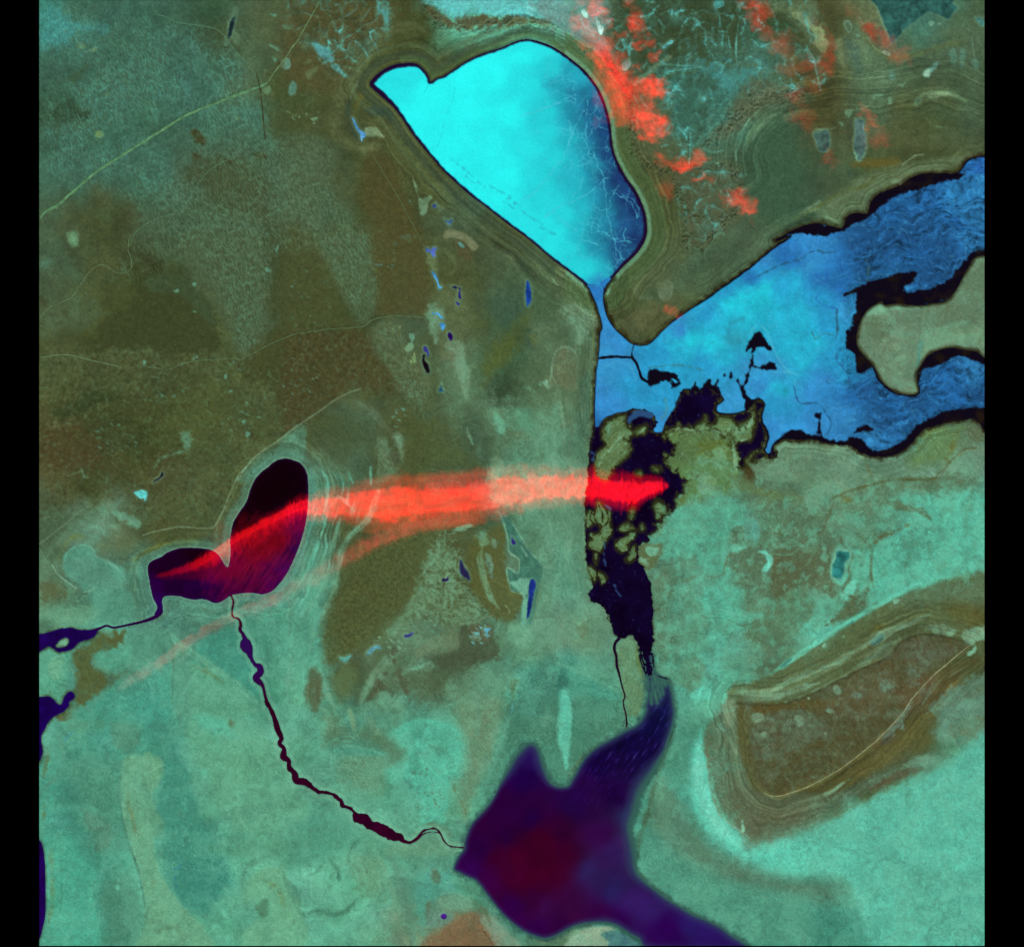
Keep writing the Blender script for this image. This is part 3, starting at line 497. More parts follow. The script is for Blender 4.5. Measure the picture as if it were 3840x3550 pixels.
spots(620, 1450, 130, 60, 24, 6, (88,140,116), 31, .5); spots(450, 1640, 120, 60, 26, 6, (88,140,118), 32, .5); spots(900, 1300, 60, 130, 22, 5, (88,138,112), 33, .5)
spots(1090, 960, 60, 110, 16, 5, (92,150,130), 34, .55); spots(900, 1560, 80, 80, 14, 6, (92,140,112), 35, .45)
# --- north: hills, snow and the hooked spit
B(0,1,[(0,100),(250,0),(800,0),(800,200),(600,330),(480,560),(420,720),(300,700),(0,600)], (80,78,46), 40, .75, 30, .35)
B(0,1,[(200,320),(270,330),(350,400),(355,470),(320,470),(260,420),(215,350)], (88,160,160), 5, .85, 9, .5)
B(0,1,[(350,500),(390,480),(440,540),(470,570),(450,590),(400,540)], (90,172,172), 5, .85, 7, .4)
B(0,1,[(680,0),(770,20),(790,180),(760,250),(740,150),(690,80)], (82,156,146), 8, .8, 14, .7)
for q in ([(230,310),(280,250),(300,210)], [(430,140),(520,80),(540,40)], [(440,240),(460,200)], [(380,90),(420,70)], [(540,200),(590,130),(640,60)], [(480,330),(520,280)]): S(0,1,q, 7, (92,160,150), .6, 4, 5, .6)
for q in ([(120,340),(180,325),(150,360)], [(150,560),(200,520),(260,500),(180,590)], [(140,470),(220,430),(180,470)]): B(0,1,q, (104,128,86), 8, .6, 8)
B(0,1,[(0,450),(30,440),(45,500),(0,520)], (96,140,118), 3, .9, 4); B(0,1,[(25,660),(55,610),(82,640),(75,700),(40,720)], (84,132,112), 4, .8, 5)
B(0,1,[(1060,20),(1120,60),(1180,110),(1260,150),(1420,110),(1600,135),(1850,135),(2030,200),(2060,-30),(1100,-30)], (96,194,188), 10, .92, 22, .4)
B(0,1,[(1250,20),(1500,60),(1800,40),(1999,60),(1999,0),(1250,0)], (104,190,186), 25, .6, 25, .7)
B(0,1,[(1800,20),(1860,20),(1862,120),(1840,132),(1810,100)], (120,220,214), 8, .8, 8)
B(0,1,[(1060,50),(1090,120),(1170,190),(1300,215),(1500,200),(1700,190),(1900,185),(2020,215),(2000,150),(1800,135),(1600,132),(1420,112),(1270,150),(1180,112),(1110,60)], (86,84,54), 10, .85, 16, .25)
S(0,1,[(1050,235),(950,188),(850,212),(700,300),(600,400),(520,530),(450,650),(400,780),(370,900),(380,1000),(450,1070),(560,1110),(640,1120)], 46, (86,98,62), .7, 16, 4, .3)
S(0,1,[(500,720),(470,800),(480,900),(520,1000),(560,1060)], 18, (54,72,56), .8, 8, 5, .3)
S(0,1,[(560,590),(510,680),(490,740)], 12, (120,150,118), .6, 5, 4, .5)
B(0,1,[(600,840),(660,790),(760,800),(820,870),(830,910),(760,880),(640,860)], (52,74,60), 10, .8, 8, .3)
B(0,1,[(560,690),(600,720),(560,760),(520,860),(505,860),(530,780)], (92,92,40), 5, .8, 6)
B(0,1,[(590,970),(620,952),(680,965),(740,1020),(690,1030),(610,1015)], (114,138,102), 6, .95, 6)
B(0,1,[(560,1110),(640,1080),(720,1090),(680,1130),(600,1170)], (104,116,74), 14, .7, 10)
B(0,1,[(640,1140),(760,1180),(860,1300),(880,1420),(960,1580),(1010,1800),(850,1847),(600,1600),(560,1350)], (76,74,40), 30, .8, 20, .2)
B(0,1,[(0,1050),(350,1090),(370,1200),(300,1500),(280,1847),(0,1847)], (80,98,68), 30, .6, 30, .4)
B(0,1,[(960,1350),(985,1400),(1005,1470),(1035,1490),(1092,1465),(1085,1520),(1060,1570),(1035,1610),(1010,1600),(1000,1500),(975,1430)], (106,142,108), 4, .9, 6, .2)
B(0,1,[(1195,1740),(1260,1725),(1330,1745),(1400,1800),(1450,1847),(1400,1880),(1330,1810),(1250,1790),(1190,1800)], (118,126,92), 6, .9, 6)
B(0,1,[(1290,1815),(1330,1830),(1350,1860),(1310,1850)], (82,130,120), 4, .9, 4)
B(0,1,[(1130,1500),(1180,1560),(1150,1600),(1130,1570)], (102,134,104), 6, .6, 8, .3)
for q in ([(930,1500),(942,1512),(935,1520)], [(945,1525),(958,1530),(950,1545)], [(850,1780),(930,1755),(935,1790),(900,1800)], [(800,1800),(830,1810),(845,1840),(815,1845)], [(920,1805),(945,1800),(935,1820)], [(960,1775),(990,1765),(985,1785)], [(730,1800),(745,1800),(738,1815)]): B(0,1,q, (96,156,140), 3, .85, 4)
for q in ([(150,855),(165,850),(160,875)], [(190,890),(215,885),(245,875),(235,900),(205,905)], [(240,840),(258,842),(250,850)], [(205,920),(222,922),(215,935)], [(50,850),(62,855),(55,870)]): B(0,1,q, (112,150,112), 2.5, .85, 3)
# --- dunes and pond trough, centre-north
B(1,1,[(190,0),(260,150),(370,350),(480,560),(560,690),(630,640),(690,480),(680,300),(640,30),(600,0)], (78,98,66), 10, .75, 9, .25)
B(1,1,[(630,0),(1020,0),(1080,250),(1100,500),(1020,640),(900,620),(700,640),(700,400)], (76,76,42), 20, .8, 14, .2)
B(1,1,[(0,0),(180,0),(350,370),(480,590),(540,690),(300,720),(0,780)], (70,78,44), 30, .8, 24, .2)
B(1,1,[(0,800),(300,730),(580,720),(680,850),(720,950),(900,1200),(600,1180),(480,1180),(300,1300),(0,1480)], (72,68,38), 25, .8, 22, .25)
B(1,1,[(640,740),(760,640),(860,650),(900,760),(940,880),(1040,960),(1090,1100),(1060,1240),(900,1240),(780,1000),(690,880)], (86,100,66), 16, .75, 14, .3)
B(1,1,[(890,860),(930,820),(960,850),(920,890)], (122,164,120), 7, .85, 8); B(1,1,[(930,755),(965,770),(955,820),(940,800)], (104,160,130), 4, .7, 5)
for q in ([(955,930),(975,925),(980,960),(960,970)], [(935,950),(950,960),(940,975)], [(975,1025),(985,1030),(980,1045)], [(850,700),(868,690),(858,715)], [(800,710),(810,715),(805,740)], [(960,895),(972,900),(966,918)], [(870,985),(880,980),(875,1000)]): B(1,1,q, (134,164,100), 2.5, .85, 3)
B(1,1,[(1090,480),(1200,400),(1350,420),(1420,560),(1350,760),(1280,900),(1160,900),(1090,700)], (92,108,72), 30, .7, 24, .4)
B(1,1,[(1070,540),(1130,535),(1180,570),(1170,640),(1120,720),(1150,800),(1120,830),(1080,700)], (108,150,118), 10, .75, 12, .4)
B(1,1,[(1210,860),(1270,800),(1330,830),(1350,950),(1390,1080),(1370,1180),(1350,1240),(1320,1160),(1290,1060),(1260,950)], (112,140,108), 12, .85, 10, .2)
B(1,1,[(1170,890),(1260,870),(1270,920),(1230,960),(1180,950)], (100,112,80), 8, .7, 6)
S(1,1,[(1310,760),(1330,900),(1340,1040)], 24, (122,156,120), .5, 10, 8, .4)
S(1,1,[(1360,1460),(1390,1540),(1405,1580)], 12, (118,160,122), .8, 4, 3, .3)
S(1,1,[(1120,180),(1180,120),(1260,200),(1270,280),(1180,330)], 14, (96,112,76), .6, 8, 4, .3)
B(1,1,[(1270,50),(1340,60),(1400,140),(1390,200),(1330,180),(1280,110)], (82,80,50), 10, .8, 8, .3); B(1,1,[(1290,65),(1320,70),(1345,100),(1320,105)], (90,150,136), 3, .9, 4)
B(1,1,[(1060,160),(1110,190),(1150,270),(1110,290),(1075,240)], (112,136,96), 8, .6, 10, .5)
B(1,1,[(1560,480),(1700,420),(1790,560),(1720,700),(1600,680),(1540,600)], (60,86,66), 40, .7, 30, .4)
B(1,1,[(1500,900),(1600,800),(1800,600),(1900,560),(1820,700),(1700,950),(1560,1050),(1500,1150)], (82,92,40), 30, .7, 20, .4)
B(1,1,[(1540,1150),(1640,1050),(1720,1060),(1740,1200),(1640,1260),(1560,1250)], (48,66,44), 40, .9, 25, .2)
B(1,1,[(1700,1010),(1880,960),(1999,1000),(1999,1240),(1800,1280),(1700,1200)], (70,92,62), 40, .5, 30, .4)
B(1,1,[(1560,1340),(1640,1400),(1700,1320),(1850,1310),(1950,1380),(1900,1480),(1700,1480),(1620,1500),(1580,1430)], (92,150,116), 16, .75, 20, .6)
B(1,1,[(1580,1360),(1630,1380),(1650,1470),(1610,1490),(1585,1440)], (104,172,138), 10, .8, 12, .3)
B(1,1,[(1800,1150),(1850,1150),(1930,1220),(1990,1290),(1960,1330),(1880,1280),(1840,1200)], (100,144,112), 10, .7, 12, .4)
B(1,1,[(1910,1130),(1960,1090),(1975,1120),(1950,1140)], (112,176,146), 6, .8, 8)
B(1,1,[(1860,700),(1999,640),(1999,880),(1930,900),(1880,800)], (96,124,92), 20, .6, 18, .5)
B(1,1,[(1840,770),(1870,765),(1885,830),(1850,830)], (92,104,44), 10, .8, 10)
B(1,1,[(1550,1690),(1600,1670),(1630,1730),(1610,1800),(1560,1847),(1545,1760)], (110,140,106), 8, .8, 10, .3)
B(1,1,[(820,1510),(870,1510),(890,1600),(885,1700),(860,1720),(850,1620),(810,1540)], (116,150,118), 10, .85, 10, .2)
S(1,1,[(480,1245),(600,1300),(700,1390),(780,1480),(830,1540)], 26, (98,116,86), .6, 12, 6, .3)
B(1,1,[(700,1540),(760,1560),(840,1700),(840,1800),(760,1847),(680,1847),(690,1680)], (104,134,100), 14, .6, 14, .5)
B(1,1,[(780,1640),(860,1660),(860,1740),(800,1730)], (74,84,60), 10, .8, 10, .4)
B(1,1,[(900,1380),(1200,1400),(1420,1700),(1440,1780),(900,1790),(900,1600)], (74,86,48), 40, .6, 25, .3)
spots(1480, 880 + 80, 8, 40, 5, 5, (90,150,120), 41, .6); spots(1120, 1400, 70, 120, 30, 5, (92,140,118), 42, .5); spots(1170, 1150, 90, 140, 26, 5, (90,136,112), 43, .45); spots(1420, 1010, 55, 60, 14, 4, (90,150,150), 44, .6); spots(1490, 1560, 40, 40, 14, 5, (96,150,124), 45, .6)
# --- north-east hills
B(0,2,[(0,0),(560,0),(560,260),(640,400),(560,420),(380,340),(260,260),(130,200),(40,130)], (112,150,140), 30, .8, 30, .5)
B(0,2,[(700,0),(1580,0),(1560,250),(1500,430),(1400,560),(1000,500),(900,640),(760,620),(620,420),(560,300),(600,150)], (56,72,46), 40, .85, 30, .3)
B(0,2,[(1000,520),(1400,480),(1600,560),(1700,560),(1560,760),(1300,980),(1140,1060),(1000,960),(1020,700)], (56,98,82), 40, .85, 40, .5)
B(0,2,[(1250,480),(1500,520),(1640,640),(1500,720),(1400,640)], (72,150,146), 40, .75, 50, .7)
B(0,2,[(1600,150),(1640,400),(1560,560),(1640,600),(1760,560),(1860,480),(1780,380),(1680,330)], (70,132,122), 40, .6, 40, .7)
B(0,2,[(740,640),(780,590),(860,520),(940,460),(1030,420),(1020,440),(900,540),(840,600),(780,640)], (96,124,94), 5, .85, 6)
B(0,2,[(730,700),(1000,680),(1040,1000),(1200,1150),(1150,1240),(950,1280),(800,1210),(745,1120)], (82,92,60), 30, .75, 25, .3)
B(0,2,[(1050,1300),(1550,1250),(1560,1500),(1550,1640),(1400,1760),(1310,1847),(1150,1847),(1130,1560),(1080,1440)], (78,86,60), 24, .8, 22, .4)
B(0,2,[(1500,760),(1640,600),(1780,640),(1999,640),(1999,760),(1800,780),(1660,860),(1560,980),(1400,1060),(1330,1040),(1460,900)], (86,98,72), 20, .85, 20, .3)
B(0,2,[(1580,1100),(1700,900),(1840,840),(1999,870),(1999,1600),(1700,1650),(1620,1400),(1560,1250)], (58,88,64), 50, .85, 25, .2)
S(0,2,[(1590,1130),(1625,1040),(1690,950),(1780,880),(1860,845)], 24, (104,142,106), .75, 7, 5, .2)
S(0,2,[(1640,1030),(1680,970),(1720,930)], 26, (112,154,116), .8, 7, 5)
S(0,2,[(1525,1215),(1520,1150),(1545,1080),(1570,990),(1620,890)], 5, (104,160,134), .75, 3, 3, .2)
S(0,2,[(1160,980),(1172,1080),(1165,1180)], 14, (46,60,36), .8, 5, 3); S(0,2,[(1180,980),(1175,1100),(1170,1230)], 4, (90,170,160), .7, 2, 2, .2)
for q in ([(1555,0),(1540,150),(1525,300),(1520,420),(1530,500)], [(1515,430),(1440,480),(1415,550)], [(1520,450),(1545,510)], [(1000,700),(1005,760),(1015,830)], [(1190,545),(1205,600)]): S(0,2,q, 6, (92,180,168), .7, 3, 3, .25)
for q in ([(940,490),(1000,485),(1100,495),(1200,495),(1300,520)], [(1000,540),(1100,525),(1250,505)], [(1280,1120),(1340,1145),(1420,1130)], [(1270,1215),(1350,1215),(1400,1235)], [(1390,1300),(1360,1380)], [(1250,1300),(1230,1340)], [(960,1100),(1010,1085)], [(810,720),(820,770),(850,800)], [(760,720),(780,770)]): S(0,2,q, 5, (92,164,150), .6, 3, 4, .4)
S(0,2,[(1240,520),(1180,545),(1040,560),(960,620)], 16, (60,76,44), .6, 8, 5, .3)
B(0,2,[(1220,1700),(1300,1690),(1330,1740),(1260,1790),(1220,1750)], (86,120,98), 8, .6, 10, .5)
B(1,2,[(930,360),(1010,345),(1060,390),(1040,450),(1020,500),(980,510),(945,470),(915,400)], (100,118,88), 4, .95, 6)
B(1,2,[(760,360),(800,460),(900,480),(880,500),(790,490),(745,420)], (98,116,84), 12, .6, 8, .2)
B(1,2,[(870,0),(1130,0),(1150,170),(1000,400),(800,440),(700,420),(760,250),(850,120)], (80,92,58), 30, .6, 12, .3)
B(1,2,[(700,600),(1000,500),(1100,560),(900,720),(780,780),(680,700)], (92,96,62), 24, .7, 18, .4)
# --- far north-east
B(0,3,[(180,0),(600,0),(640,120),(700,240),(720,320),(620,330),(520,200),(400,110),(280,60)], (98,120,84), 26, .8, 25, .35)
B(0,3,[(470,100),(530,90),(600,160),(690,220),(715,290),(700,350),(640,320),(580,210),(500,150)], (132,152,104), 8, .95, 10, .2)
B(0,3,[(620,310),(720,310),(720,400),(680,400),(640,360)], (126,138,96), 8, .7, 10, .4)
B(0,3,[(780,320),(830,300),(860,480),(840,520),(800,440)], (112,130,90), 10, .75, 12, .4)
B(0,3,[(700,0),(1080,0),(1150,230),(1040,300),(960,160),(860,60)], (100,108,74), 30, .7, 25, .5)
S(0,3,[(1080,0),(1130,150),(1170,230)], 14, (110,136,96), .7, 6, 4); S(0,3,[(940,170),(1020,290),(1100,380),(1190,425),(1300,430),(1500,380),(1640,330),(1800,300)], 20, (88,104,64), .7, 8, 4, .2)
S(0,3,[(960,130),(1010,220),(1030,290),(1090,370),(1190,420)], 5, (120,150,112), .6, 3, 2, .3)
B(0,3,[(1000,190),(1090,210),(1120,330),(1060,320),(1010,250)], (108,70,46), 14, .8, 10, .2)
B(0,3,[(1105,200),(1160,230),(1200,330),(1130,350),(1110,280)], (112,92,70), 8, .8, 8, .3)
S(0,3,[(1140,390),(1170,410),(1195,412),(1180,395),(1150,385)], 5, (170,170,150), .7, 2, 2)
B(0,3,[(845,170),(880,150),(912,180),(905,220),(885,250),(860,210)], (104,140,112), 3, .85, 4); B(0,3,[(858,180),(882,165),(900,190),(890,230),(868,205)], (78,104,76), 3, .85, 4)
B(0,3,[(860,300),(950,360),(990,550),(940,560),(900,430)], (66,96,84), 18, .6, 16, .5)
B(0,3,[(1440,550),(1500,510),(1540,470),(1575,440),(1540,510),(1510,545),(1480,585)], (96,150,134), 5, .85, 6); B(0,3,[(1440,550),(1490,520),(1500,560),(1480,585)], (140,180,152), 4, .8, 4)
for q in ([(1640,380),(1680,370),(1700,420),(1680,490),(1650,440)], [(1715,370),(1755,380),(1750,470),(1730,540),(1715,450)], [(1800,450),(1850,440),(1860,520),(1830,520)], [(1180,520),(1230,540),(1230,600),(1190,590)]): B(0,3,q, (86,130,108), 6, .75, 7, .3)
for q in ([(1485,160),(1525,170),(1510,195),(1490,190)], [(1555,170),(1575,180),(1560,188)], [(935,255),(965,262),(950,280)]): B(0,3,q, (110,160,130), 3, .85, 4)
S(0,3,[(1810,280),(1815,350),(1830,450),(1850,530)], 8, (94,140,116), .6, 4, 4, .3); S(0,3,[(1420,170),(1440,210),(1490,280)], 7, (96,140,116), .5, 4, 4, .4); S(0,3,[(1740,140),(1750,200),(1765,215)], 6, (96,146,120), .6, 3, 3, .3)
for q in ([(575,370),(620,440),(640,520),(655,600),(675,680)], [(45,250),(40,380),(45,450),(60,510)]): S(0,3,q, 6, (104,170,150), .7, 3, 3, .2)
S(0,3,[(1370,790),(1420,730),(1500,700),(1590,690),(1700,720),(1760,760)], 18, (110,142,104), .7, 8, 5, .3); B(0,3,[(1480,715),(1560,685),(1640,700),(1600,725),(1500,740)], (128,160,118), 7, .8, 8, .2)
B(0,3,[(1370,790),(1400,740),(1440,730),(1400,800)], (100,136,104), 6, .7, 7)
S(0,3,[(1465,890),(1500,930),(1560,955),(1620,960)], 10, (104,140,104), .7, 5, 4, .3)
B(0,3,[(1400,820),(1500,770),(1640,800),(1650,880),(1560,920),(1460,880)], (62,84,56), 30, .6, 20, .2)
for q in ([(1050,720),(1090,705),(1140,705),(1140,725),(1100,730),(1070,750)], [(845,840),(920,825),(900,860),(880,880)], [(1180,740),(1200,735),(1205,770),(1185,780)], [(805,910),(840,915),(845,945),(820,945)], [(990,800),(1030,795),(1010,815)], [(1250,640),(1310,620),(1290,650)]): B(0,3,q, (100,142,108), 4, .8, 6)
S(0,3,[(620,990),(640,970),(720,975),(770,960),(800,950)], 6, (112,150,114), .7, 3, 3, .3); S(0,3,[(620,1000),(650,1080),(700,1140),(740,1120),(748,1040)], 5, (110,140,104), .6, 3, 4, .4)
S(0,3,[(925,880),(940,960),(915,1060),(935,1120),(940,1170),(970,1210),(1010,1150),(1018,1050)], 6, (118,160,126), .7, 3, 4, .3)
B(0,3,[(935,1130),(1000,1120),(1000,1170),(970,1212),(945,1190)], (120,186,156), 6, .8, 8, .4)
S(0,3,[(760,1010),(920,990)], 20, (86,80,52), .5, 10, 5); S(0,3,[(760,1080),(910,1080)], 40, (80,92,68), .5, 12, 5)
B(0,3,[(910,1230),(1000,1200),(1150,1190),(1260,1190),(1240,1240),(1050,1260),(920,1250)], (94,88,40), 14, .8, 10, .2)
S(0,3,[(1040,960),(1300,1000),(1600,1050),(1903,1100)], 70, (84,98,66), .5, 30, 5, .3)
S(0,3,[(1500,1010),(1700,1000),(1903,980)], 40, (76,96,66), .5, 20, 5, .3)
B(0,3,[(620,1640),(760,1480),(1000,1320),(1300,1240),(1700,1160),(1903,1140),(1903,1170),(1760,1210),(1600,1290),(1350,1330),(1100,1440),(1040,1500),(1000,1600),(900,1590),(800,1690),(640,1665)], (96,116,82), 20, .75, 14, .35)
S(0,3,[(640,1660),(720,1630),(790,1660),(830,1700)], 12, (124,160,118), .7, 5, 5, .3); S(0,3,[(520,1600),(600,1560),(660,1520),(640,1560),(560,1600)], 16, (118,146,110), .7, 6, 6, .3)
S(0,3,[(1290,1240),(1350,1190),(1390,1165)], 5, (134,156,126), .7, 3, 2); S(0,3,[(1390,1165),(1450,1160)], 4, (130,150,120), .6, 3, 2)
B(0,3,[(1220,1360),(1290,1340),(1300,1390),(1250,1400)], (120,140,110), 8, .6, 10, .5)
S(0,3,[(480,1640),(640,1560),(820,1450),(1000,1400),(1100,1330)], 10, (88,98,44), .6, 7, 5, .3)
# --- island and the country south of the bay
blob(ISLAND, (104,130,102), 6, .95, 4)
S(1,3,[(1820,190),(1760,300),(1690,430),(1640,490),(1560,525),(1420,545),(1320,545),(1200,560),(1110,530)], 16, (120,180,140), .8, 6, 4, .2)
B(1,3,[(1050,545),(1120,515),(1180,560),(1150,620),(1060,610),(1010,610)], (124,180,144), 6, .7, 10, .4)
B(1,3,[(1850,180),(1960,175),(1960,620),(1700,700),(1450,740),(1420,600),(1640,500),(1740,350)], (94,116,88), 20, .8, 10, .2)
S(1,3,[(1440,800),(1500,740),(1650,700),(1800,650)], 22, (116,164,130), .7, 8, 8, .3)
B(1,3,[(1430,800),(1600,730),(1903,690),(1903,830),(1700,820),(1500,900),(1440,960)], (112,146,110), 14, .75, 12, .4)
B(1,3,[(1410,820),(1445,810),(1430,930),(1405,1060),(1385,1060),(1400,920)], (86,140,120), 5, .9, 4)
B(1,3,[(1020,660),(1100,620),(1180,680),(1160,780),(1080,820),(1040,760)], (86,106,76), 18, .6, 14, .4)
for q in ([(1130,790),(1180,800),(1150,830)], [(1220,830),(1280,870),(1240,890)], [(1250,930),(1310,910),(1300,945),(1250,955)], [(1120,1020),(1150,1015),(1145,1050)], [(1260,1040),(1290,1060),(1270,1090)]): B(1,3,q, (126,164,126), 5, .7, 9, .4)
S(1,3,[(950,700),(945,780),(970,860),(1040,930),(1100,1020),(1150,1110),(1250,1180),(1340,1200),(1400,1175),(1400,1090)], 7, (124,160,122), .7, 3, 4, .3)
B(1,3,[(1180,465),(1220,470),(1215,500),(1180,520),(1150,490)], (128,170,130), 4, .9, 5)
B(1,3,[(340,1590),(440,1570),(560,1570),(620,1600),(600,1650),(640,1750),(560,1847),(330,1847),(320,1700)], (100,128,98), 10, .7, 10, .2)
B(1,3,[(1400,1500),(1560,1450),(1750,1430),(1700,1560),(1640,1700),(1500,1750),(1400,1750),(1300,1700),(1420,1600)], (96,126,76), 24, .8, 20, .4)
S(1,3,[(1700,1500),(1660,1620),(1620,1690)], 26, (104,100,48), .6, 14, 8, .3); S(1,3,[(1380,1560),(1440,1500),(1600,1460)], 20, (110,120,50), .6, 10, 8, .4)
B(1,3,[(1750,1450),(1903,1420),(1903,1560),(1780,1540)], (90,102,70), 20, .7, 16, .4)
S(1,3,[(1400,1847),(1560,1830),(1620,1740),(1720,1640),(1800,1610),(1903,1620)], 9, (86,84,52), .75, 4, 3, .1); S(1,3,[(1580,1790),(1640,1700),(1760,1640),(1880,1600)], 6, (112,124,80), .5, 4, 3, .3)
B(1,3,[(950,1700),(1100,1690),(1300,1730),(1350,1800),(1200,1847),(960,1847)], (94,128,100), 24, .6, 24, .5)
S(1,3,[(1010,1720),(1040,1780),(1070,1830)], 8, (108,96,44), .6, 6, 6, .5)
for q in ([(710,1630),(760,1640),(800,1670)], [(880,1590),(930,1640),(1000,1680),(1100,1690)], [(640,1570),(700,1590),(760,1600)]): S(1,3,q, 9, (128,166,126), .7, 4, 6, .4)
# western shore of strait and lagoon
B(1,2,[(0,100),(150,200),(300,340),(400,440),(470,580),(490,690),(450,740),(440,1100),(420,1400),(0,1400)], (82,104,72), 30, .7, 18, .4)
B(1,2,[(0,400),(180,440),(200,560),(100,640),(0,640)], (66,90,62), 30, .7, 24, .3)
B(1,2,[(210,560),(330,520),(420,560),(470,660),(430,760),(380,830),(300,800),(240,680)], (108,138,106), 12, .7, 18, .7)
B(1,2,[(160,900),(220,850),(300,870),(330,960),(320,1100),(300,1180),(120,1120),(140,1000)], (98,106,74), 12, .8, 10, .2)
S(1,2,[(110,1140),(135,1060),(150,930),(200,860),(280,860),(330,920)], 8, (128,160,126), .6, 4, 4, .3)
B(1,2,[(80,1130),(110,1100),(110,1160)], (140,186,152), 8, .9, 8)
B(1,2,[(365,1080),(440,1050),(440,1200),(430,1400),(400,1560),(350,1560),(350,1250)], (66,100,78), 12, .7, 10, .3)
S(1,2,[(455,700),(445,900),(435,1100),(435,1300),(420,1450)], 6, (112,140,84), .6, 3, 3, .4)
S(1,2,[(490,640),(450,620),(470,700)], 8, (124,140,104), .7, 3, 3)
S(1,2,[(170,250),(280,320),(370,440),(440,560),(480,640)], 8, (124,134,96), .6, 4, 3, .3)
S(1,2,[(140,335),(185,390)], 6, (140,184,150), .7, 3, 3)
B(1,2,[(0,1400),(130,1300),(200,1250),(210,1420),(220,1600),(180,1750),(0,1750)], (98,146,112), 20, .6, 24, .7)
S(1,2,[(190,1230),(225,1400),(230,1550),(210,1700)], 10, (128,150,116), .6, 5, 5, .4); S(1,2,[(270,1370),(290,1500),(250,1680)], 7, (104,96,70), .6, 5, 4, .4)
B(1,2,[(340,1350),(420,1450),(415,1650),(400,1847),(320,1847),(330,1600)], (76,112,86), 14, .6, 10, .3)
# marsh
for m in MARSH: blob(m, (82,104,56), 14, .95, 8, .2); pass
w = window(LAGOON, 60); mi = sstep(-3, -13, F_MAR[w] + RAG[w] * 5) * np.clip(.75 + VEIN[w] * .9, 0, 1); mixc(w, mi, (94,128,86))
B(1,2,[(470,1760),(500,1600),(600,1500),(730,1520),(720,1620),(620,1740),(540,1800)], (92,114,68), 14, .8, 14, .4)
B(1,2,[(985,1500),(1430,1490),(1520,1580),(1540,1760),(1500,1847),(1050,1847),(985,1700),(1060,1620)], (84,112,64), 16, .9, 12, .3)
B(1,2,[(1250,1580),(1350,1530),(1440,1560),(1470,1650),(1400,1720),(1290,1700)], (88,104,44), 20, .7, 20, .5)
B(1,2,[(1240,1690),(1400,1680),(1480,1740),(1500,1847),(1180,1847),(1200,1750)], (104,160,122), 18, .8, 22, .6)
B(1,2,[(1350,1620),(1430,1600),(1440,1680),(1370,1690)], (110,160,116), 10, .8, 14, .5)
VE = (128,168,124)
for q, wd in LEVEES:
    S(1,2,q, wd / 1.6, VE, .85, 2.5, 4, .15)
B(1,2,[(1800,1590),(1999,1550),(1999,1847),(1640,1847),(1640,1730),(1790,1700)], (100,130,100), 12, .75, 12, .3)
B(1,2,[(1560,1740),(1620,1730),(1650,1800),(1620,1847),(1580,1847)], (62,58,28), 10, .9, 10, .3)
B(2,2,[(1570,60),(1620,0),(1670,80),(1660,125),(1600,95)], (66,58,30), 7, .9, 9, .3); B(2,2,[(1500,0),(1600,0),(1560,15)], (40,40,22), 5, .9, 6)
B(2,2,[(1100,0),(1480,0),(1500,180),(1340,220),(1150,280),(1070,320),(1140,150)], (88,124,72), 16, .85, 16, .4)
B(2,2,[(1280,110),(1340,90),(1360,130),(1320,150)], (98,118,44), 6, .9, 8); B(2,2,[(1200,50),(1330,60),(1380,140),(1360,200),(1240,200),(1230,120)], (116,164,128), 10, .75, 16, .6); B(2,2,[(1060,260),(1120,220),(1130,270),(1070,310)], (92,110,52), 8, .7, 8, .4)
B(2,2,[(1480,140),(1560,60),(1680,150),(1840,200),(1999,200),(1999,260),(1780,240),(1600,200)], (92,116,72), 18, .7, 14, .3)
for q in ([(1150,110),(1200,80),(1180,40)], [(1200,80),(1250,60)], [(1160,140),(1210,160)]): S(2,2,q, 3.5, (70,72,36), .6, 2, 3)
S(2,2,[(1040,330),(1130,300),(1230,265),(1330,240),(1390,225),(1480,215),(1560,260),(1600,310),(1650,350),(1690,410),(1700,500),(1680,580),(1500,650),(1440,720),(1420,810),(1260,800),(1200,820),(1150,850)], 5, (100,110,72), .6, 3, 3, .3)
S(2,2,[(1480,0),(1500,120),(1540,200),(1590,240)], 14, (96,140,112), .6, 5, 4, .3)
RM = ridged(GX + WX * 20, GY + WY * 20, 34, 3, 881); w = window(LAGOON, 60); mm = np.zeros((NY, NX), f4); mm[w] = sstep(-4, -20, F_MAR[w])
mm = np.maximum(mm, region0(T(1,2,[(985,1500),(1430,1490),(1520,1580),(1540,1760),(1500,1847),(1050,1847),(985,1700),(1060,1620)]) + []) ); COL[:] = COL * (1 - (np.clip(RM - 1.0, 0, .6) * mm)[..., None]) + np.array((120,166,126), f4) * (np.clip(RM - 1.0, 0, .6) * mm)[..., None]
B(2,1,[(1560,10),(2010,-30),(2010,280),(1620,300),(1540,160)], (116,156,120), 18, .75, 14, .3); B(2,2,[(-20,-30),(390,-20),(385,280),(-20,290)], (112,152,120), 20, .7, 12, .25)
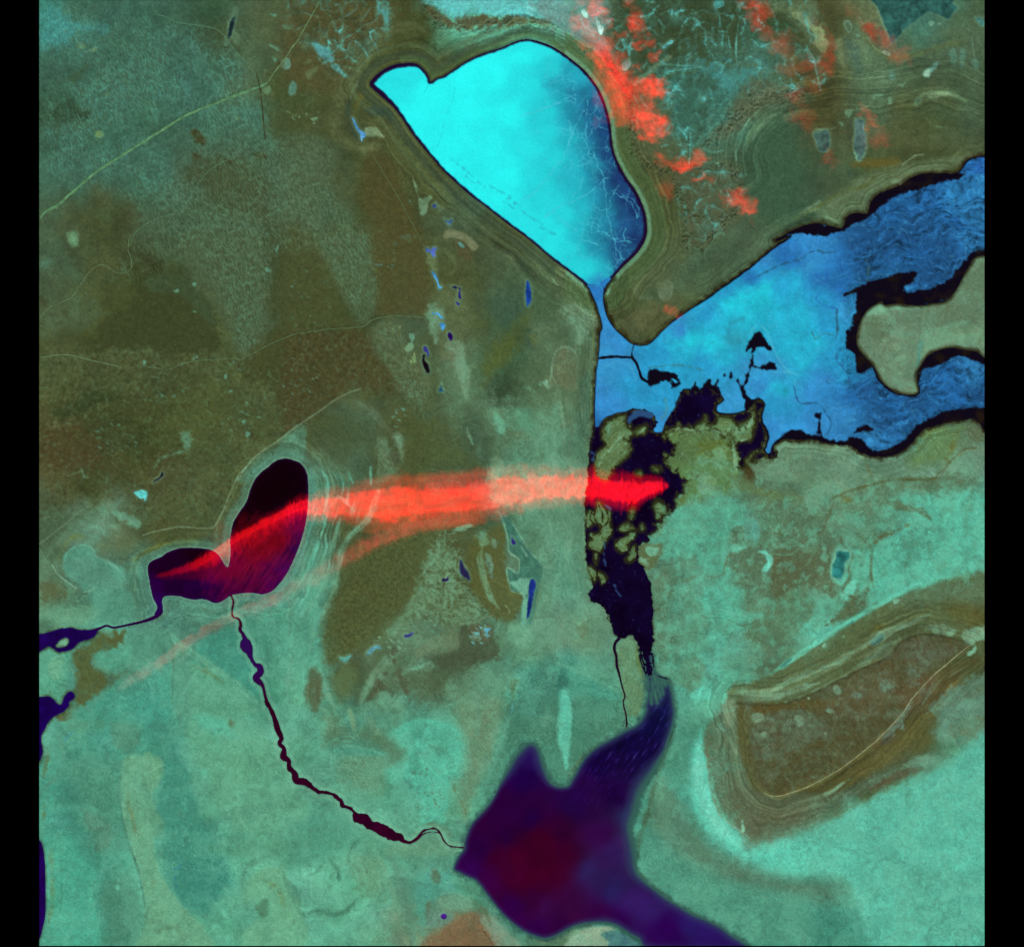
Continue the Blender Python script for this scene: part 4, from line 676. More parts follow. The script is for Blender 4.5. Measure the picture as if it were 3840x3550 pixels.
# --- south-east salt country
B(2,2,[(1000,340),(1200,280),(1480,230),(1600,330),(1600,440),(1480,480),(1440,720),(1420,800),(1200,800),(1040,700),(960,680),(960,560),(1000,460)], (84,164,136), 14, .8, 16, .3)
B(2,2,[(780,600),(840,575),(960,570),(970,640),(930,720),(860,770),(800,720)], (92,104,64), 8, .9, 6, .2); B(2,2,[(840,610),(940,600),(930,650),(870,670)], (112,176,142), 5, .9, 7); B(2,2,[(800,690),(850,690),(865,740),(835,740)], (112,160,126), 4, .8, 6)
B(2,2,[(900,490),(1000,360),(985,460),(960,500),(900,540),(870,545)], (98,140,100), 8, .8, 10, .5)
B(2,2,[(1470,510),(1530,450),(1570,450),(1590,500),(1560,570),(1490,570)], (80,104,78), 4, .9, 10); B(2,2,[(1580,470),(1620,380),(1680,420),(1695,510),(1640,560),(1580,520)], (86,150,130), 5, .8, 8); B(2,2,[(1590,480),(1640,470),(1690,480),(1680,530),(1620,530)], (78,160,140), 6, .6, 8, .3)
B(2,2,[(1470,650),(1690,590),(1800,650),(1800,950),(1760,1000),(1640,940),(1560,920),(1490,880),(1510,800),(1440,720)], (84,108,80), 6, .85, 12, .15)
B(2,2,[(1800,640),(1999,620),(1999,920),(1900,920),(1830,980),(1790,900)], (86,98,66), 10, .85, 12, .3)
B(2,2,[(1560,920),(1760,1000),(1780,1120),(1700,1110),(1580,1080)], (88,122,92), 8, .8, 10); B(2,2,[(1600,1240),(1680,1130),(1930,1150),(1940,1240),(1880,1300),(1640,1320)], (86,118,86), 6, .9, 8)
B(2,2,[(1260,930),(1500,880),(1570,950),(1580,1080),(1700,1110),(1560,1180),(1310,1130)], (84,178,150), 12, .75, 14, .3)
B(2,2,[(1690,635),(1740,632),(1790,670),(1795,740),(1750,780),(1720,770),(1755,720),(1740,660)], (112,214,186), 5, .95, 7); B(2,2,[(1490,600),(1600,600),(1510,650),(1490,640)], (104,196,166), 5, .8, 6)
B(2,2,[(1320,1180),(1400,1150),(1540,1180),(1550,1220),(1400,1290),(1310,1270)], (92,176,146), 7, .75, 9); B(2,2,[(1225,1190),(1290,1150),(1300,1200),(1250,1240)], (100,180,150), 6, .7, 8)
B(2,2,[(1060,1560),(1200,1420),(1280,1470),(1270,1600),(1180,1710),(1130,1660),(1080,1620)], (92,142,110), 8, .85, 10)
B(2,2,[(1170,1700),(1290,1640),(1330,1680),(1320,1740),(1230,1740)], (100,206,176), 8, .9, 10, .4)
B(2,2,[(1010,1000),(1060,990),(1090,1050),(1050,1100),(1015,1070)], (72,128,104), 4, .85, 5)
B(2,2,[(900,800),(1000,760),(1020,900),(930,960),(890,900)], (92,118,88), 12, .6, 16, .5); B(2,2,[(900,1220),(1000,1180),(1080,1250),(1020,1340),(910,1330)], (88,116,86), 14, .6, 14, .4)
B(2,2,[(1080,700),(1200,680),(1250,760),(1150,790)], (86,110,84), 14, .6, 16, .5); B(2,2,[(1000,1100),(1150,1120),(1280,1130),(1290,1260),(1180,1400),(1030,1350)], (82,142,114), 24, .5, 20, .4)
S(2,2,[(1110,850),(1160,860),(1220,820),(1280,820),(1410,820),(1440,720),(1490,650),(1640,610)], 5, (92,100,66), .6, 3, 3, .2); S(2,2,[(1260,1110),(1310,1135),(1400,1130),(1500,1160),(1560,1190),(1640,1170),(1750,1125)], 3, (70,76,48), .7, 2, 2); S(2,2,[(950,1340),(1030,1350),(1040,1280),(1120,1270),(1180,1240),(1260,1250)], 2.5, (74,76,50), .6, 2, 2)
S(2,2,[(900,1080),(960,1075),(1000,1060)], 8, (86,84,40), .8, 3, 4, .2)
S(2,2,[(400,560),(320,600),(330,800),(340,900)], 22, (78,140,116), .5, 12, 8, .4)
B(2,2,[(40,300),(380,300),(380,600),(400,900),(200,1000),(60,900),(60,700)], (96,140,110), 40, .5, 30, .5)
B(2,2,[(200,1130),(400,1050),(560,1150),(600,1250),(500,1400),(300,1350)], (100,146,112), 30, .6, 30, .7); B(2,2,[(330,1190),(400,1180),(400,1250),(340,1270)], (96,108,72), 10, .6, 16, .6)
B(2,2,[(640,1330),(720,1270),(770,1330),(790,1450),(830,1560),(840,1700),(800,1847),(700,1847),(660,1600),(630,1450)], (96,132,92), 8, .9, 6, .15)
S(2,2,[(775,1340),(780,1430),(815,1530),(830,1640)], 14, (92,112,56), .7, 6, 6, .5)
B(2,2,[(0,1480),(120,1460),(250,1510),(450,1590),(640,1700),(640,1847),(0,1847)], (66,146,124), 20, .8, 12, .2)
B(2,2,[(100,1540),(220,1540),(270,1600),(260,1660),(100,1680)], (50,104,88), 16, .8, 12, .2)
S(2,2,[(0,1485),(110,1455),(250,1500),(430,1580),(560,1640),(640,1690)], 10, (104,170,138), .7, 5, 4, .3)
# eastern flats
B(2,3,[(1180,220),(1340,200),(1903,180),(1903,820),(1640,830),(1420,880),(1200,980),(1020,1060),(1060,850),(1050,640),(1140,540),(1350,400),(1240,320)], (88,184,156), 22, .85, 20, .35)
B(2,3,[(1280,560),(1420,480),(1450,600),(1350,720),(1240,760)], (70,132,110), 40, .7, 36, .5); B(2,3,[(1060,420),(1160,280),(1330,220),(1400,340),(1280,430),(1100,480)], (84,150,122), 18, .6, 16, .3)
B(2,3,[(1060,560),(1140,500),(1280,450),(1300,420),(1340,425),(1335,455),(1270,480),(1150,540),(1080,580)], (86,100,66), 4, .9, 8, .2); B(2,3,[(1160,270),(1240,260),(1350,300),(1430,300),(1470,350),(1500,395),(1400,350),(1280,330)], (88,104,72), 4, .85, 8, .3)
B(2,3,[(1060,100),(1460,60),(1490,190),(1330,200),(1150,270),(900,260)], (84,110,80), 24, .7, 20, .4); B(2,3,[(1460,120),(1600,60),(1850,70),(1840,150),(1700,190),(1500,190)], (80,100,70), 18, .75, 22, .5)
B(2,3,[(380,330),(560,300),(620,420),(700,560),(500,600),(420,450)], (84,108,80), 30, .6, 24, .5)
B(2,3,[(620,660),(680,580),(780,610),(780,680),(750,750),(760,830),(830,880),(760,980),(600,900),(500,850),(480,680)], (86,96,66), 8, .85, 12, .25)
B(2,3,[(330,680),(480,680),(500,860),(400,960),(340,990),(310,920)], (86,92,62), 10, .85, 12, .3)
B(2,3,[(420,960),(480,900),(560,930),(620,1080),(560,1180),(450,1260),(450,1100)], (88,124,92), 8, .8, 10); B(2,3,[(780,600),(880,590),(930,680),(860,860),(820,900),(750,830),(760,700)], (100,200,172), 8, .6, 6, .2)
B(2,3,[(930,640),(1030,650),(1040,830),(990,870),(920,830)], (92,186,156), 10, .8, 10, .2); B(2,3,[(830,960),(920,840),(940,900),(900,980),(860,1010)], (110,210,180), 7, .85, 8, .2)
B(2,3,[(840,1050),(910,960),(1020,900),(1020,980),(1000,1050),(900,1120),(700,1200),(800,1100)], (80,90,60), 9, .9, 12, .3)
for q in ([(330,660),(320,760),(325,850),(305,920),(350,980)], [(850,460),(830,560),(870,610),(910,640),(905,700),(885,760),(890,830),(850,900),(840,940),(900,970)], [(970,490),(1000,550),(1060,620),(1050,720),(1055,820),(1070,900)], [(450,660),(560,560),(680,490),(720,400),(770,280)], [(220,500),(400,490),(460,480)]): S(2,3,q, 9, (84,88,56), .7, 4, 4, .2)
S(2,3,[(330,655),(450,655),(520,600)], 6, (110,190,160), .7, 4, 4, .3)
S(2,3,[(700,270),(860,190),(1000,150),(1200,100),(1500,90),(1560,50),(1620,0)], 9, (82,86,50), .8, 4, 3, .1)
S(2,3,[(0,60),(140,150),(280,200),(460,200)], 30, (96,116,70), .5, 14, 12, .4); B(2,3,[(840,230),(900,230),(880,280),(840,270)], (100,108,52), 9, .7, 8, .4)
B(2,3,[(80,280),(200,380),(220,520),(120,540),(100,400)], (86,146,128), 8, .6, 8, .2)
# the long bright strand and the ridges south of it
B(2,3,[(0,1640),(250,1580),(480,1430),(700,1290),(900,1170),(1110,1050),(1300,960),(1500,885),(1650,835),(1960,820),(1960,1500),(1790,1330),(1600,1260),(1400,1250),(1250,1330),(1190,1420),(950,1530),(700,1650),(450,1760),(180,1790),(0,1780)], (84,98,62), 10, .9, 8, .2)
B(2,3,[(1300,960),(1600,880),(1903,860),(1903,1010),(1600,1000),(1400,1040),(1200,1060)], (88,110,80), 24, .6, 18, .4)
B(2,3,[(1570,1040),(1903,1050),(1903,1200),(1720,1170)], (84,82,40), 22, .7, 20, .4); B(2,3,[(1050,1220),(1100,1180),(1160,1190),(1120,1240)], (86,88,40), 10, .7, 8)
S(2,3,[(300,1555),(480,1430),(700,1285),(900,1155),(1100,1042),(1350,900),(1440,865)], 17, (104,216,186), .9, 6, 4, .2)
S(2,3,[(0,1690),(160,1700),(300,1680),(450,1600),(600,1550),(760,1480),(950,1375),(1120,1250),(1300,1190),(1500,1105)], 20, (122,154,118), .8, 7, 6, .3); S(2,3,[(950,1370),(1060,1310),(1200,1240),(1300,1190)], 26, (122,150,114), .7, 9, 6, .2)
S(2,3,[(20,1760),(200,1745),(360,1720),(520,1660),(660,1620)], 24, (124,154,120), .8, 8, 7, .35); S(2,3,[(930,1510),(1030,1440),(1150,1360),(1260,1285)], 28, (122,152,116), .8, 8, 6, .15)
S(2,3,[(1440,1770),(1520,1650),(1640,1560),(1780,1495)], 18, (122,150,116), .8, 7, 5, .2)
B(2,3,[(1720,1250),(1800,1215),(1960,1200),(1960,1290),(1850,1300),(1800,1330),(1730,1280)], (126,160,124), 6, .9, 8, .2); B(2,3,[(1620,1240),(1660,1240),(1665,1265),(1630,1265)], (130,170,130), 4, .85, 5)
B(2,3,[(1440,1200),(1560,1180),(1700,1230),(1620,1260),(1500,1230)], (120,150,116), 8, .6, 12, .6)
B(2,3,[(1050,1310),(1090,1270),(1160,1240),(1140,1290),(1080,1340)], (88,140,124), 5, .9, 6); B(2,3,[(1060,1335),(1110,1300),(1140,1285),(1080,1340)], (56,84,72), 4, .7, 4)
for q in ([(370,1500),(420,1450),(470,1425),(450,1460),(400,1500)], [(875,1180),(930,1155),(910,1170),(880,1190)]): B(2,3,q, (62,124,112), 4, .85, 4)
for q in ([(680,1340),(715,1320),(700,1350)], [(840,1270),(870,1250),(850,1275)], [(1220,1000),(1270,995),(1230,1030)], [(1780,1390),(1840,1350),(1830,1390),(1790,1410)]): B(2,3,q, (128,186,150), 3, .85, 5)
# plateau
PLATEAU = T(2,3,[(45,1775),(200,1790),(450,1760),(700,1650),(950,1530),(1190,1420),(1260,1330),(1400,1262),(1600,1272),(1790,1333),(1700,1420),(1550,1530),(1450,1640),(1380,1740),(1345,1760)]) + T(3,3,[(1280,100),(1200,190),(1100,290),(950,405),(800,510),(650,600),(500,660),(400,702),(345,716),(270,692),(205,630),(155,520),(130,350),(125,230),(100,150),(55,70)])
blob(PLATEAU, (77,78,48), 6, .9, 4, .12, h=0.25)
B(3,3,[(60,30),(400,20),(600,0),(900,0),(600,60),(280,90),(140,200),(125,350),(80,200)], (88,78,38), 12, .85, 8, .2)
B(3,3,[(150,180),(280,110),(500,60),(720,140),(760,260),(560,330),(420,420),(300,440),(150,400),(130,260)], (88,104,80), 14, .75, 18, .5)
B(2,3,[(760,1700),(1000,1600),(1200,1480),(1240,1650),(1100,1847),(700,1847)], (96,92,64), 30, .6, 24, .5); B(2,3,[(1280,1320),(1420,1280),(1600,1310),(1690,1370),(1540,1470),(1330,1500),(1280,1400)], (92,100,80), 18, .6, 18, .6)
for q in ([(1100,1620),(1200,1600),(1220,1680),(1150,1700)], [(910,1700),(990,1690),(980,1740)], [(1310,1530),(1380,1480),(1420,1560),(1350,1600)]): B(2,3,q, (100,118,98), 8, .65, 12, .5)
for q in ([(155,110),(200,90),(242,100),(235,140),(180,170)], [(470,110),(520,110),(555,150),(520,190),(490,160)], [(700,75),(740,65),(800,95),(740,90)], [(230,245),(260,240),(255,265),(235,262)], [(690,250),(715,235),(715,260)]): B(3,3,q, (120,148,118), 4, .8, 6)
B(2,3,[(770,1650),(800,1635),(830,1680),(800,1710),(775,1690)], (124,160,126), 4, .85, 5); B(2,3,[(575,1735),(590,1728),(592,1748)], (150,200,160), 3, .9, 3); B(3,3,[(90,175),(105,160),(108,185),(95,198)], (160,210,170), 3, .9, 3)
B(2,3,[(1250,1650),(1500,1560),(1380,1720),(1290,1800)], (100,80,54), 24, .6, 18, .4)
S(3,3,[(130,640),(300,760),(550,710),(800,610),(1000,480),(1200,320),(1380,170),(1560,0)], 80, (86,80,40), .8, 24, 8, .2); S(2,3,[(1903,1440),(1700,1520),(1560,1700),(1440,1847)], 70, (88,80,42), .8, 20, 8, .2)
B(3,3,[(1340,20),(1365,10),(1300,110),(1310,190),(1290,220),(1250,210),(1210,300),(1150,320),(1130,290),(1180,220)], (100,116,98), 4, .85, 7, .2); B(3,3,[(1130,290),(1200,265),(1220,300),(1150,330),(1120,320)], (80,78,56), 4, .8, 5)
B(3,3,[(1240,280),(1400,160),(1540,40),(1640,0),(1560,160),(1540,300),(1460,360),(1300,400),(1100,500),(1000,540)], (92,92,50), 24, .75, 18, .4)
B(2,3,[(1500,1847),(1600,1700),(1760,1600),(1960,1560),(1960,1847)], (96,130,108), 20, .8, 20, .4)
B(3,3,[(1540,200),(1560,100),(1640,30),(1760,0),(1960,-20),(1960,330),(1760,330),(1560,310)], (96,134,112), 14, .85, 18, .5)
B(3,3,[(1690,180),(1800,120),(1903,130),(1903,330),(1780,370),(1640,290)], (92,100,66), 14, .5, 26, .8)
S(3,3,[(420,830),(520,760),(640,730),(760,680),(830,630),(890,590)], 12, (124,160,124), .85, 4, 4, .15); S(3,3,[(230,960),(300,920),(400,860),(440,800),(530,760)], 10, (136,180,146), .8, 4, 4, .2)
S(3,3,[(300,940),(500,860),(700,780),(900,690),(1100,590),(1300,480)], 44, (88,112,90), .7, 16, 8, .3); B(3,3,[(1040,665),(1150,590),(1280,520),(1370,490),(1455,505),(1440,530),(1280,590),(1150,640)], (84,80,54), 6, .9, 8, .4)
S(3,3,[(690,915),(800,860),(900,800),(1060,720),(1200,650),(1260,610)], 10, (92,92,54), .7, 4, 5, .4); B(3,3,[(1280,510),(1400,420),(1520,400),(1530,460),(1480,500),(1380,490)], (108,146,118), 8, .75, 8, .2)
B(3,3,[(150,1090),(400,1040),(700,940),(900,830),(1100,720),(1300,620),(1500,530),(1700,420),(1960,300),(1960,1880),(1050,1880),(1010,1700),(940,1500),(860,1340),(700,1280),(300,1320),(0,1240),(0,980),(100,1060)], (86,182,156), 22, .85, 18, .2)
B(3,3,[(1100,780),(1500,700),(1903,600),(1903,1000),(1500,1100),(1200,1000)], (86,178,152), 40, .5, 30, .4); B(3,3,[(900,1000),(1200,1050),(1300,1200),(1200,1300),(1000,1150)], (80,154,130), 40, .5, 30, .4); B(3,3,[(1300,1250),(1700,1300),(1900,1500),(1800,1800),(1400,1700),(1300,1500)], (86,164,138), 50, .7, 40, .5)
B(3,3,[(150,1100),(500,1090),(700,1140),(650,1260),(400,1290),(160,1200)], (84,178,154), 30, .7, 14, .2)
B(3,3,[(0,1250),(300,1320),(660,1310),(820,1390),(900,1500),(960,1660),(1020,1880),(0,1880),(0,1600)], (66,138,116), 26, .85, 16, .2); B(3,3,[(640,1400),(800,1400),(860,1480),(700,1480)], (58,120,98), 30, .7, 20, .3); B(3,3,[(700,1620),(900,1640),(960,1850),(700,1850)], (54,126,106), 40, .7, 30, .3)
for q, wd in (([(870,1290),(920,1370),(960,1450),(1010,1520),(1040,1620)], 22), ([(960,1520),(1000,1620),(1050,1720)], 26), ([(1050,1240),(1110,1320),(1160,1360)], 30), ([(1520,1000),(1540,1080),(1560,1180),(1575,1230)], 5), ([(1230,1100),(1330,1170),(1440,1240),(1530,1285)], 3), ([(1690,620),(1690,740),(1720,800)], 5), ([(1580,1280),(1640,1350),(1670,1400)], 5), ([(1800,1510),(1850,1590),(1890,1640)], 6), ([(1090,900),(1080,1000),(1085,1080)], 4), ([(840,1020),(880,1080),(1000,1080)], 4), ([(1290,930),(1320,980)], 6), ([(720,1270),(820,1290),(880,1270)], 4), ([(1730,1190),(1765,1260),(1780,1310)], 6), ([(1640,900),(1590,950)], 4)):
    S(3,3,q, wd, (104,206,178), .6, 4 + wd * .25, 5, .4)
# pale beach below the plateau
B(3,2,[(1250,230),(1180,400),(1180,600),(1200,800),(1270,950),(1400,1080),(1550,1180),(1700,1260),(1900,1300),(2040,1300),(2040,1070),(1750,1080),(1640,1100),(1560,1000),(1450,900),(1370,800),(1330,680),(1300,520),(1290,350),(1270,240)], (94,204,176), 16, .9, 8, .15)
B(3,2,[(1290,230),(1400,60),(1520,0),(1640,0),(1620,300),(1650,520),(1740,690),(1850,720),(2030,690),(2200,760),(2100,940),(1800,1010),(1650,1080),(1560,965),(1450,880),(1370,760),(1320,500),(1270,330)], (88,104,76), 14, .85, 10, .3)
B(3,2,[(1520,10),(1600,40),(1620,300),(1660,560),(1740,690),(1640,640),(1580,500),(1540,300)], (84,82,42), 14, .8, 8, .2)
B(3,2,[(1420,780),(1560,620),(1740,760),(2000,760),(1990,960),(1700,1060),(1600,980)], (90,90,64), 60, .5, 18, .3)
B(3,2,[(1430,0),(1520,0),(1510,170),(1430,170)], (122,140,106), 10, .8, 10); B(3,2,[(1450,260),(1490,280),(1530,400),(1500,380)], (120,148,112), 8, .7, 8); S(3,2,[(1290,300),(1310,450),(1330,650),(1370,790),(1420,880)], 10, (104,96,64), .7, 5, 5, .4); S(3,2,[(1390,850),(1470,920),(1560,980),(1620,1030)], 4, (150,170,140), .7, 2, 2)
B(3,2,[(1370,180),(1410,170),(1440,220),(1390,240)], (110,160,130), 6, .7, 9, .4)
B(3,2,[(1565,900),(1580,930),(1590,980),(1560,985)], (130,190,156), 4, .9, 3); B(3,2,[(1560,1080),(1600,1060),(1640,1100),(1580,1130)], (72,110,92), 7, .8, 5); S(3,2,[(1560,990),(1585,1060),(1640,1105)], 5, (134,150,116), .7, 3, 2)
B(3,2,[(930,640),(1000,640),(1080,720),(1200,900),(1350,1080),(1550,1200),(1800,1300),(2030,1335),(2250,1350),(2380,1410),(2250,1500),(2030,1480),(1600,1420),(1300,1300),(1000,1110),(850,920),(860,800)], (84,108,84), 46, .72, 16, .2)
B(3,2,[(1850,1090),(2300,1050),(2420,1180),(2100,1290),(1850,1280)], (94,200,172), 70, .6, 14, .2)
B(3,2,[(800,1000),(900,1020),(1100,1180),(1400,1340),(2030,1500),(2030,1880),(1560,1838),(1480,1750),(1200,1600),(1000,1480),(870,1340),(800,1200)], (78,148,122), 34, .8, 16, .25)
B(3,2,[(1080,130),(1240,160),(1180,350),(1160,640),(1020,600),(960,480),(1020,320)], (72,138,114), 34, .7, 14, .2); B(3,2,[(900,620),(980,560),(1000,640),(1080,800),(960,780),(880,740)], (96,148,116), 24, .6, 14, .3)
S(3,2,[(1245,330),(1240,480),(1260,640),(1300,780),(1380,920),(1480,1030),(1580,1110)], 46, (124,222,196), .8, 16, 5, .15); S(3,3,[(170,1100),(420,1050),(700,950),(900,850),(1100,740),(1280,650)], 34, (104,206,180), .5, 18, 5, .2)
S(3,2,[(1540,1840),(1400,1710),(1200,1610),(1000,1490),(860,1380),(785,1260)], 22, (66,98,66), .75, 9, 4); S(3,2,[(785,1180),(800,1020),(850,860),(900,650),(960,480),(1020,320),(1065,180)], 18, (66,92,66), .7, 8, 6)
# tongue of land west of the sea's neck
B(3,2,[(0,0),(640,0),(640,240),(480,330),(400,400),(300,560),(200,640),(130,600),(60,430),(0,300)], (66,120,96), 24, .8, 10, .2); B(3,2,[(120,0),(160,0),(300,300),(200,560),(120,500),(60,350)], (66,128,104), 24, .5, 10)
B(3,2,[(210,-20),(275,-20),(290,150),(262,450),(245,515),(230,470),(200,340),(180,230)], (96,196,166), 7, .9, 7, .1); B(2,2,[(195,1700),(240,1670),(270,1720),(285,1880),(205,1880)], (92,190,162), 8, .9, 7); S(3,2,[(600,80),(570,130),(545,190)], 14, (88,176,150), .6, 8, 4)
S(3,2,[(650,250),(540,310),(440,370),(360,440),(300,530),(240,620)], 16, (80,90,58), .7, 8, 5)
# bottom: white spit and shallows
B(3,2,[(205,1880),(300,1765),(380,1712),(480,1690),(600,1688),(640,1715),(520,1738),(508,1760),(560,1800),(640,1880)], (146,172,142), 4, .95, 5, .1); B(3,2,[(520,1745),(640,1730),(760,1790),(900,1880),(600,1880),(560,1800)], (62,104,112), 8, .9, 6)
B(3,2,[(-40,1760),(80,1800),(220,1760),(260,1780),(200,1880),(-40,1880)], (74,112,84), 10, .8, 8, .2)
# --- south-centre
B(3,1,[(760,270),(790,230),(850,190),(960,140),(1080,125),(1200,170),(1320,230),(1350,330),(1340,450),(1300,560),(1240,600),(1220,750),(1180,900),(1030,950),(1010,800),(1000,700),(930,600),(780,620),(730,510),(820,480),(900,400),(830,330)], (86,184,154), 10, .85, 12, .2)
B(3,1,[(930,230),(1010,200),(1050,280),(960,300)], (68,146,122), 12, .8, 10); B(3,1,[(1080,340),(1180,330),(1220,410),(1130,390)], (74,138,112), 12, .8, 10); B(3,1,[(960,390),(1010,370),(1000,520),(960,540)], (70,146,120), 10, .7, 8)
for q in ([(1230,580),(1260,620),(1275,690),(1250,660)], [(1280,680),(1330,780),(1350,850),(1320,830)], [(1255,460),(1270,490)], [(1330,580),(1345,650)]): S(3,1,q, 7, (92,92,60), .7, 4, 5, .3)
spots(1610, 2990, 60, 50, 40, 4, (84,110,80), 61, .55); spots(1560, 2900, 60, 30, 20, 3, (84,104,74), 62, .6); spots(1640, 3060, 50, 30, 20, 4, (104,196,164), 63, .6)
B(3,1,[(1030,930),(1100,910),(1210,960),(1230,1010),(1150,960),(1060,945)], (84,102,72), 9, .7, 8, .3)
B(3,1,[(340,90),(500,250),(640,180),(900,380),(800,480),(640,330),(480,280),(300,330)], (84,104,72), 24, .6, 18, .4)
B(3,1,[(1300,0),(1650,0),(1640,180),(1580,330),(1560,450),(1480,600),(1380,780),(1340,900),(1300,700),(1360,500),(1340,300)], (104,132,98), 24, .8, 14, .3); S(3,1,[(1500,60),(1480,180),(1470,280)], 24, (108,100,70), .5, 14, 10, .4)
B(3,1,[(1660,0),(2000,0),(1999,300),(1820,300),(1720,400),(1620,560),(1520,700),(1500,640),(1560,450),(1640,250)], (64,116,92), 24, .85, 12, .2); S(3,1,[(1690,100),(1640,230),(1560,450),(1500,620)], 16, (92,150,122), .5, 8, 6, .4)
S(3,1,[(1700,20),(1705,60),(1695,90)], 5, (90,180,200), .8, 3, 3, .3)
B(3,1,[(500,380),(700,400),(760,480),(740,640),(600,700),(420,600),(380,500)], (94,134,100), 30, .7, 18, .3); B(3,1,[(320,370),(500,350),(700,370),(760,410),(600,410),(400,400)], (70,144,122), 10, .8, 8, .3)
for q in ([(300,330),(400,280),(480,265),(540,300)], [(330,390),(450,340),(560,350),(700,390),(760,430)], [(380,300),(520,310)]): S(3,1,q, 8, (104,180,148), .7, 4, 5, .3)
B(3,1,[(460,80),(495,60),(530,200),(505,225)], (118,156,114), 4, .8, 4, .3); B(3,1,[(600,150),(650,130),(720,250),(680,260)], (106,150,116), 6, .7, 6, .4); B(3,1,[(280,60),(330,100),(350,190),(310,210)], (110,156,118), 8, .6, 10, .4)
B(3,1,[(200,780),(420,830),(520,960),(540,1020),(420,1150),(250,1200),(0,1250),(0,900),(120,850)], (74,144,118), 24, .7, 18, .3)
for q, wd in (([(330,1190),(390,1260),(400,1340)], 50), ([(10,1340),(70,1420),(100,1560),(140,1610)], 36), ([(140,1600),(250,1580),(400,1600),(480,1550),(540,1480)], 26), ([(470,1190),(500,1100),(550,1040)], 26), ([(180,1310),(220,1290),(300,1210)], 18)): S(3,1,q, wd * .75, (68,124,98), .95, 8, 8, .15)
B(3,1,[(480,1200),(560,1150),(700,1180),(760,1350),(740,1500),(560,1420)], (104,148,110), 24, .6, 20, .4); spots(1360, 3300, 45, 60, 26, 4, (96,112,70), 64, .5)
B(3,1,[(780,1180),(840,1200),(900,1350),(930,1500),(990,1700),(960,1840),(900,1700),(830,1450)], (84,128,104), 16, .7, 8, .3)
for q in ([(660,1080),(740,1250),(800,1450),(860,1650)], [(720,1180),(800,1400),(850,1560)], [(560,1040),(660,1130),(740,1300)]): S(3,1,q, 9, (112,164,126), .5, 6, 5, .3)
B(3,1,[(760,1120),(900,1060),(1150,1000),(1320,1110),(1260,1160),(1100,1170),(860,1160)], (104,154,118), 18, .7, 12, .2); B(3,1,[(1080,1170),(1250,1190),(1240,1300),(1100,1280)], (78,138,114), 18, .7, 14, .3)
B(3,1,[(960,1400),(1060,1250),(1230,1280),(1300,1400),(1320,1440),(1100,1500),(1060,1700),(1030,1720)], (78,158,138), 14, .75, 14, .3); B(3,1,[(1090,1280),(1140,1260),(1150,1350),(1110,1360)], (82,98,74), 9, .8, 8, .3); B(3,1,[(1050,1530),(1085,1500),(1090,1620),(1060,1640)], (92,106,76), 8, .75, 7)
S(3,1,[(1130,1480),(1200,1440),(1290,1445),(1380,1490)], 8, (118,180,148), .7, 4, 4, .3); B(3,1,[(1140,1480),(1280,1450),(1400,1500),(1380,1580),(1260,1570),(1160,1540)], (104,146,116), 7, .8, 6)
B(3,1,[(1060,1560),(1130,1570),(1260,1590),(1270,1650),(1200,1690),(1080,1690)], (92,128,112), 9, .7, 6)
B(3,1,[(1050,1880),(1060,1780),(1160,1720),(1240,1660),(1290,1590),(1420,1580),(1500,1640),(1560,1740),(1640,1880)], (124,100,70), 14, .85, 10, .25); B(3,1,[(1450,1650),(1530,1600),(1640,1690),(1740,1790),(1760,1880),(1600,1880),(1540,1760)], (128,142,116), 9, .85, 8, .2)
S(3,1,[(1390,1480),(1450,1540),(1520,1610),(1545,1680)], 20, (88,100,66), .7, 7, 6, .3); S(3,1,[(1480,1720),(1530,1780),(1560,1847)], 3, (92,66,44), .8, 2, 2); S(3,1,[(1040,1847),(1035,1800),(1045,1795)], 6, (40,16,22), .9, 2, 1)
S(3,1,[(1460,1375),(1520,1450),(1600,1560),(1700,1680),(1800,1760)], 14, (84,176,150), .75, 6, 4, .2); S(3,1,[(1560,1560),(1680,1700),(1800,1800),(1900,1847)], 30, (72,116,90), .7, 10, 6)
# --- south-west
B(3,0,[(950,450),(1050,420),(1120,500),(1180,700),(1260,950),(1400,1180),(1450,1350),(1350,1500),(1250,1600),(1130,1580),(1010,1430),(925,1250),(960,1000),(890,800),(940,600)], (62,138,116), 14, .85, 12, .15); B(3,0,[(1040,1180),(1090,1180),(1400,1200),(1420,1380),(1250,1520),(1100,1500),(1060,1350)], (54,130,112), 20, .7, 14, .2)
B(3,0,[(560,110),(640,90),(760,200),(760,330),(660,390),(560,300)], (80,132,106), 12, .7, 10, .3); B(3,0,[(780,150),(1060,120),(1100,420),(960,420),(860,300)], (62,132,112), 26, .6, 16, .3)
B(3,0,[(640,440),(800,400),(920,430),(950,520),(900,620),(860,700),(880,830),(930,910),(880,1010),(880,1150),(930,1300),(1020,1450),(1130,1580),(1240,1690),(1300,1880),(740,1880),(800,1700),(800,1500),(760,1300),(700,1100),(640,900),(620,700)], (106,166,128), 7, .9, 8, .2)
B(3,0,[(760,620),(830,620),(860,760),(930,880),(950,1000),(880,1000),(820,800)], (82,140,110), 10, .7, 8, .4); S(3,0,[(670,620),(690,780),(720,900),(740,1020)], 16, (104,120,78), .6, 6, 9, .6); S(3,0,[(830,1270),(870,1350),(890,1400)], 14, (100,128,88), .5, 6, 9, .5)
S(3,0,[(625,560),(615,700),(640,900),(690,1080),(750,1250),(790,1420),(805,1560)], 7, (62,110,92), .8, 4, 3, .1)
B(3,0,[(200,480),(600,420),(610,700),(620,900),(680,1080),(400,1100),(350,850),(280,650)], (76,140,114), 24, .7, 18, .2); B(3,0,[(340,820),(420,850),(540,930),(560,1050),(500,1130),(440,1120),(450,1000),(380,950)], (80,120,96), 10, .6, 12, .4)
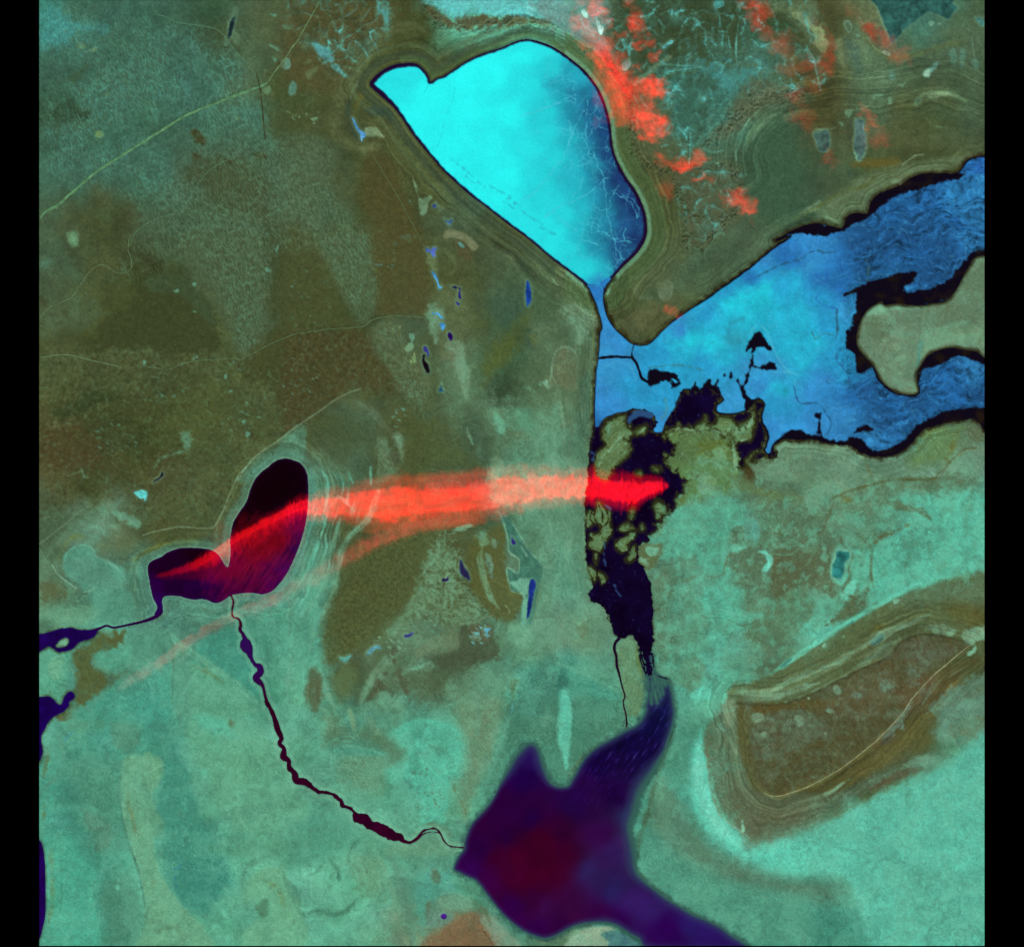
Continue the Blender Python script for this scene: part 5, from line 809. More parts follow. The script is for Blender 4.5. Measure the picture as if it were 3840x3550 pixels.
S(3,0,[(345,820),(390,930),(440,1010),(440,1110),(500,1130)], 6, (66,104,84), .6, 4, 4, .3); S(3,0,[(470,1280),(560,1240),(640,1190)], 6, (110,176,146), .6, 3, 4, .4)
B(3,0,[(470,1380),(640,1300),(760,1420),(790,1600),(740,1838),(480,1838),(450,1600)], (70,126,102), 24, .7, 16, .2); B(3,0,[(580,1390),(610,1385),(620,1410),(595,1425)], (96,180,150), 4, .85, 5)
B(3,0,[(60,1050),(220,1000),(420,1250),(450,1500),(480,1838),(20,1838),(60,1650)], (72,170,140), 24, .7, 14, .2); S(3,0,[(95,1100),(110,1300),(110,1500),(80,1700)], 16, (100,110,60), .55, 8, 8, .7); S(3,0,[(175,1100),(185,1400),(175,1600)], 6, (64,120,94), .5, 5, 3, .3)
S(3,0,[(50,780),(50,860),(40,900)], 22, (88,96,50), .7, 8, 8, .4); S(3,0,[(60,330),(80,400),(60,500),(40,580)], 14, (92,96,52), .6, 6, 8, .5)
B(3,0,[(200,80),(330,20),(440,0),(500,-20),(330,90),(220,150),(130,130)], (88,92,52), 12, .8, 14, .5)
S(3,0,[(200,440),(200,400),(180,330),(150,240)], 8, (112,150,116), .6, 4, 5, .4); S(3,0,[(20,720),(60,650),(160,560),(200,540)], 9, (84,110,84), .5, 4, 4, .3)
S(3,0,[(205,305),(225,270),(270,235)], 4, (40,130,170), .7, 2, 4, .3); S(3,0,[(1020,1260),(1060,1250),(1095,1205)], 7, (30,110,150), .75, 3, 4, .1); S(3,0,[(1030,1270),(1040,1370),(1060,1440)], 7, (40,118,140), .6, 4, 4, .2)
for q in ([(920,270),(930,300),(925,310)], [(940,300),(945,340)]): S(3,0,q, 6, (70,86,54), .8, 2, 1); S(3,0,q, 12, (120,190,150), .3, 3, 1)
B(3,0,[(1180,0),(1500,120),(1740,260),(1830,450),(1999,700),(1999,900),(1600,1000),(1400,900),(1290,640),(1180,440),(1110,200)], (94,160,124), 24, .7, 18, .4); B(3,0,[(1200,60),(1420,140),(1480,260),(1300,240),(1200,160)], (86,182,152), 20, .7, 18, .4); B(3,0,[(1520,720),(1700,660),(1900,760),(1850,950),(1600,980)], (86,150,120), 40, .6, 18, .3)
B(3,0,[(1440,140),(1475,150),(1470,200),(1435,195)], (88,116,78), 6, .8, 6); B(3,0,[(1190,520),(1270,520),(1290,600),(1250,570)], (96,190,156), 9, .6, 12, .5)
S(3,0,[(1510,780),(1520,880),(1590,985)], 14, (112,182,144), .7, 7, 4, .2); B(3,0,[(1260,1100),(1560,1050),(1999,1020),(1900,1150),(1500,1170)], (80,142,112), 24, .6, 16, .4)
S(3,0,[(1450,1330),(1480,1260),(1560,1200),(1640,1170)], 22, (98,184,148), .7, 9, 7, .2); S(3,0,[(1540,1340),(1580,1240),(1700,1180),(1800,1130)], 22, (70,120,92), .7, 9, 8, .3); S(3,0,[(1530,1350),(1570,1480),(1560,1550)], 22, (76,134,104), .7, 10, 8)
B(3,0,[(1580,1360),(1640,1290),(1830,1230),(1860,1300),(1950,1500),(1999,1650),(1999,1838),(1560,1838),(1600,1680),(1720,1600),(1730,1490),(1580,1500)], (106,168,128), 10, .75, 12, .3); B(3,0,[(1640,1530),(1720,1480),(1735,1590),(1680,1620),(1640,1580)], (72,116,86), 7, .85, 6); S(3,0,[(1680,1340),(1760,1380),(1820,1440),(1850,1530)], 22, (104,124,72), .6, 12, 10, .6)
S(3,0,[(1840,1270),(1880,1400),(1950,1560),(1990,1620)], 14, (78,136,106), .7, 7, 5)
spots(880, 3450, 70, 80, 40, 5, (98,172,140), 71, .55); B(3,0,[(1380,1590),(1400,1570),(1430,1610),(1400,1630)], (108,192,158), 4, .85, 5); B(3,0,[(1310,1690),(1370,1660),(1360,1710),(1320,1720)], (104,190,156), 5, .8, 8, .4)
spots(720, 3160, 40, 80, 26, 4, (110,196,160), 72, .5); S(3,0,[(1050,1540),(1130,1600),(1210,1640)], 8, (76,110,84), .6, 4, 5, .6)
S(3,0,[(860,1640),(900,1720),(1050,1700),(1100,1838),(900,1838)], 20, (88,130,100), .6, 9, 12, .5)
# --- west: pan, brown flats, spits
B(2,0,[(195,750),(220,650),(290,592),(400,602),(440,672),(560,720),(640,760),(650,860),(660,920),(700,960),(765,1110),(690,1175),(460,1195),(440,1110),(420,940),(380,940),(300,870),(220,810)], (80,142,118), 9, .9, 7, .1); B(2,0,[(230,720),(330,670),(480,730),(560,800),(640,920),(440,900),(400,930),(300,850)], (84,132,112), 18, .6, 10)
S(2,0,[(120,750),(150,810),(240,870),(300,920),(350,1000)], 12, (92,104,80), .6, 6, 5, .3); S(2,0,[(115,740),(150,800),(220,860),(290,910)], 5, (140,190,158), .7, 3, 3, .2); S(2,0,[(170,810),(250,850),(330,890)], 12, (60,90,78), .5, 7, 6, .5)
S(2,0,[(195,740),(220,650),(300,592),(400,600),(440,670)], 6, (112,186,160), .8, 3, 3); S(2,0,[(440,672),(540,716),(600,760),(635,800)], 10, (126,190,160), .7, 4, 6, .3); S(2,0,[(640,840),(650,900)], 6, (84,96,60), .8, 3, 4); S(2,0,[(350,940),(380,935),(430,910)], 5, (124,170,132), .7, 3, 4)
S(2,0,[(60,700),(120,600),(220,500),(330,430),(430,350),(520,330),(640,370),(740,430)], 36, (92,126,96), .6, 14, 6, .3); B(2,0,[(560,340),(640,340),(770,400),(770,440),(740,460),(650,410)], (104,152,122), 9, .8, 8, .2)
S(2,0,[(340,480),(420,450),(480,460),(500,500),(470,550)], 9, (122,178,146), .7, 4, 5, .3); S(2,0,[(200,600),(250,540),(330,520),(400,540)], 20, (108,128,58), .55, 8, 6, .4); B(2,0,[(420,560),(640,480),(740,530),(720,640),(640,720),(480,660)], (92,104,68), 20, .6, 16, .4)
S(2,0,[(15,580),(120,500),(220,420),(310,340),(400,290)], 4, (120,146,112), .6, 3, 2, .2)
S(2,0,[(720,700),(800,640),(900,600),(1000,575),(1130,560),(1250,565)], 14, (112,122,50), .7, 6, 3, .25)
S(2,0,[(740,720),(740,800),(730,930)], 5, (116,160,128), .6, 3, 2); B(2,0,[(770,740),(830,720),(850,900),(890,1030),(880,1090),(800,1120),(740,960)], (72,122,102), 14, .7, 6, .2)
B(2,0,[(20,880),(150,860),(220,940),(180,1000),(60,1000)], (86,90,54), 22, .6, 20, .6); B(2,0,[(20,1060),(250,1050),(430,1060),(440,1160),(300,1180),(20,1160)], (106,162,126), 16, .7, 14, .4)
B(2,0,[(940,970),(1080,990),(1280,1010),(1420,1010),(1450,1060),(1300,1090),(1120,1050),(990,1000)], (80,140,112), 8, .7, 6, .3); S(2,0,[(945,990),(980,1080),(920,1130),(870,1170)], 14, (88,96,56), .7, 7, 6, .4); S(2,0,[(1060,985),(1200,1030),(1280,1075),(1400,1060)], 5, (86,92,66), .6, 4, 3, .3); S(2,0,[(1460,1000),(1490,970),(1560,960)], 8, (84,88,54), .6, 4, 4)
B(2,0,[(960,1240),(1010,1290),(1080,1330),(1200,1310),(1480,1190),(1530,1360),(1600,1500),(1690,1740),(1500,1600),(1250,1430),(1060,1330)], (62,142,120), 14, .8, 9, .15)
B(2,0,[(1560,1120),(1850,1060),(1840,1250),(1780,1480),(1700,1560),(1690,1490),(1620,1400),(1600,1300)], (70,138,112), 16, .7, 9, .2)
B(2,0,[(250,1880),(450,1700),(650,1580),(960,1400),(1012,1400),(1012,1880)], (66,150,128), 18, .8, 12, .15); B(2,0,[(430,1420),(560,1340),(700,1360),(680,1500),(560,1540),(460,1480)], (80,160,132), 14, .7, 12, .4); B(2,0,[(700,1250),(950,1230),(1000,1330),(800,1450),(680,1450)], (78,144,118), 22, .6, 14, .3)
B(2,0,[(1015,1380),(1130,1400),(1170,1500),(1160,1700),(1180,1847),(1020,1847)], (88,150,122), 12, .7, 8, .3); B(2,0,[(1160,1480),(1300,1530),(1480,1640),(1600,1760),(1680,1847),(1180,1847)], (92,160,126), 14, .8, 12, .3); S(2,0,[(1170,1490),(1280,1540),(1400,1620)], 14, (92,116,74), .7, 8, 6, .3)
S(2,0,[(970,1225),(1100,1350),(1300,1490),(1500,1640),(1690,1800)], 26, (108,176,140), .75, 9, 4, .15); S(2,0,[(960,1220),(1015,1330),(1020,1500),(1010,1760)], 5, (70,116,92), .7, 4, 3, .2)
B(2,0,[(270,1390),(400,1330),(450,1250),(560,1230),(660,1235),(600,1345),(440,1390),(400,1480),(500,1560),(505,1650),(350,1770),(285,1740),(300,1560)], (82,92,50), 10, .9, 12, .25); B(2,0,[(490,1220),(550,1210),(570,1270),(520,1280)], (92,146,116), 6, .7, 8)
B(2,0,[(20,1400),(110,1345),(180,1390),(255,1380),(230,1560),(200,1700),(170,1780),(130,1740),(20,1720)], (84,160,128), 8, .85, 8, .2); B(2,0,[(90,1440),(180,1420),(190,1560),(140,1600),(100,1540)], (110,172,134), 8, .7, 12, .4); S(2,0,[(80,1640),(100,1690),(140,1730)], 8, (84,86,50), .7, 3, 4); blob(ISLET, (116,172,136), 4, .9, 3)
# right side of the dark heart lake: pale salt strand lines
SALT = (104,196,166)
for q, wd, a in (([(230,0),(310,80),(320,160),(310,260),(290,440),(230,620),(200,760),(170,880),(110,1000),(70,1150),(40,1350),(20,1600)], 9, .8), ([(180,20),(210,200),(200,320),(180,480),(130,640),(90,760),(30,880)], 8, .45), ([(380,60),(430,110),(470,200)], 16, .0), ([(360,280),(400,230),(430,240),(500,310),(520,340)], 9, .5), ([(640,0),(640,80),(640,130)], 7, .7), ([(470,40),(510,120)], 6, .5),
                 ([(700,180),(660,300),(600,410),(480,520),(430,610),(410,700),(400,790)], 24, .55), ([(400,790),(370,920),(330,1010),(280,1130),(260,1200)], 18, .5), ([(420,390),(360,560),(310,650),(280,760),(290,850),(250,980),(150,1080),(90,1200)], 22, .45), ([(210,1130),(215,1220),(190,1360)], 22, .45), ([(60,880),(80,950),(40,1080),(30,1250)], 20, .5), ([(50,1400),(30,1550),(10,1700)], 16, .6), ([(120,1440),(130,1560),(145,1680)], 10, .5), ([(215,1640),(225,1690)], 6, .7), ([(280,1560),(320,1700),(370,1800)], 14, .5)):
    if a: S(2,1,q, wd, SALT if wd < 12 else (114,168,134), min(.95, a * 1.35), 4 + wd * .2, 5, .2)
B(2,1,[(0,850),(120,780),(280,760),(260,1000),(210,1400),(100,1600),(0,1700)], (84,150,122), 24, .5, 16, .4); B(2,1,[(180,60),(300,100),(330,300),(280,420),(180,420)], (84,150,122), 16, .5, 10, .3); S(2,1,[(385,60),(420,100),(450,150)], 14, (54,104,88), .8, 6, 5)
B(2,1,[(900,480),(1080,450),(1050,560),(1040,680),(980,850),(960,1000),(880,1080),(700,1200),(540,1320),(400,1440),(320,1480),(270,1250),(320,1050),(400,900),(430,740),(530,680),(720,580)], (76,84,46), 26, .82, 14, .3)
B(2,1,[(1100,600),(1160,530),(1220,520),(1200,600),(1300,620),(1290,720),(1320,820),(1280,830),(1400,960),(1460,1040),(1500,1120),(1300,1180),(1100,1100),(980,1150),(800,1270),(760,1240),(900,1080),(980,900),(1000,800)], (98,132,96), 12, .75, 22, .8)
spots(1640, 2190, 70, 120, 50, 6, (104,156,124), 81, .5); spots(1700, 2240, 90, 70, 40, 5, (78,84,48), 82, .7); spots(1600, 2340, 60, 60, 30, 5, (104,160,128), 83, .5); spots(1470, 2400, 50, 40, 16, 5, (140,184,146), 84, .6)
B(2,1,[(1420,540),(1640,420),(1660,560),(1650,760),(1780,960),(1770,1050),(1700,1150),(1560,1120),(1440,980),(1380,850),(1350,700)], (84,88,44), 14, .8, 10, .2)
S(2,1,[(1478,590),(1462,700),(1495,850),(1535,970),(1600,1060)], 24, (112,152,112), .85, 7, 4, .2); B(2,1,[(1500,640),(1540,680),(1560,780),(1540,840),(1505,740)], (104,140,116), 5, .8, 8, .4); S(2,1,[(1520,720),(1545,830)], 8, (64,78,56), .7, 4, 4, .4)
B(2,1,[(1450,480),(1500,480),(1510,560),(1460,580)], (104,150,116), 8, .6, 14, .5); B(2,1,[(1550,540),(1580,540),(1580,610),(1555,600)], (104,140,108), 5, .7, 8, .4); B(2,1,[(1260,460),(1390,430),(1390,460),(1270,490)], (120,160,124), 5, .7, 8, .5)
B(2,1,[(1605,320),(1690,400),(1750,500),(1830,620),(1920,720),(1938,790),(1905,900),(1885,1000),(1860,1150),(1800,1210),(1770,1120),(1785,960),(1700,935),(1665,850),(1655,760),(1740,790),(1755,690),(1690,640),(1665,560),(1650,480)], (58,108,90), 5, .92, 5, .1)
S(2,1,[(1600,330),(1650,460),(1670,560),(1680,640),(1745,690),(1755,760),(1740,800),(1680,760),(1660,780),(1680,880),(1700,930),(1790,960),(1785,1080),(1790,1180)], 7, (132,180,146), .75, 3, 4, .2); S(2,1,[(1690,400),(1760,510),(1830,630),(1915,720),(1935,790),(1910,880)], 6, (124,170,138), .7, 3, 3, .3); S(2,1,[(1770,600),(1810,665)], 5, (124,170,138), .8, 2, 2)
B(2,1,[(1690,860),(1810,840),(1830,880),(1800,960),(1700,900)], (120,184,152), 6, .75, 6, .2); B(2,1,[(1780,1000),(1820,1000),(1800,1180),(1770,1180)], (110,180,150), 6, .7, 6)
S(2,1,[(1935,800),(1900,960),(1870,1120),(1850,1220)], 6, (104,128,88), .7, 3, 3, .2); B(2,1,[(1700,1180),(1860,1210),(1800,1340),(1720,1350),(1690,1250)], (112,168,132), 12, .7, 14, .5); B(2,1,[(1950,500),(1999,480),(1999,1847),(1900,1847),(1880,1250),(1920,900)], (98,142,110), 20, .6, 14, .3)
S(2,1,[(1610,1100),(1680,1095),(1650,1035)], 6, (140,176,140), .7, 3, 4); S(2,1,[(1300,1180),(1420,1160),(1560,1110)], 3, (130,140,96), .6, 2, 2)
B(2,1,[(1300,1210),(1420,1190),(1560,1200),(1600,1340),(1610,1440),(1480,1470),(1350,1530),(1180,1520),(1100,1420),(1280,1370)], (70,84,60), 12, .9, 16, .3); B(2,1,[(1380,1200),(1540,1210),(1520,1300),(1400,1280)], (92,88,62), 12, .7, 12, .5); B(2,1,[(1390,1260),(1440,1260),(1460,1300),(1410,1300)], (120,150,120), 8, .6, 10, .4); spots(1800, 2390, 40, 40, 14, 5, (100,180,190), 85, .75); spots(1835, 2360, 40, 25, 9, 4, (100,180,190), 86, .75)
B(2,1,[(1000,1330),(1180,1250),(1280,1220),(1300,1350),(1150,1390),(1000,1420)], (104,124,90), 20, .8, 14, .2); S(2,1,[(560,1760),(640,1620),(700,1530),(790,1420),(900,1370)], 40, (112,150,116), .75, 12, 7, .15)
for q in ([(620,1750),(680,1600),(740,1620),(760,1660),(700,1700)], [(820,1530),(870,1540),(920,1620),(940,1740),(900,1700),(850,1600)], [(770,1420),(830,1440),(820,1480)], [(730,1550),(770,1540),(760,1570)], [(770,1380),(810,1360),(830,1400),(800,1420)]): B(2,1,q, (74,82,58), 10, .8, 12, .3)
B(2,1,[(920,1560),(1150,1540),(1230,1620),(1180,1750),(1000,1790),(950,1700)], (78,96,66), 30, .75, 20, .4); B(2,1,[(680,1730),(760,1690),(880,1740),(860,1830),(700,1847)], (100,158,128), 16, .6, 14, .5); S(2,1,[(920,1520),(1000,1500),(1090,1460),(1110,1500)], 12, (116,172,136), .7, 6, 8, .4)
B(2,1,[(200,1500),(270,1560),(280,1700),(230,1847),(150,1700)], (82,82,52), 14, .75, 10, .2); B(2,1,[(440,1470),(560,1500),(480,1700),(400,1760),(340,1600)], (88,98,56), 20, .6, 14, .4); B(2,1,[(1680,1600),(1740,1600),(1720,1720),(1690,1700)], (76,100,60), 9, .7, 10, .5)
B(2,1,[(1780,1620),(1900,1480),(1999,1440),(1999,1847),(1740,1847)], (62,122,104), 24, .8, 12, .2); B(2,1,[(1200,1620),(1400,1520),(1700,1480),(1660,1700),(1500,1847),(1250,1780)], (98,140,108), 30, .6, 20, .4)
B(1,1,[(0,1560),(200,1450),(400,1380),(560,1400),(640,1560),(500,1640),(440,1750),(300,1620),(140,1540)], (70,84,52), 30, .6, 12, .3)
S(1,1,[(0,1512),(120,1425),(260,1330),(370,1250),(480,1192),(560,1168)], 5, (124,142,110), .7, 2.5, 2, .1); S(1,0,[(1510,1847),(1560,1760),(1660,1652),(1800,1560),(1950,1440)], 5, (128,146,110), .75, 2.5, 2, .1); S(2,0,[(790,515),(860,490),(1000,460),(1080,450),(1280,462),(1340,430),(1400,310),(1450,190),(1500,80),(1560,5)], 4, (128,150,116), .75, 2.5, 2, .1)
B(1,0,[(1520,1847),(1640,1690),(1800,1580),(1999,1430),(1999,1700),(1880,1680),(1760,1720),(1640,1830)], (82,130,104), 12, .7, 6, .2)
# ------------------------------------------------------------------ strand lines that follow the shores
def terraces(F, reach, amp, freq, seed, wob=20.0, drift=0.5):
    m = (F > 0) & (F < reach)
    idx = np.nonzero(m); f = F[idx]; x = GX[idx]; y = GY[idx]
    ff = f + WX[idx] * wob * np.clip(f / 60, 0.1, 1.5)
    n = perlin(ff / freq, (x + y * drift) / 420, seed) + 0.6 * perlin(ff / (freq * .45), (x - y) / 260, seed + 5) + 0.35 * perlin(ff / (freq * 2.7), (x) / 500, seed + 9)
    a = amp * sstep(reach, reach * 0.35, f)
    COL[idx] *= (1 + a * n)[:, None]
    HGT[idx] += 0.10 * a * n
    return idx, f
idx, f = terraces(F_ICE, 170, 0.42, 11, 301)
def shore_tint(F, d0, d1, col, alpha):
    m = (F > d0 - 12) & (F < d1 + 12); idx = np.nonzero(m); f = F[idx] + EDGE[idx] * 3
    a = alpha * sstep(d0 - 6, d0 + 4, f) * sstep(d1 + 8, d1 - 4, f)
    COL[idx] = COL[idx] * (1 - a[:, None]) + np.asarray(col, f4) * a[:, None]
EAST = sstep(2000, 2150, GX)
shore_tint(np.where(GX < 2080, F_ICE, 1e3), 18, 46, (58, 76, 56), .55); shore_tint(np.where(GX < 2060, F_ICE, 1e3), 60, 74, (96, 122, 84), .35)
shore_tint(np.where(GX > 2120, F_ICE, 1e3), 3, 16, (104, 158, 120), .8); shore_tint(np.where(GX > 2120, F_ICE, 1e3), 18, 70, (74, 104, 62), .55)
shore_tint(np.where((GX > 1500) & (GX < 2100) & (GY < 320), F_ICE, 1e3), 8, 26, (74, 104, 60), .5)
terraces(np.where(GX < 700, F_HEART * 1.8, F_HEART), 170, 0.24, 12, 331)
shore_tint(F_HEART, 0, 3, (140, 190, 170), .5); shore_tint(F_HEART, 4, 28, (70, 118, 104), .45)
for q in ([(0,2,(1640,1847)),(0,2,(1540,1380)),(0,2,(1520,1150)),(0,2,(1640,870)),(0,2,(1999,740))],):
    pass
ARC1 = T(0,2,[(1560,1300),(1545,1120),(1600,970),(1720,840),(1860,770),(2000,740)]) + T(0,3,[(640,720),(800,680),(1000,690),(1250,670),(1450,620),(1650,620),(1800,670),(1903,720)])
F_ARC = field_line(ARC1, 150, 4); terraces(F_ARC, 150, 0.30, 9, 361)
F_PLA = field_poly(PLATEAU, 190, 2); terraces(F_PLA, 185, 0.30, 11, 371)
terraces(F_BAY0 + 0, 110, 0.30, 8, 381)
w = window(PLATEAU, 0)
# dark wet fringe of bay, lagoon and small rivers
def fringe(F, d, col, alpha):
    m = (F > -2) & (F < d * 1.6); idx = np.nonzero(m)
    f = F[idx] + EDGE[idx] * d * 0.35 + N_MID[idx] * d * 0.25
    a = alpha * sstep(d, 0, f) ** 1.2
    COL[idx] = COL[idx] * (1 - a[:, None]) + np.asarray(col, f4) * a[:, None]
fringe(np.where(GX > 2150, F_BAY, 1e3), 19, (36, 30, 12), .9); fringe(np.where(GX <= 2150, F_BAY, 1e3), 14, (44, 62, 36), .85)
fringe(np.where(F_MAR < 30, F_LAG, 1e3), 6, (62, 70, 30), .6); fringe(np.where(RGT > .2, F_LAG, 1e3), 16, (48, 56, 24), .75); fringe(np.where(F_MAR < 30, 1e3, F_LAG), 7, (40, 46, 26), .7)
fringe(F_SEA, 22, (46, 84, 76), .9); fringe(F_INLET, 12, (58, 74, 44), .75); fringe(F_COVE, 14, (58, 74, 44), .75); fringe(F_WEST, 10, (58, 84, 60), .6)
fringe(F_CHA, 7, (92, 110, 76), .6); shore_tint(F_RIV, 4, 12, (124, 184, 152), .45)
PF = np.full((NY, NX), 1e3, f4)
for F in pond_fields: PF = np.minimum(PF, F)
shore_tint(PF, 1, 5, (112, 160, 130), .35)

# ------------------------------------------------------------------ relief and grain: dunes, snow hills, gullies, reticulate salt
def region(polys, soft=40):
    M = np.zeros((NY, NX), f4)
    for p in polys:
        w = window(p, soft); M[w] = np.maximum(M[w], sstep(soft, -soft, poly_sdf(GX[w], GY[w], smooth_closed(p, 3)) + N_BIG[w] * 30 + N_MID[w] * 25))
    return M
def lighten(idx_mask, amount, col):
    a = np.clip(amount, 0, 1)[..., None] * idx_mask[..., None]
    COL[:] = COL * (1 - a) + np.asarray(col, f4) * a
DUNES = region([T(0,0,[(20,60),(850,100),(1350,250),(1600,560),(1700,1000),(1990,1080),(1999,1847),(1000,1847),(700,1500),(150,1350),(20,1000)]), T(1,0,[(440,330),(760,340),(1000,240),(1130,180),(1330,420),(1450,760),(1560,900),(1700,700),(1690,0),(760,0),(600,300)]),
    T(1,1,[(190,0),(370,350),(560,690),(690,480),(680,300),(640,-20),(190,-40)]), T(0,1,[(0,1060),(340,1100),(360,1400),(620,1847),(200,1847),(0,1847)]), T(1,1,[(640,760),(780,650),(880,750),(1000,1000),(1090,1200),(1050,1400),(900,1250),(780,1020)])], 30)
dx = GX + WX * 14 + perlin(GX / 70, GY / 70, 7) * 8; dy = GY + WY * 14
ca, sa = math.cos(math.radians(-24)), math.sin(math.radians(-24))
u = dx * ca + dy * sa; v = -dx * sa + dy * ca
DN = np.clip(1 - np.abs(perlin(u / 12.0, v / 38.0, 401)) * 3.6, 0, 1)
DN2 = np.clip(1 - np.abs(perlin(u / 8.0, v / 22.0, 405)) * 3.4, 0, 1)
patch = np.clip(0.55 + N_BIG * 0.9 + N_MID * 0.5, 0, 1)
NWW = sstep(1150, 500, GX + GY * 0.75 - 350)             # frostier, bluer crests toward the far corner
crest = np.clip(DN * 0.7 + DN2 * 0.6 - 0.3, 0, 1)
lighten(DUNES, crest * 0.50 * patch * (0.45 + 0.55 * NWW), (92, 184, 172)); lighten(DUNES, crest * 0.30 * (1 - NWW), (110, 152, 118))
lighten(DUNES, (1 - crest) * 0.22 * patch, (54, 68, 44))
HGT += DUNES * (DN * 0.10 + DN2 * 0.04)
SNOW = region([T(0,1,[(0,40),(300,0),(800,0),(780,250),(480,560),(330,520),(150,300)]), T(0,2,[(300,20),(1560,0),(1560,560),(1999,560),(1999,700),(1600,720),(1340,1000),(1180,1200),(1000,1000),(950,680),(640,400),(380,280)]), T(0,2,[(1150,1300),(1560,1250),(1550,1500),(1320,1847),(1150,1847)]), T(0,3,[(60,60),(560,0),(600,300),(660,640),(300,640),(100,500)])], 40)
RG = ridged(GX + WX * 25, GY + WY * 25, 60, 4, 421); SP = np.clip(fbm(GX, GY, 110, 5, 431, .6) * 1.6 + 0.12, 0, 1)
lighten(SNOW, np.clip(RG - 0.9, 0, 1) * 1.7 * np.clip(SP + .25, 0, 1), (92, 186, 176)); lighten(SNOW, SP * 0.40 * (0.4 + 0.6 * np.clip(EDGE + .5, 0, 1)), (82, 164, 156)); lighten(SNOW, np.clip(-fbm(GX, GY, 80, 4, 441) * 1.2, 0, 1) * .5, (48, 58, 36))
HGT += SNOW * RG * 0.16
SALTC = region([T(2,2,[(980,300),(1500,200),(1999,700),(1999,1300),(1500,1600),(1000,1650),(900,1300),(880,700)]), T(2,3,[(0,200),(500,200),(1100,100),(1903,150),(1903,800),(1100,1000),(300,1500),(0,1600)])], 50)
lighten(SALTC, np.clip(fbm(GX, GY, 45, 5, 451, .68) * .8, 0, .4), (98, 198, 166)); lighten(SALTC, np.clip(-fbm(GX, GY, 45, 5, 451, .68) * .6, 0, .32), (82, 112, 84))
SCRUB = region([T(1,0,[(20,900),(1999,1000),(1999,1500),(1500,1847),(20,1847)]), T(1,1,[(0,760),(600,740),(960,1250),(400,1200),(0,1500)]), T(2,0,[(20,0),(1600,0),(1400,420),(900,460),(500,250),(20,500)]), PLATEAU], 40)
CR = ridged(GX + WX * 40, GY + WY * 40, 42, 3, 461)
lighten(SCRUB, np.clip(CR - 1.05, 0, 1) * 0.55, (96, 142, 108)); lighten(SCRUB, np.clip(N_FINE - 0.22, 0, 1) * 0.9 * np.clip(N_MID + .6, 0, 1), (92, 136, 112)); lighten(SCRUB, np.clip(-N_FINE - 0.18, 0, 1) * 0.8, (48, 46, 24))
w = window(PLATEAU, 0)
FLOW = fbm(GX + fbm(GX, GY, 60, 3, 475) * 60, GY, 44, 4, 471)
mk = region([PLATEAU], 6); lighten(mk, np.clip(FLOW * 1.0, 0, .55), (98, 112, 88)); lighten(mk, np.clip(-FLOW * 0.7, 0, .3), (80, 66, 38))
SILK = region([T(3,3,[(150,1090),(900,830),(1903,300),(1903,1838),(1000,1838),(700,1300)])], 40)
ang = math.radians(-65); u2 = GX * math.cos(ang) + GY * math.sin(ang); v2 = -GX * math.sin(ang) + GY * math.cos(ang)
FIB = 1 - np.abs(perlin((v2 + WX * 60) / 16, (u2 + WY * 60) / 110, 481)) * 2.4; FIB = np.clip(FIB, 0, 1) ** 5
lighten(SILK, .22 * np.ones_like(GX), (100, 202, 176)); lighten(SILK, FIB * 0.28 * np.clip(.5 + N_MID, 0, 1), (112, 206, 180))
# steep gullied scarps
SCARPS = [(T(0,2,[(728,690),(735,850),(735,980),(730,1060),(738,1120),(760,1170),(830,1225),(900,1260),(970,1290),(1040,1290),(1050,1360),(1080,1430),(1110,1480),(1130,1560),(1150,1640),(1140,1740),(1135,1847)]) + T(1,2,[(1140,60),(1140,130),(1155,168),(1180,165),(1250,110),(1320,40)]), 30),
          (T(0,1,[(1050,40),(1080,110),(1160,190),(1300,205),(1450,195),(1600,185),(1750,180),(1900,180),(1999,200)]), 40), (T(0,2,[(1330,1045),(1420,960),(1500,880),(1600,800),(1700,740),(1800,720),(1900,720),(1999,700)]), 55), (T(0,2,[(1250,1240),(1400,1220),(1500,1260),(1545,1380),(1550,1450)]), 40), (T(0,2,[(1150,1600),(1300,1640),(1440,1640),(1530,1580),(1320,1790)]), 30)]
GULLY = np.zeros((NY, NX), f4)
for q, rad in SCARPS:
    w = window(q, rad + 10); d = line_dist(GX[w], GY[w], smooth_open(q, 3)) + N_MID[w] * rad * .5
    GULLY[w] = np.maximum(GULLY[w], sstep(rad, 0, d))
GR = ridged(GX + WX * 10, GY + WY * 10, 19, 3, 491)
HGT += GULLY * (GR - 0.6) * 0.34
lighten(GULLY, np.clip(GR - 0.9, 0, 1) * 0.5, (104, 116, 82)); lighten(GULLY, np.clip(0.55 - GR, 0, 1) * 1.3, (36, 36, 22))
# swirls that follow the broad tone contours, as wind and old waterlines leave them
SOUTH = sstep(1500, 2100, GY + GX * .35)
Q1 = WX * 1.3 + N_BIG * .9 + GX / 900.0; Q2 = WY * 1.2 - N_BIG * .7 + GY / 800.0
SWIRL = perlin(Q1 * 15, Q2 * 2.2, 801) + .6 * perlin(Q1 * 34, Q2 * 4, 803) + .5 * perlin(Q2 * 26, Q1 * 3.5, 807)
COL *= (1 + (0.05 + 0.12 * SOUTH) * SWIRL)[..., None]
GRIT0 = fbm(GX, GY, 12, 2, 815, .7)
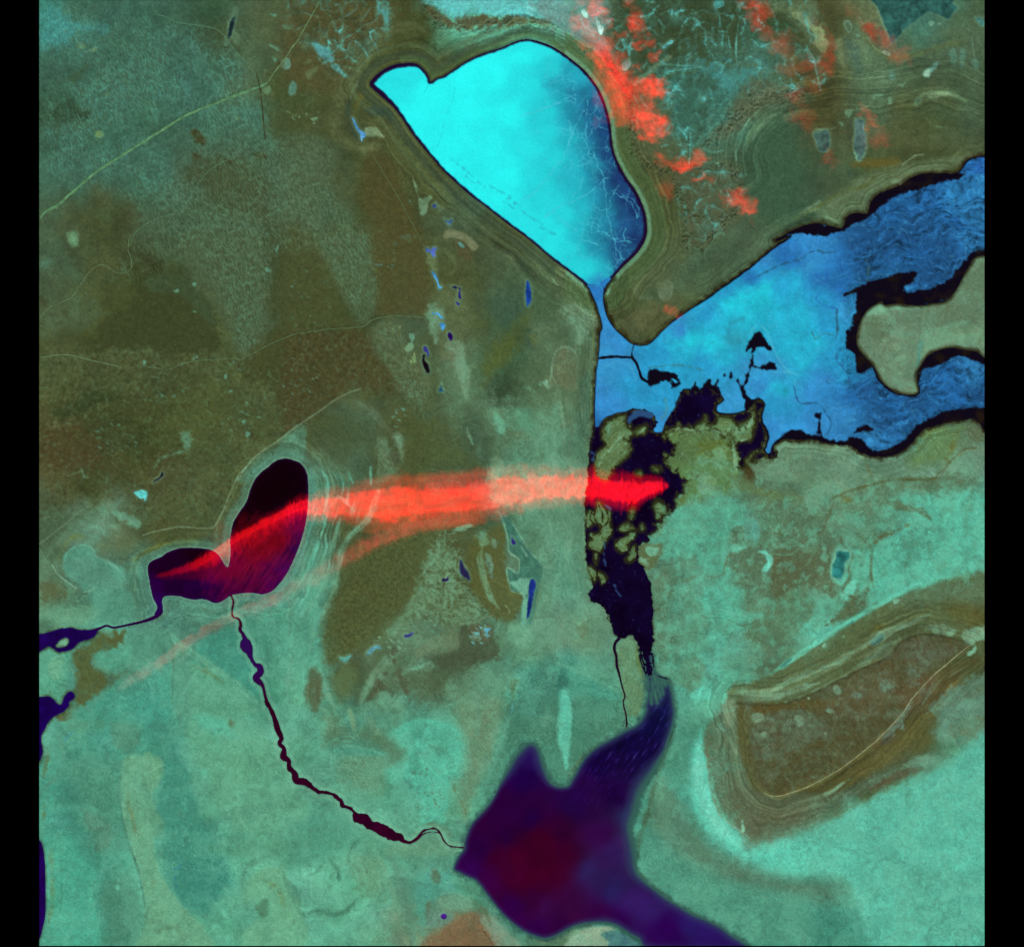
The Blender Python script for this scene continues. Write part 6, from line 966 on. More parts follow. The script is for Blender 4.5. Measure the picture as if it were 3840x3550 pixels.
# salt crust: thin pale and dark filaments and mint-grey mottling on the southern flats
FL1 = np.abs(perlin(Q1 * 13 + EDGE * .25, Q2 * 4, 821)); FL2 = np.abs(perlin(Q2 * 17 + EDGE * .25, Q1 * 5, 823)); FL3 = np.abs(fbm(GX + WX * 40, GY + WY * 40, 60, 3, 827))
pm = np.clip(.45 + fbm(GX, GY, 160, 3, 829) * 1.3, 0, 1)
ONE = np.ones_like(GX)
lighten(SOUTH * (.3 + .7 * sstep(62, 105, COL[..., 2])), pm * .46 * np.maximum(sstep(.07, 0, FL1), sstep(.06, 0, FL2)), (118, 190, 156)); lighten(SOUTH, (1 - pm * .6) * .26 * sstep(.06, 0, FL3), (70, 112, 88))
MT = fbm(GX + WX * 50, GY + WY * 50, 100, 5, 831, .62)
SALTY = SOUTH * sstep(62, 105, COL[..., 2])
lighten(SALTY, np.clip(MT * .8 + .05, 0, .26), (108, 182, 150)); lighten(SALTY, np.clip(-MT * .7 - .05, 0, .16), (72, 128, 104))
# scoured crust on the olive plain between the lakes and mint crust arcs south-west of the sea
NET = np.abs(fbm(GX + WX * 30, GY * 1.5 + WY * 30, 34, 3, 861)); nm = region([T(2,1,[(1060,520),(1250,450),(1330,640),(1420,960),(1500,1120),(1250,1190),(980,1150),(800,1280),(760,1230),(940,1050),(1010,800)])], 16)
lighten(nm, .5 * sstep(.14, .02, NET), (122, 166, 126)); lighten(nm, .35 * sstep(.2, .4, NET), (74, 84, 46))
OLV = region([T(2,1,[(560,640),(900,500),(1050,500),(980,800),(880,1080),(560,1300),(330,1460),(290,1250),(330,1050),(430,760)])], 16)
lighten(OLV, .5 * np.clip(GRIT0 * 1.4, 0, 1), (96, 112, 66)); lighten(OLV, .5 * np.clip(-GRIT0 * 1.4, 0, 1), (56, 64, 34))
# north-south wind streaks on the sand strip west of the lagoon, and strand lines east of the heart-shaped lake
NSM = region([T(1,2,[(150,700),(450,800),(450,1847),(60,1847)]), T(2,2,[(0,-40),(385,-40),(400,700),(380,1000),(240,1100),(60,900)])], 30)
NS = perlin((GX + WX * 60 + EDGE * 4) / 8, GY / 130, 841) + .7 * perlin((GX + WX * 70) / 20, GY / 200, 843)
lighten(NSM, np.clip(NS * .8, 0, .3) * np.clip(.6 + N_MID, .2, 1), (126, 170, 136)); lighten(NSM, np.clip(-NS * .7, 0, .25), (74, 116, 92))
m = (F_HEART > 14) & (F_HEART < 250) & (GX > 1120) & (GY > 1700); idx = np.nonzero(m); f = F_HEART[idx] + WX[idx] * 26
bd = perlin(f / 10.0, (GY[idx] - GX[idx] * .3) / 210, 851) + .6 * perlin(f / 4.5, GY[idx] / 120, 853)
pt = np.clip(.55 + fbm(GX[idx] / 1.0, GY[idx] / 2.2, 60, 3, 857) * 1.6, .1, 1.1) * sstep(1700, 1860, GY[idx])
aa = np.clip(bd * 1.5, 0, .62) * pt * sstep(250, 120, F_HEART[idx]) * sstep(14, 30, F_HEART[idx]); COL[idx] = COL[idx] * (1 - aa[:, None]) + np.array((110, 196, 168), f4) * aa[:, None]
aa = np.clip(-bd * 1.2, 0, .5) * pt * sstep(230, 100, F_HEART[idx]); COL[idx] = COL[idx] * (1 - aa[:, None]) + np.array((64, 112, 92), f4) * aa[:, None]
# general grain
GRIT = fbm(GX, GY, 8.5, 2, 811, .7)
COL *= (1 + 0.10 * N_FINE * (1 - .75 * SOUTH) + 0.07 * EDGE * (1 - .55 * SOUTH) + 0.10 * GRIT * (1 - .7 * SOUTH) + 0.03 * WHITE * (1 - .6 * SOUTH))[..., None]
HGT += (0.06 * N_MID + 0.035 * EDGE + 0.018 * N_FINE) * (1 - .7 * SOUTH)
for q in ([(697,150),(680,175),(660,190)], [(700,160),(720,180),(735,190)], [(697,190),(690,210)], [(685,165),(672,200)], [(708,170),(712,205)], [(690,140),(668,165)]): S(3,2,q, 2.2, (30,50,60), .85, 1.6, .5)
COL = np.clip(COL, 4, 250)

# ------------------------------------------------------------------ waters' own colours
def idw(x, y, pts, power=2.4):
    num = np.zeros((x.size, 3), f4); den = np.zeros((x.size, 1), f4)
    for px, py, c in pts:
        wgt = (1.0 / (((x - px) ** 2 + (y - py) ** 2) + 400.0) ** (power / 2)).astype(f4)[:, None]
        num += wgt * np.asarray(c, f4); den += wgt
    return num / den
WCOL = np.zeros((NY, NX, 3), f4); WCOL[:] = (12, 4, 24)
def owner(k): return np.nonzero((OWNER == k) & (FALL < 8))
# frozen lake
ix = owner(0); x = GX[ix]; y = GY[ix]; f = -F_ICE[ix]
C1 = (42,250,246); C2 = (40,228,230); C3 = (38,208,214); C4 = (36,164,184); C5 = (34,120,150); C6 = (32,80,126); C7 = (26,52,102)
ICP = [(300,300,C2),(350,260,C2),(250,330,C2),(450,420,C1),(700,500,C1),(700,300,C1),(600,650,C1),(850,250,C1),(1000,150,C1),(1000,110,C2),(1100,150,C2),(850,700,C1),(950,500,C1),(950,850,C1),(1050,350,C2),(1180,250,C3),(1200,330,C4),(1280,260,C4),(1350,280,C4),(1230,420,C4),(1400,400,C5),(1300,420,C5),(1420,520,C6),
       (1440,640,C6),(1500,620,C7),(1480,720,C7),(1350,560,C5),(1300,650,C4),(1150,600,C3),(1380,700,C5),(1200,760,C3),(1100,900,C3),(1300,900,C4),(1300,800,C4),(1420,800,C5),(1480,850,C6),(1560,850,C7),(1640,980,C7),(1690,1080,C7),(1600,1100,C6),(1620,1180,C6),(1500,1080,C5),(1450,1180,C5),(1350,1040,C4),(1250,1060,C3),(1150,1000,C3),
       (900,980,C1),(1000,1060,C2),(800,950,C1),(1100,1150,C2),(1230,1210,C2),(1300,1300,C3),(1200,1290,C2),(1350,1200,C4),(1450,1300,C5),(1550,1280,C6),(1660,1240,C7),(1430,1400,C3),(1360,1420,C3),(1500,1400,C4),(1580,1360,C6),(1450,1480,(44,130,190)),(560,800,C1),(400,600,C1),(1430,420,C6),(1150,470,C3),(1050,700,C2),(1000,1180,C2)]
ICP = [(1300 + a / 1.54, 100 + b / 1.54, c) for a, b, c in ICP]
xx = x + WX[ix] * 34 + EDGE[ix] * 7; yy = y + WY[ix] * 34
c = idw(xx, yy, ICP, 3.2)
kb = (.30 * sstep(2330, 2150, x) * sstep(300, 560, y))[:, None]; c = c * (1 - kb) + np.array(C2, f4) * kb
dim = sstep(215, 70, c[:, 1])                                   # 1 where the ice is thin and dark
nz = fbm(x, y, 60, 5, 511, .6)
c *= (1 + (0.03 + 0.13 * dim) * nz)[:, None]
thin = sstep(252, 170, c[:, 1])
def cracks(scale, seed, wob, wid):
    qx = x + perlin(x / 40, y / 40, seed) * wob + perlin(x / 12, y / 12, seed + 1) * wob * .3; qy = y + perlin(x / 40, y / 40, seed + 2) * wob + perlin(x / 12, y / 12, seed + 3) * wob * .3
    gxi = np.floor(qx / scale).astype(np.int32); gyi = np.floor(qy / scale).astype(np.int32); d1 = np.full(x.shape, 1e9, f4); d2 = d1.copy()
    for a in (-1, 0, 1):
        for b in (-1, 0, 1):
            h = PERM[(PERM[(gxi + a + seed) & 255] + (gyi + b)) & 255]; h2 = PERM[(h + 31) & 255]
            d = np.sqrt((qx - (gxi + a + h / 255.0) * scale) ** 2 + (qy - (gyi + b + h2 / 255.0) * scale) ** 2)
            d2 = np.minimum(d2, np.maximum(d1, d)); d1 = np.minimum(d1, d)
    return sstep(wid, 0, d2 - d1)
ck = np.maximum(cracks(70, 3, 26, 5.0) * .95 * np.clip(.5 + fbm(x, y, 90, 2, 521) * 1.6, 0, 1), cracks(24, 9, 12, 4.2) * .8 * np.clip(.1 + fbm(x, y, 110, 3, 531) * 2.2, 0, 1))
a = np.clip(ck * thin * .55, 0, 1)[:, None]; c = c * (1 - a) + np.array((92, 206, 220), f4) * a
# long named fractures and the grey slush streaks of the south-western half
for q in ([(1000,1005),(1080,960),(1180,840),(1260,740),(1290,650),(1330,560),(1370,480)], [(1480,880),(1495,960),(1500,1050),(1530,1180),(1560,1280),(1600,1350)], [(1480,890),(1400,960),(1300,1010),(1210,1050),(1150,1100)], [(1390,420),(1385,560),(1380,640),(1400,740)], [(1360,860),(1350,930),(1300,980)], [(1480,880),(1520,870)], [(1540,960),(1600,990),(1650,1030),(1680,1110)], [(1100,490),(1200,450),(1320,390)], [(1420,700),(1440,770),(1480,860)], [(1200,330),(1260,300),(1330,330)], [(1610,1160),(1600,1220),(1630,1250)], [(1450,1260),(1400,1240),(1340,1230)],
          [(1180,1060),(1250,1120),(1330,1180)], [(1000,520),(1120,480),(1230,440)], [(1280,540),(1300,620),(1270,700)], [(1470,1180),(1560,1230),(1640,1240)]):
    p = smooth_open(Z(q), 4); p = p + np.stack([np.sin(np.arange(len(p)) * 1.9) * 3, np.cos(np.arange(len(p)) * 2.3) * 3], 1)
    d = line_dist(x, y, p) + EDGE[ix] * 2.5
    a = (sstep(2.9, 0.2, d) * .6)[:, None]; c = c * (1 - a) + np.array((84, 196, 212), f4) * a
for q in ([(600,760),(640,800)], [(670,810),(730,870)], [(690,860),(740,905)], [(820,910),(870,945)], [(860,940),(940,980),(970,1020)], [(900,1010),(960,1050)], [(1000,1060),(1060,1100),(1130,1140)], [(930,990),(1010,1040)], [(1120,1160),(1200,1200)], [(760,900),(800,930)]):
    d = line_dist(x, y, smooth_open(Z(q), 3)) + EDGE[ix] * 9 + N_FINE[ix] * 5
    a = (sstep(7, -2, d) * .5)[:, None]; c = c * (1 - a) + np.array((44, 176, 184), f4) * a
for q in ([(625,350),(610,440),(570,520),(550,620),(520,700)], [(480,320),(450,380)]):
    d = line_dist(x, y, smooth_open(Z(q), 3)) + EDGE[ix] * 2
    a = (sstep(2.5, 0, d) * .45)[:, None]; c = c * (1 - a) + np.array((40, 190, 196), f4) * a
rimw = 6 + 3.5 * np.clip(N_BIG[ix] + .4, 0, 1) + 7 * sstep(1620, 1500, x) * sstep(420, 340, y) + 5 * sstep(2250, 2400, x)
a = sstep(rimw + 5, rimw - 3, f + EDGE[ix] * 3)[:, None]; c = c * (1 - a) + np.array((28, 12, 48), f4) * a
WCOL[ix] = c
# bay of blue ice
ix = owner(1); x = GX[ix]; y = GY[ix]; f = -F_BAY[ix]
BA = (52,136,196); BB = (38,176,204); BC = (40,150,196); BD = (40,112,178); BE = (37,94,148); BF = (36,198,214); BG = (54,148,200)
BP = [(a, b, c) for (a, b), c in
      list(zip(T(1,2,[(470,450),(520,620),(560,760),(640,870),(560,900),(700,960),(600,1060),(520,1200),(700,1180),(560,1300),(480,1400),(900,1250),(1000,1250),(950,1400),(850,960),(900,880),(1050,800),(1200,800),(1150,900),(1350,850),(1100,680),(1300,560),(1450,440),(1600,330),(1750,200),(1900,100),(1900,180),(1600,450),(1500,560),(1700,500),(1400,680),(1500,620),(1500,740),(1750,640),(1900,400),(1950,700),(1250,980),(1450,950),(1350,1030),(1550,1000),(1500,1250),(1450,1320),(1660,1150),(1700,960),(1900,900),(1850,1150),(1800,1350),(1800,1450),(1760,1600),(1900,1300)]),
      [BD,BA,BA,BA,BG,BG,BG,BA,BC,BA,BD,BC,BC,BA,BC,BC,BB,BF,BB,BF,BA,BC,BC,BD,BA,BD,BD,BB,BF,BF,BB,BB,(46,150,170),BB,BC,BB,BC,BB,BC,BG,BG,BG,BA,BG,BB,BB,BC,BA,BA,BC]))
      + list(zip(T(1,3,[(560,60),(500,140),(650,90),(600,250),(700,350),(450,400),(250,420),(100,520),(60,600),(700,500),(500,600),(600,800),(450,800),(350,1000),(550,950),(700,700),(850,600),(850,400),(800,900),(850,1050),(750,1100),(600,1200),(450,1250),(600,1400),(800,1400),(900,1250),(1000,1200),(1200,1300),(1400,1250),(1600,1100),(1800,1050),(1700,1250),(1850,1200),(1100,1400),(1050,1560),(820,1530),(850,220),(1000,250),(1200,100),(1400,150),(1600,100),(1800,60),(1500,300),(1300,50),(1000,60),(1650,250)]),
      [BA,BD,BA,BG,BD,BB,BF,BF,BF,BC,BB,BB,BB,BG,BB,BC,BG,BD,BC,BC,BA,BA,BG,BA,BA,BD,BE,BD,BE,BD,BA,BD,BE,BE,BA,BA,BD,BE,BE,BD,BE,BA,BE,BE,BE,BE]))
      + list(zip(T(0,3,[(600,1800),(900,1800),(1200,1650),(1400,1700),(1500,1500),(1700,1450),(1850,1400),(1850,1230),(1700,1700),(1300,1800),(1000,1750),(1800,1600),(1800,1210)]), [BA,BE,BD,BE,BD,(52,140,200),(52,140,200),(46,110,196),BD,BE,BE,BA,BD]))]
xx = x + WX[ix] * 40 + EDGE[ix] * 8; yy = y + WY[ix] * 40
c = idw(xx, yy, BP, 3.0)
EASTB = sstep(3080, 3280, x + WX[ix] * 80); c *= (1 - .17 * EASTB)[:, None]
c *= (1 + 0.10 * fbm(x, y, 90, 5, 541, .55) + 0.07 * EDGE[ix])[:, None]
q1 = WX[ix] * 1.4 + x / 700 + EDGE[ix] * .04; q2 = WY[ix] * 1.4 + y / 700
c *= (1 + .09 * perlin(q1 * 11, q2 * 2.5, 1301) + .06 * perlin(q2 * 22, q1 * 3, 1303) + .04 * perlin(q1 * 40, q2 * 9, 1307))[:, None]
sw = np.abs(perlin((x + WX[ix] * 90) / 70, (y + WY[ix] * 90) / 70, 551)); a = (sstep(0.05, 0, sw) * .22)[:, None]; c = c * (1 - a) + np.array((84, 176, 206), f4) * a
fl = math.radians(-16); u3 = x * math.cos(fl) + y * math.sin(fl) + WX[ix] * 60; v3 = -x * math.sin(fl) + y * math.cos(fl) + WY[ix] * 70
str_ = fbm(u3 / 5.0, v3, 17, 4, 561, .6); rough = fbm(x, y, 24, 4, 571, .65)
c *= (1 + EASTB * (0.30 * str_ + 0.13 * rough))[:, None]
a = (EASTB * np.clip(-str_ * .7 - rough * .7 + fbm(x, y, 120, 3, 581) * .6 - 0.2, 0, .7))[:, None]; c = c * (1 - a) + np.array((18, 42, 64), f4) * a
a = (EASTB * np.clip(rough * .6 + str_ * .5 - .3, 0, .4))[:, None]; c = c * (1 - a) + np.array((74, 170, 204), f4) * a
for q, wd, cc, al in ((T(1,3,[(210,320),(300,270),(400,225),(540,190),(570,150),(650,130),(700,145),(780,140)]), 5, (40,84,110), .7), (T(1,3,[(800,575),(795,640),(802,700),(790,780)]), 7, (44,84,100), .8), (T(1,3,[(790,900),(800,960),(850,1010),(885,1080),(895,1130)]), 4, (44,92,140), .7), (T(1,3,[(480,1150),(490,1220),(530,1275),(640,1270),(690,1310),(720,1360),(752,1410),(740,1480),(705,1520)]), 5, (36,88,130), .75),
                      (T(1,3,[(600,720),(640,800),(700,750),(780,770)]), 4, (58,110,110), .6), (T(1,3,[(330,1040),(430,1040),(500,1060),(480,1110),(490,1160)]), 5, (84,190,214), .5), (T(1,3,[(140,750),(200,690),(260,720),(320,860),(400,1000),(490,1060)]), 6, (84,186,204), .5), (T(1,2,[(860,1010),(950,995),(1080,990),(1180,1000),(1300,1040)]), 5, (60,120,130), .6), (T(1,2,[(990,1250),(1000,1330),(960,1390)]), 9, (84,140,130), .5),
                      (T(1,2,[(1580,640),(1480,680),(1460,780),(1490,830)]), 14, (44,130,150), .45), (T(1,3,[(720,200),(715,380),(640,500),(800,570)]), 5, (40,96,176), .5), (T(1,2,[(540,1000),(640,960),(740,1010),(770,1100)]), 5, (80,170,206), .4), (T(1,3,[(1020,200),(1035,260),(1025,360)]), 6, (60,96,84), .5), (T(1,3,[(860,460),(930,425),(1000,395)]), 7, (10,10,26), .9), (T(1,3,[(340,980),(420,1040),(480,1080)]), 6, (70,170,200), .4)):
    d = line_dist(x, y, smooth_open(q, 4)) + EDGE[ix] * 5 + N_FINE[ix] * 2; a = (sstep(wd, 0, d) * al)[:, None]; c = c * (1 - a) + np.array(cc, f4) * a
dk = F_DARK[ix] + EDGE[ix] * 6 + N_FINE[ix] * 5 + VEIN[ix] * 5
a = np.maximum(sstep(4, -4, dk), sstep(1.5, -1.5, F_LEAD[ix]))
rim = 2.5 + 5 * sstep(2500, 2700, x) * np.clip(.6 + N_MID[ix], 0.2, 1.5)
a = np.maximum(a, sstep(rim + 3, rim - 2, f + EDGE[ix] * 3))[:, None]
dark = np.array((14, 8, 22), f4) + np.clip(fbm(x, y, 60, 4, 591) * 1.3, 0, 1)[:, None] * np.array((22, 18, -8), f4) * EASTB[:, None]
c = c * (1 - a) + dark * a
WCOL[ix] = c
# lagoon
ix = owner(2); x = GX[ix]; y = GY[ix]
c = np.array((14, 3, 34), f4) + np.zeros((x.size, 3), f4)
c += np.clip(fbm(x, y, 80, 4, 601), -.5, 1)[:, None] * np.array((6, 4, 18), f4)
c = c + np.clip(fbm(x, y, 14, 3, 611) - .42, 0, 1)[:, None] * np.array((60, 110, 150), f4)
g = np.maximum(sstep(15, 0, F_MAR[ix] + VEIN[ix] * 12), sstep(14, 0, -F_LAG[ix]) * sstep(2150, 2260, x) * sstep(2080, 1960, y))[:, None]; c = c * (1 - .8 * g) + np.array((48, 52, 20), f4) * .8 * g
a = sstep(4, -3, poly_sdf(x, y, smooth_closed(T(1,2,[(705,1395),(740,1350),(765,1320),(880,1345),(905,1365),(880,1390),(800,1370),(750,1400),(720,1425)]), 3)) + EDGE[ix] * 6)[:, None] * .8; c = c * (1 - a) + np.array((48, 96, 140), f4) * a
for q in (T(1,2,[(440,1640),(460,1660),(445,1700)]), T(2,2,[(535,560),(530,660),(535,740)]), T(2,2,[(545,290),(580,310),(575,330)]), T(2,2,[(610,890),(625,930),(655,970)])):
    d = line_dist(x, y, q) + EDGE[ix] * 7 + N_FINE[ix] * 6; a = (sstep(5, 0, d) * .6)[:, None]; c = c * (1 - a) + np.array((56, 100, 150), f4) * a
WCOL[ix] = c
# sea
ix = owner(3); x = GX[ix]; y = GY[ix]; f = -F_SEA[ix]
SP_ = [(a, b, c) for (a, b), c in zip(T(3,2,[(200,1000),(0,1200),(100,1150),(100,1400),(500,1000),(500,450),(700,300),(850,200),(960,100),(900,400),(600,700),(300,760),(600,1150),(420,1300),(600,1400),(750,1480),(900,1560),(1200,1690),(1000,1720),(300,1600),(80,1540),(760,880),(740,1200),(720,1060),(1350,1790),(500,1600),(200,1700),(650,1620),(50,1060),(160,1300),(230,1150),(0,1320)]) + T(3,1,[(1900,1080),(1960,1260),(1800,1320),(1740,1180),(1700,1300),(1840,420),(1800,560),(1700,800),(1850,900),(1650,1000),(1600,1200),(1850,1200),(1450,1130),(1400,1250),(1500,1330),(1900,1500),(1700,1560),(1900,1680)]),
      [(40,0,38),(57,0,32),(58,0,32),(52,0,36),(48,6,64),(20,4,56),(16,6,54),(14,10,56),(16,16,60),(20,8,58),(30,2,58),(34,4,66),(46,22,80),(44,30,86),(40,30,90),(50,24,92),(46,24,90),(40,22,94),(42,0,76),(56,6,60),(52,10,66),(36,40,80),(42,34,80),(50,30,76),(42,18,94),(50,2,62),(46,0,58),(44,0,70),(58,0,32),(57,0,32),(54,0,36),(60,0,31), (62,0,32),(62,0,30),(60,0,33),(64,0,34),(58,0,38),
       (38,12,84),(30,0,68),(40,0,56),(32,0,58),(38,0,54),(58,0,38),(57,0,32),(40,0,60),(48,2,74),(52,0,58),(52,0,50),(48,0,68),(46,0,66)])]
c = idw(x + WX[ix] * 30, y + WY[ix] * 30, SP_, 3.0) * (1 + 0.15 * fbm(x, y, 130, 4, 621))[:, None]
fl = math.radians(-55); u4 = x * math.cos(fl) + y * math.sin(fl); v4 = -x * math.sin(fl) + y * math.cos(fl)
st = fbm(u4 / 5, v4, 10, 3, 631); nk = sstep(3150, 2750, y) * sstep(2080, 2250, x)
c = c * (1 + nk * .5 * st)[:, None] + (nk * np.clip(st - .3, 0, 1))[:, None] * np.array((50, 70, 80), f4)
wi = 9 + 5 * np.clip(N_BIG[ix] + .5, 0, 1.5) + 8 * sstep(2150, 2300, x) + 46 * sstep(2290, 2420, x) * sstep(2800, 2980, y) * sstep(3350, 3150, y) + 16 * sstep(2120, 2040, x) * sstep(2980, 2880, y)
a = sstep(wi * 2.0, -2, f)[:, None]; c = c * (1 - a * .9) + np.array((46, 60, 92), f4) * a * .9
a = sstep(wi * .7, -1, f)[:, None]; c = c * (1 - a) + np.array((52, 96, 84), f4) * a
WCOL[ix] = c
# black heart-shaped lake
ix = owner(4); x = GX[ix]; y = GY[ix]; f = -F_HEART[ix]
HP = [(a, b, c) for (a, b), c in zip(T(2,0,[(1700,250),(1850,150),(1550,420),(1200,640),(950,760),(900,700),(880,900),(1000,900),(1200,920),(1300,900),(1450,880),(1600,880),(1750,860),(1850,760),(1940,600),(1980,480),(1500,760),(1650,600),(1800,560),(920,1040)]), [(16,0,4),(14,0,4),(16,0,4),(22,0,12),(26,0,26),(26,0,30),(40,0,60),(30,0,40),(32,0,48),(44,0,56),(54,0,50),(48,0,46),(44,0,60),(44,2,70),(34,2,62),(30,2,56),(50,0,40),(56,0,16),(50,0,14),(38,4,76)])]
c = idw(x, y, HP, 3.0); a = sstep(10, 0, f)[:, None] * .5; c = c * (1 - a) + np.array((50, 16, 80), f4) * a; WCOL[ix] = c * (1 + 0.2 * fbm(x, y, 50, 4, 641))[:, None]
for k, cc, ed in ((5, (26,3,70), (44,60,84)), (6, (26,2,76), (44,54,90)), (7, (30,2,78), (40,40,84)), (8, (34,4,54), (50,20,60)), (9, (46,2,30), (60,26,50)), (10, (20,6,34), (40,30,40)), (11, (60,10,24), (60,30,30))):
    ix = owner(k); c = np.array(cc, f4) * (1 + 0.3 * N_MID[ix] + .15 * EDGE[ix])[:, None]
    if k == 9:
        y = GY[ix]; b = sstep(2640, 2500, y)[:, None] * sstep(2330, 2400, y)[:, None]; c = c * (1 - b) + np.array((44, 10, 78), f4) * b
    a = sstep(4, 0, -FALL[ix])[:, None]; WCOL[ix] = c * (1 - a * .6) + np.array(ed, f4) * a * .6
for k, (kind, pts, r, col, lab) in enumerate(POND_LIST):
    ix = owner(12 + k); c = np.array(col, f4) * (1 + 0.35 * N_MID[ix] + .25 * EDGE[ix] + .2 * N_FINE[ix])[:, None]
    a = sstep(5, 0, -FALL[ix])[:, None] * .35; WCOL[ix] = c * (1 - a) + np.array((96, 160, 140), f4) * a
WCOL = np.clip(WCOL * (1 + 0.02 * WHITE)[..., None], 0, 253)
# ------------------------------------------------------------------ materials
def surface_material(name, rough, spec, grain):
    m = bpy.data.materials.new(name); m.use_nodes = True; n = m.node_tree.nodes; l = m.node_tree.links
    b = n["Principled BSDF"]; b.inputs["Roughness"].default_value = rough; b.inputs["Specular IOR Level"].default_value = spec
    at = n.new("ShaderNodeAttribute"); at.attribute_name = "tone"
    tc = n.new("ShaderNodeTexCoord"); nz = n.new("ShaderNodeTexNoise"); nz.inputs["Scale"].default_value = 2.6; nz.inputs["Detail"].default_value = 3.0
    mr = n.new("ShaderNodeMapRange"); mr.inputs["From Min"].default_value = 0.3; mr.inputs["From Max"].default_value = 0.7
    mr.inputs["To Min"].default_value = 1 - grain; mr.inputs["To Max"].default_value = 1 + grain
    mx = n.new("ShaderNodeVectorMath"); mx.operation = 'SCALE'
    l.new(tc.outputs["Object"], nz.inputs["Vector"]); l.new(nz.outputs["Fac"], mr.inputs["Value"])
    l.new(at.outputs["Color"], mx.inputs[0]); l.new(mr.outputs["Result"], mx.inputs["Scale"]); l.new(mx.outputs["Vector"], b.inputs["Base Color"])
    return m
M_LAND = surface_material("steppe_soil", 0.95, 0.05, 0.10)
M_WATER = surface_material("still_water", 0.12, 0.04, 0.06)
M_ICE = surface_material("lake_ice", 0.8, 0.01, 0.03)
M_ROAD = surface_material("track_gravel", 0.95, 0.05, 0.12)

def albedo(c):
    return np.clip(lin(c) / LIGHT, 0.0, 0.95)
def put_tone(me, rgb):
    at = me.attributes.new("tone", 'FLOAT_COLOR', 'POINT')
    a = np.ones((len(rgb), 4), f4); a[:, :3] = rgb
    at.data.foreach_set("color", a.ravel())
def mesh_from(name, co, quads, rgb, mat):
    me = bpy.data.meshes.new(name)
    me.vertices.add(len(co)); me.vertices.foreach_set("co", co.astype(f4).ravel())
    nq = len(quads); k = quads.shape[1]
    me.loops.add(nq * k); me.loops.foreach_set("vertex_index", quads.astype(np.int32).ravel())
    me.polygons.add(nq); me.polygons.foreach_set("loop_start", np.arange(0, nq * k, k, dtype=np.int32)); me.polygons.foreach_set("use_smooth", np.ones(nq, bool))
    me.update(calc_edges=True)
    put_tone(me, rgb); me.materials.append(mat)
    o = bpy.data.objects.new(name, me); scene.collection.objects.link(o)
    return o
def structure(o, label, kind="structure"):
    o["label"] = label; o["kind"] = kind
def wxyz(X, Y, Zv):
    return np.stack([(X - CX) / PXU, (CY - Y) / PXU, Zv], -1)

# ------------------------------------------------------------------ the land sheet, hollowed where water lies
ramp = sstep(0, 26, FALL)
ZL = np.where(FALL > 0, np.minimum(FALL * 0.010, 0.10) + HGT * ramp, np.maximum(FALL * 0.03, -0.6)).astype(f4)
iv = np.arange(NY * NX).reshape(NY, NX)
quads = np.stack([iv[:-1, :-1], iv[1:, :-1], iv[1:, 1:], iv[:-1, 1:]], -1).reshape(-1, 4)
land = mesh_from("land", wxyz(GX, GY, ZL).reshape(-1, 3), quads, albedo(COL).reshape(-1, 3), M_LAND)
structure(land, "dry olive and teal steppe, dunes and salt flats around the lakes")
# ------------------------------------------------------------------ each water lies as its own level sheet in its hollow
fc = np.minimum(np.minimum(FALL[:-1, :-1], FALL[1:, :-1]), np.minimum(FALL[1:, 1:], FALL[:-1, 1:]))
oc = np.stack([OWNER[:-1, :-1], OWNER[1:, :-1], OWNER[1:, 1:], OWNER[:-1, 1:]], -1); fs = np.stack([FALL[:-1, :-1], FALL[1:, :-1], FALL[1:, 1:], FALL[:-1, 1:]], -1)
fo = np.take_along_axis(oc, fs.argmin(-1)[..., None], -1)[..., 0]; wet = (fc < 1.5).ravel(); fo = fo.ravel()
AW = albedo(WCOL).reshape(-1, 3); XY = wxyz(GX, GY, np.zeros_like(GX)).reshape(-1, 3)
for k, (nm, F, lab) in enumerate(BODIES):
    q = quads[wet & (fo == k)]
    if len(q) < 2: continue
    used, inv = np.unique(q, return_inverse=True)
    o = mesh_from(nm, XY[used], inv.reshape(-1, 4), AW[used], M_ICE if k < 2 else M_WATER)
    structure(o, lab)

# ------------------------------------------------------------------ tracks and roads: ribbons laid on the land
def ground_z(x, y):
    return bilin(ZL, (y - Y0) / SY, (x - X0) / SX)
def track(pts, width, col, label, name="road"):
    p = smooth_open(pts, 6); seg = np.sqrt(((p[1:] - p[:-1]) ** 2).sum(1)); s = np.concatenate([[0], np.cumsum(seg)])
    t = np.arange(0, s[-1], 3.0); x = np.interp(t, s, p[:, 0]); y = np.interp(t, s, p[:, 1])
    x = x + perlin(t / 30, t * 0 + width, 7) * 2.0; y = y + perlin(t / 30, t * 0 + width, 9) * 2.0
    tx = np.gradient(x); ty = np.gradient(y); L = np.hypot(tx, ty) + 1e-6; nx, ny = -ty / L, tx / L
    hw = width / 2 * (1 + 0.5 * perlin(t / 22, t * 0, 3)); rows = []
    for e in (-1, 0, 1): rows.append((x + nx * hw * e, y + ny * hw * e))
    X = np.stack([r[0] for r in rows], 1); Y = np.stack([r[1] for r in rows], 1)
    ok = (X.min(1) > X0 + 1) & (X.max(1) < X1 - 1) & (Y.min(1) > Y0 + 1) & (Y.max(1) < Y1 - 1); X = X[ok]; Y = Y[ok]
    zz = ground_z(X, Y); zz = zz.max(1, keepdims=True) + np.array([[0.02, 0.045, 0.02]])
    iv2 = np.arange(X.size).reshape(X.shape); q = np.stack([iv2[:-1, :-1], iv2[:-1, 1:], iv2[1:, 1:], iv2[1:, :-1]], -1).reshape(-1, 4)
    c = np.array(col, f4) * (1 + 0.25 * perlin(X / 18, Y / 18, 5))[..., None]
    structure(mesh_from(name, wxyz(X, Y, zz).reshape(-1, 3), q, albedo(c).reshape(-1, 3), M_ROAD), label)
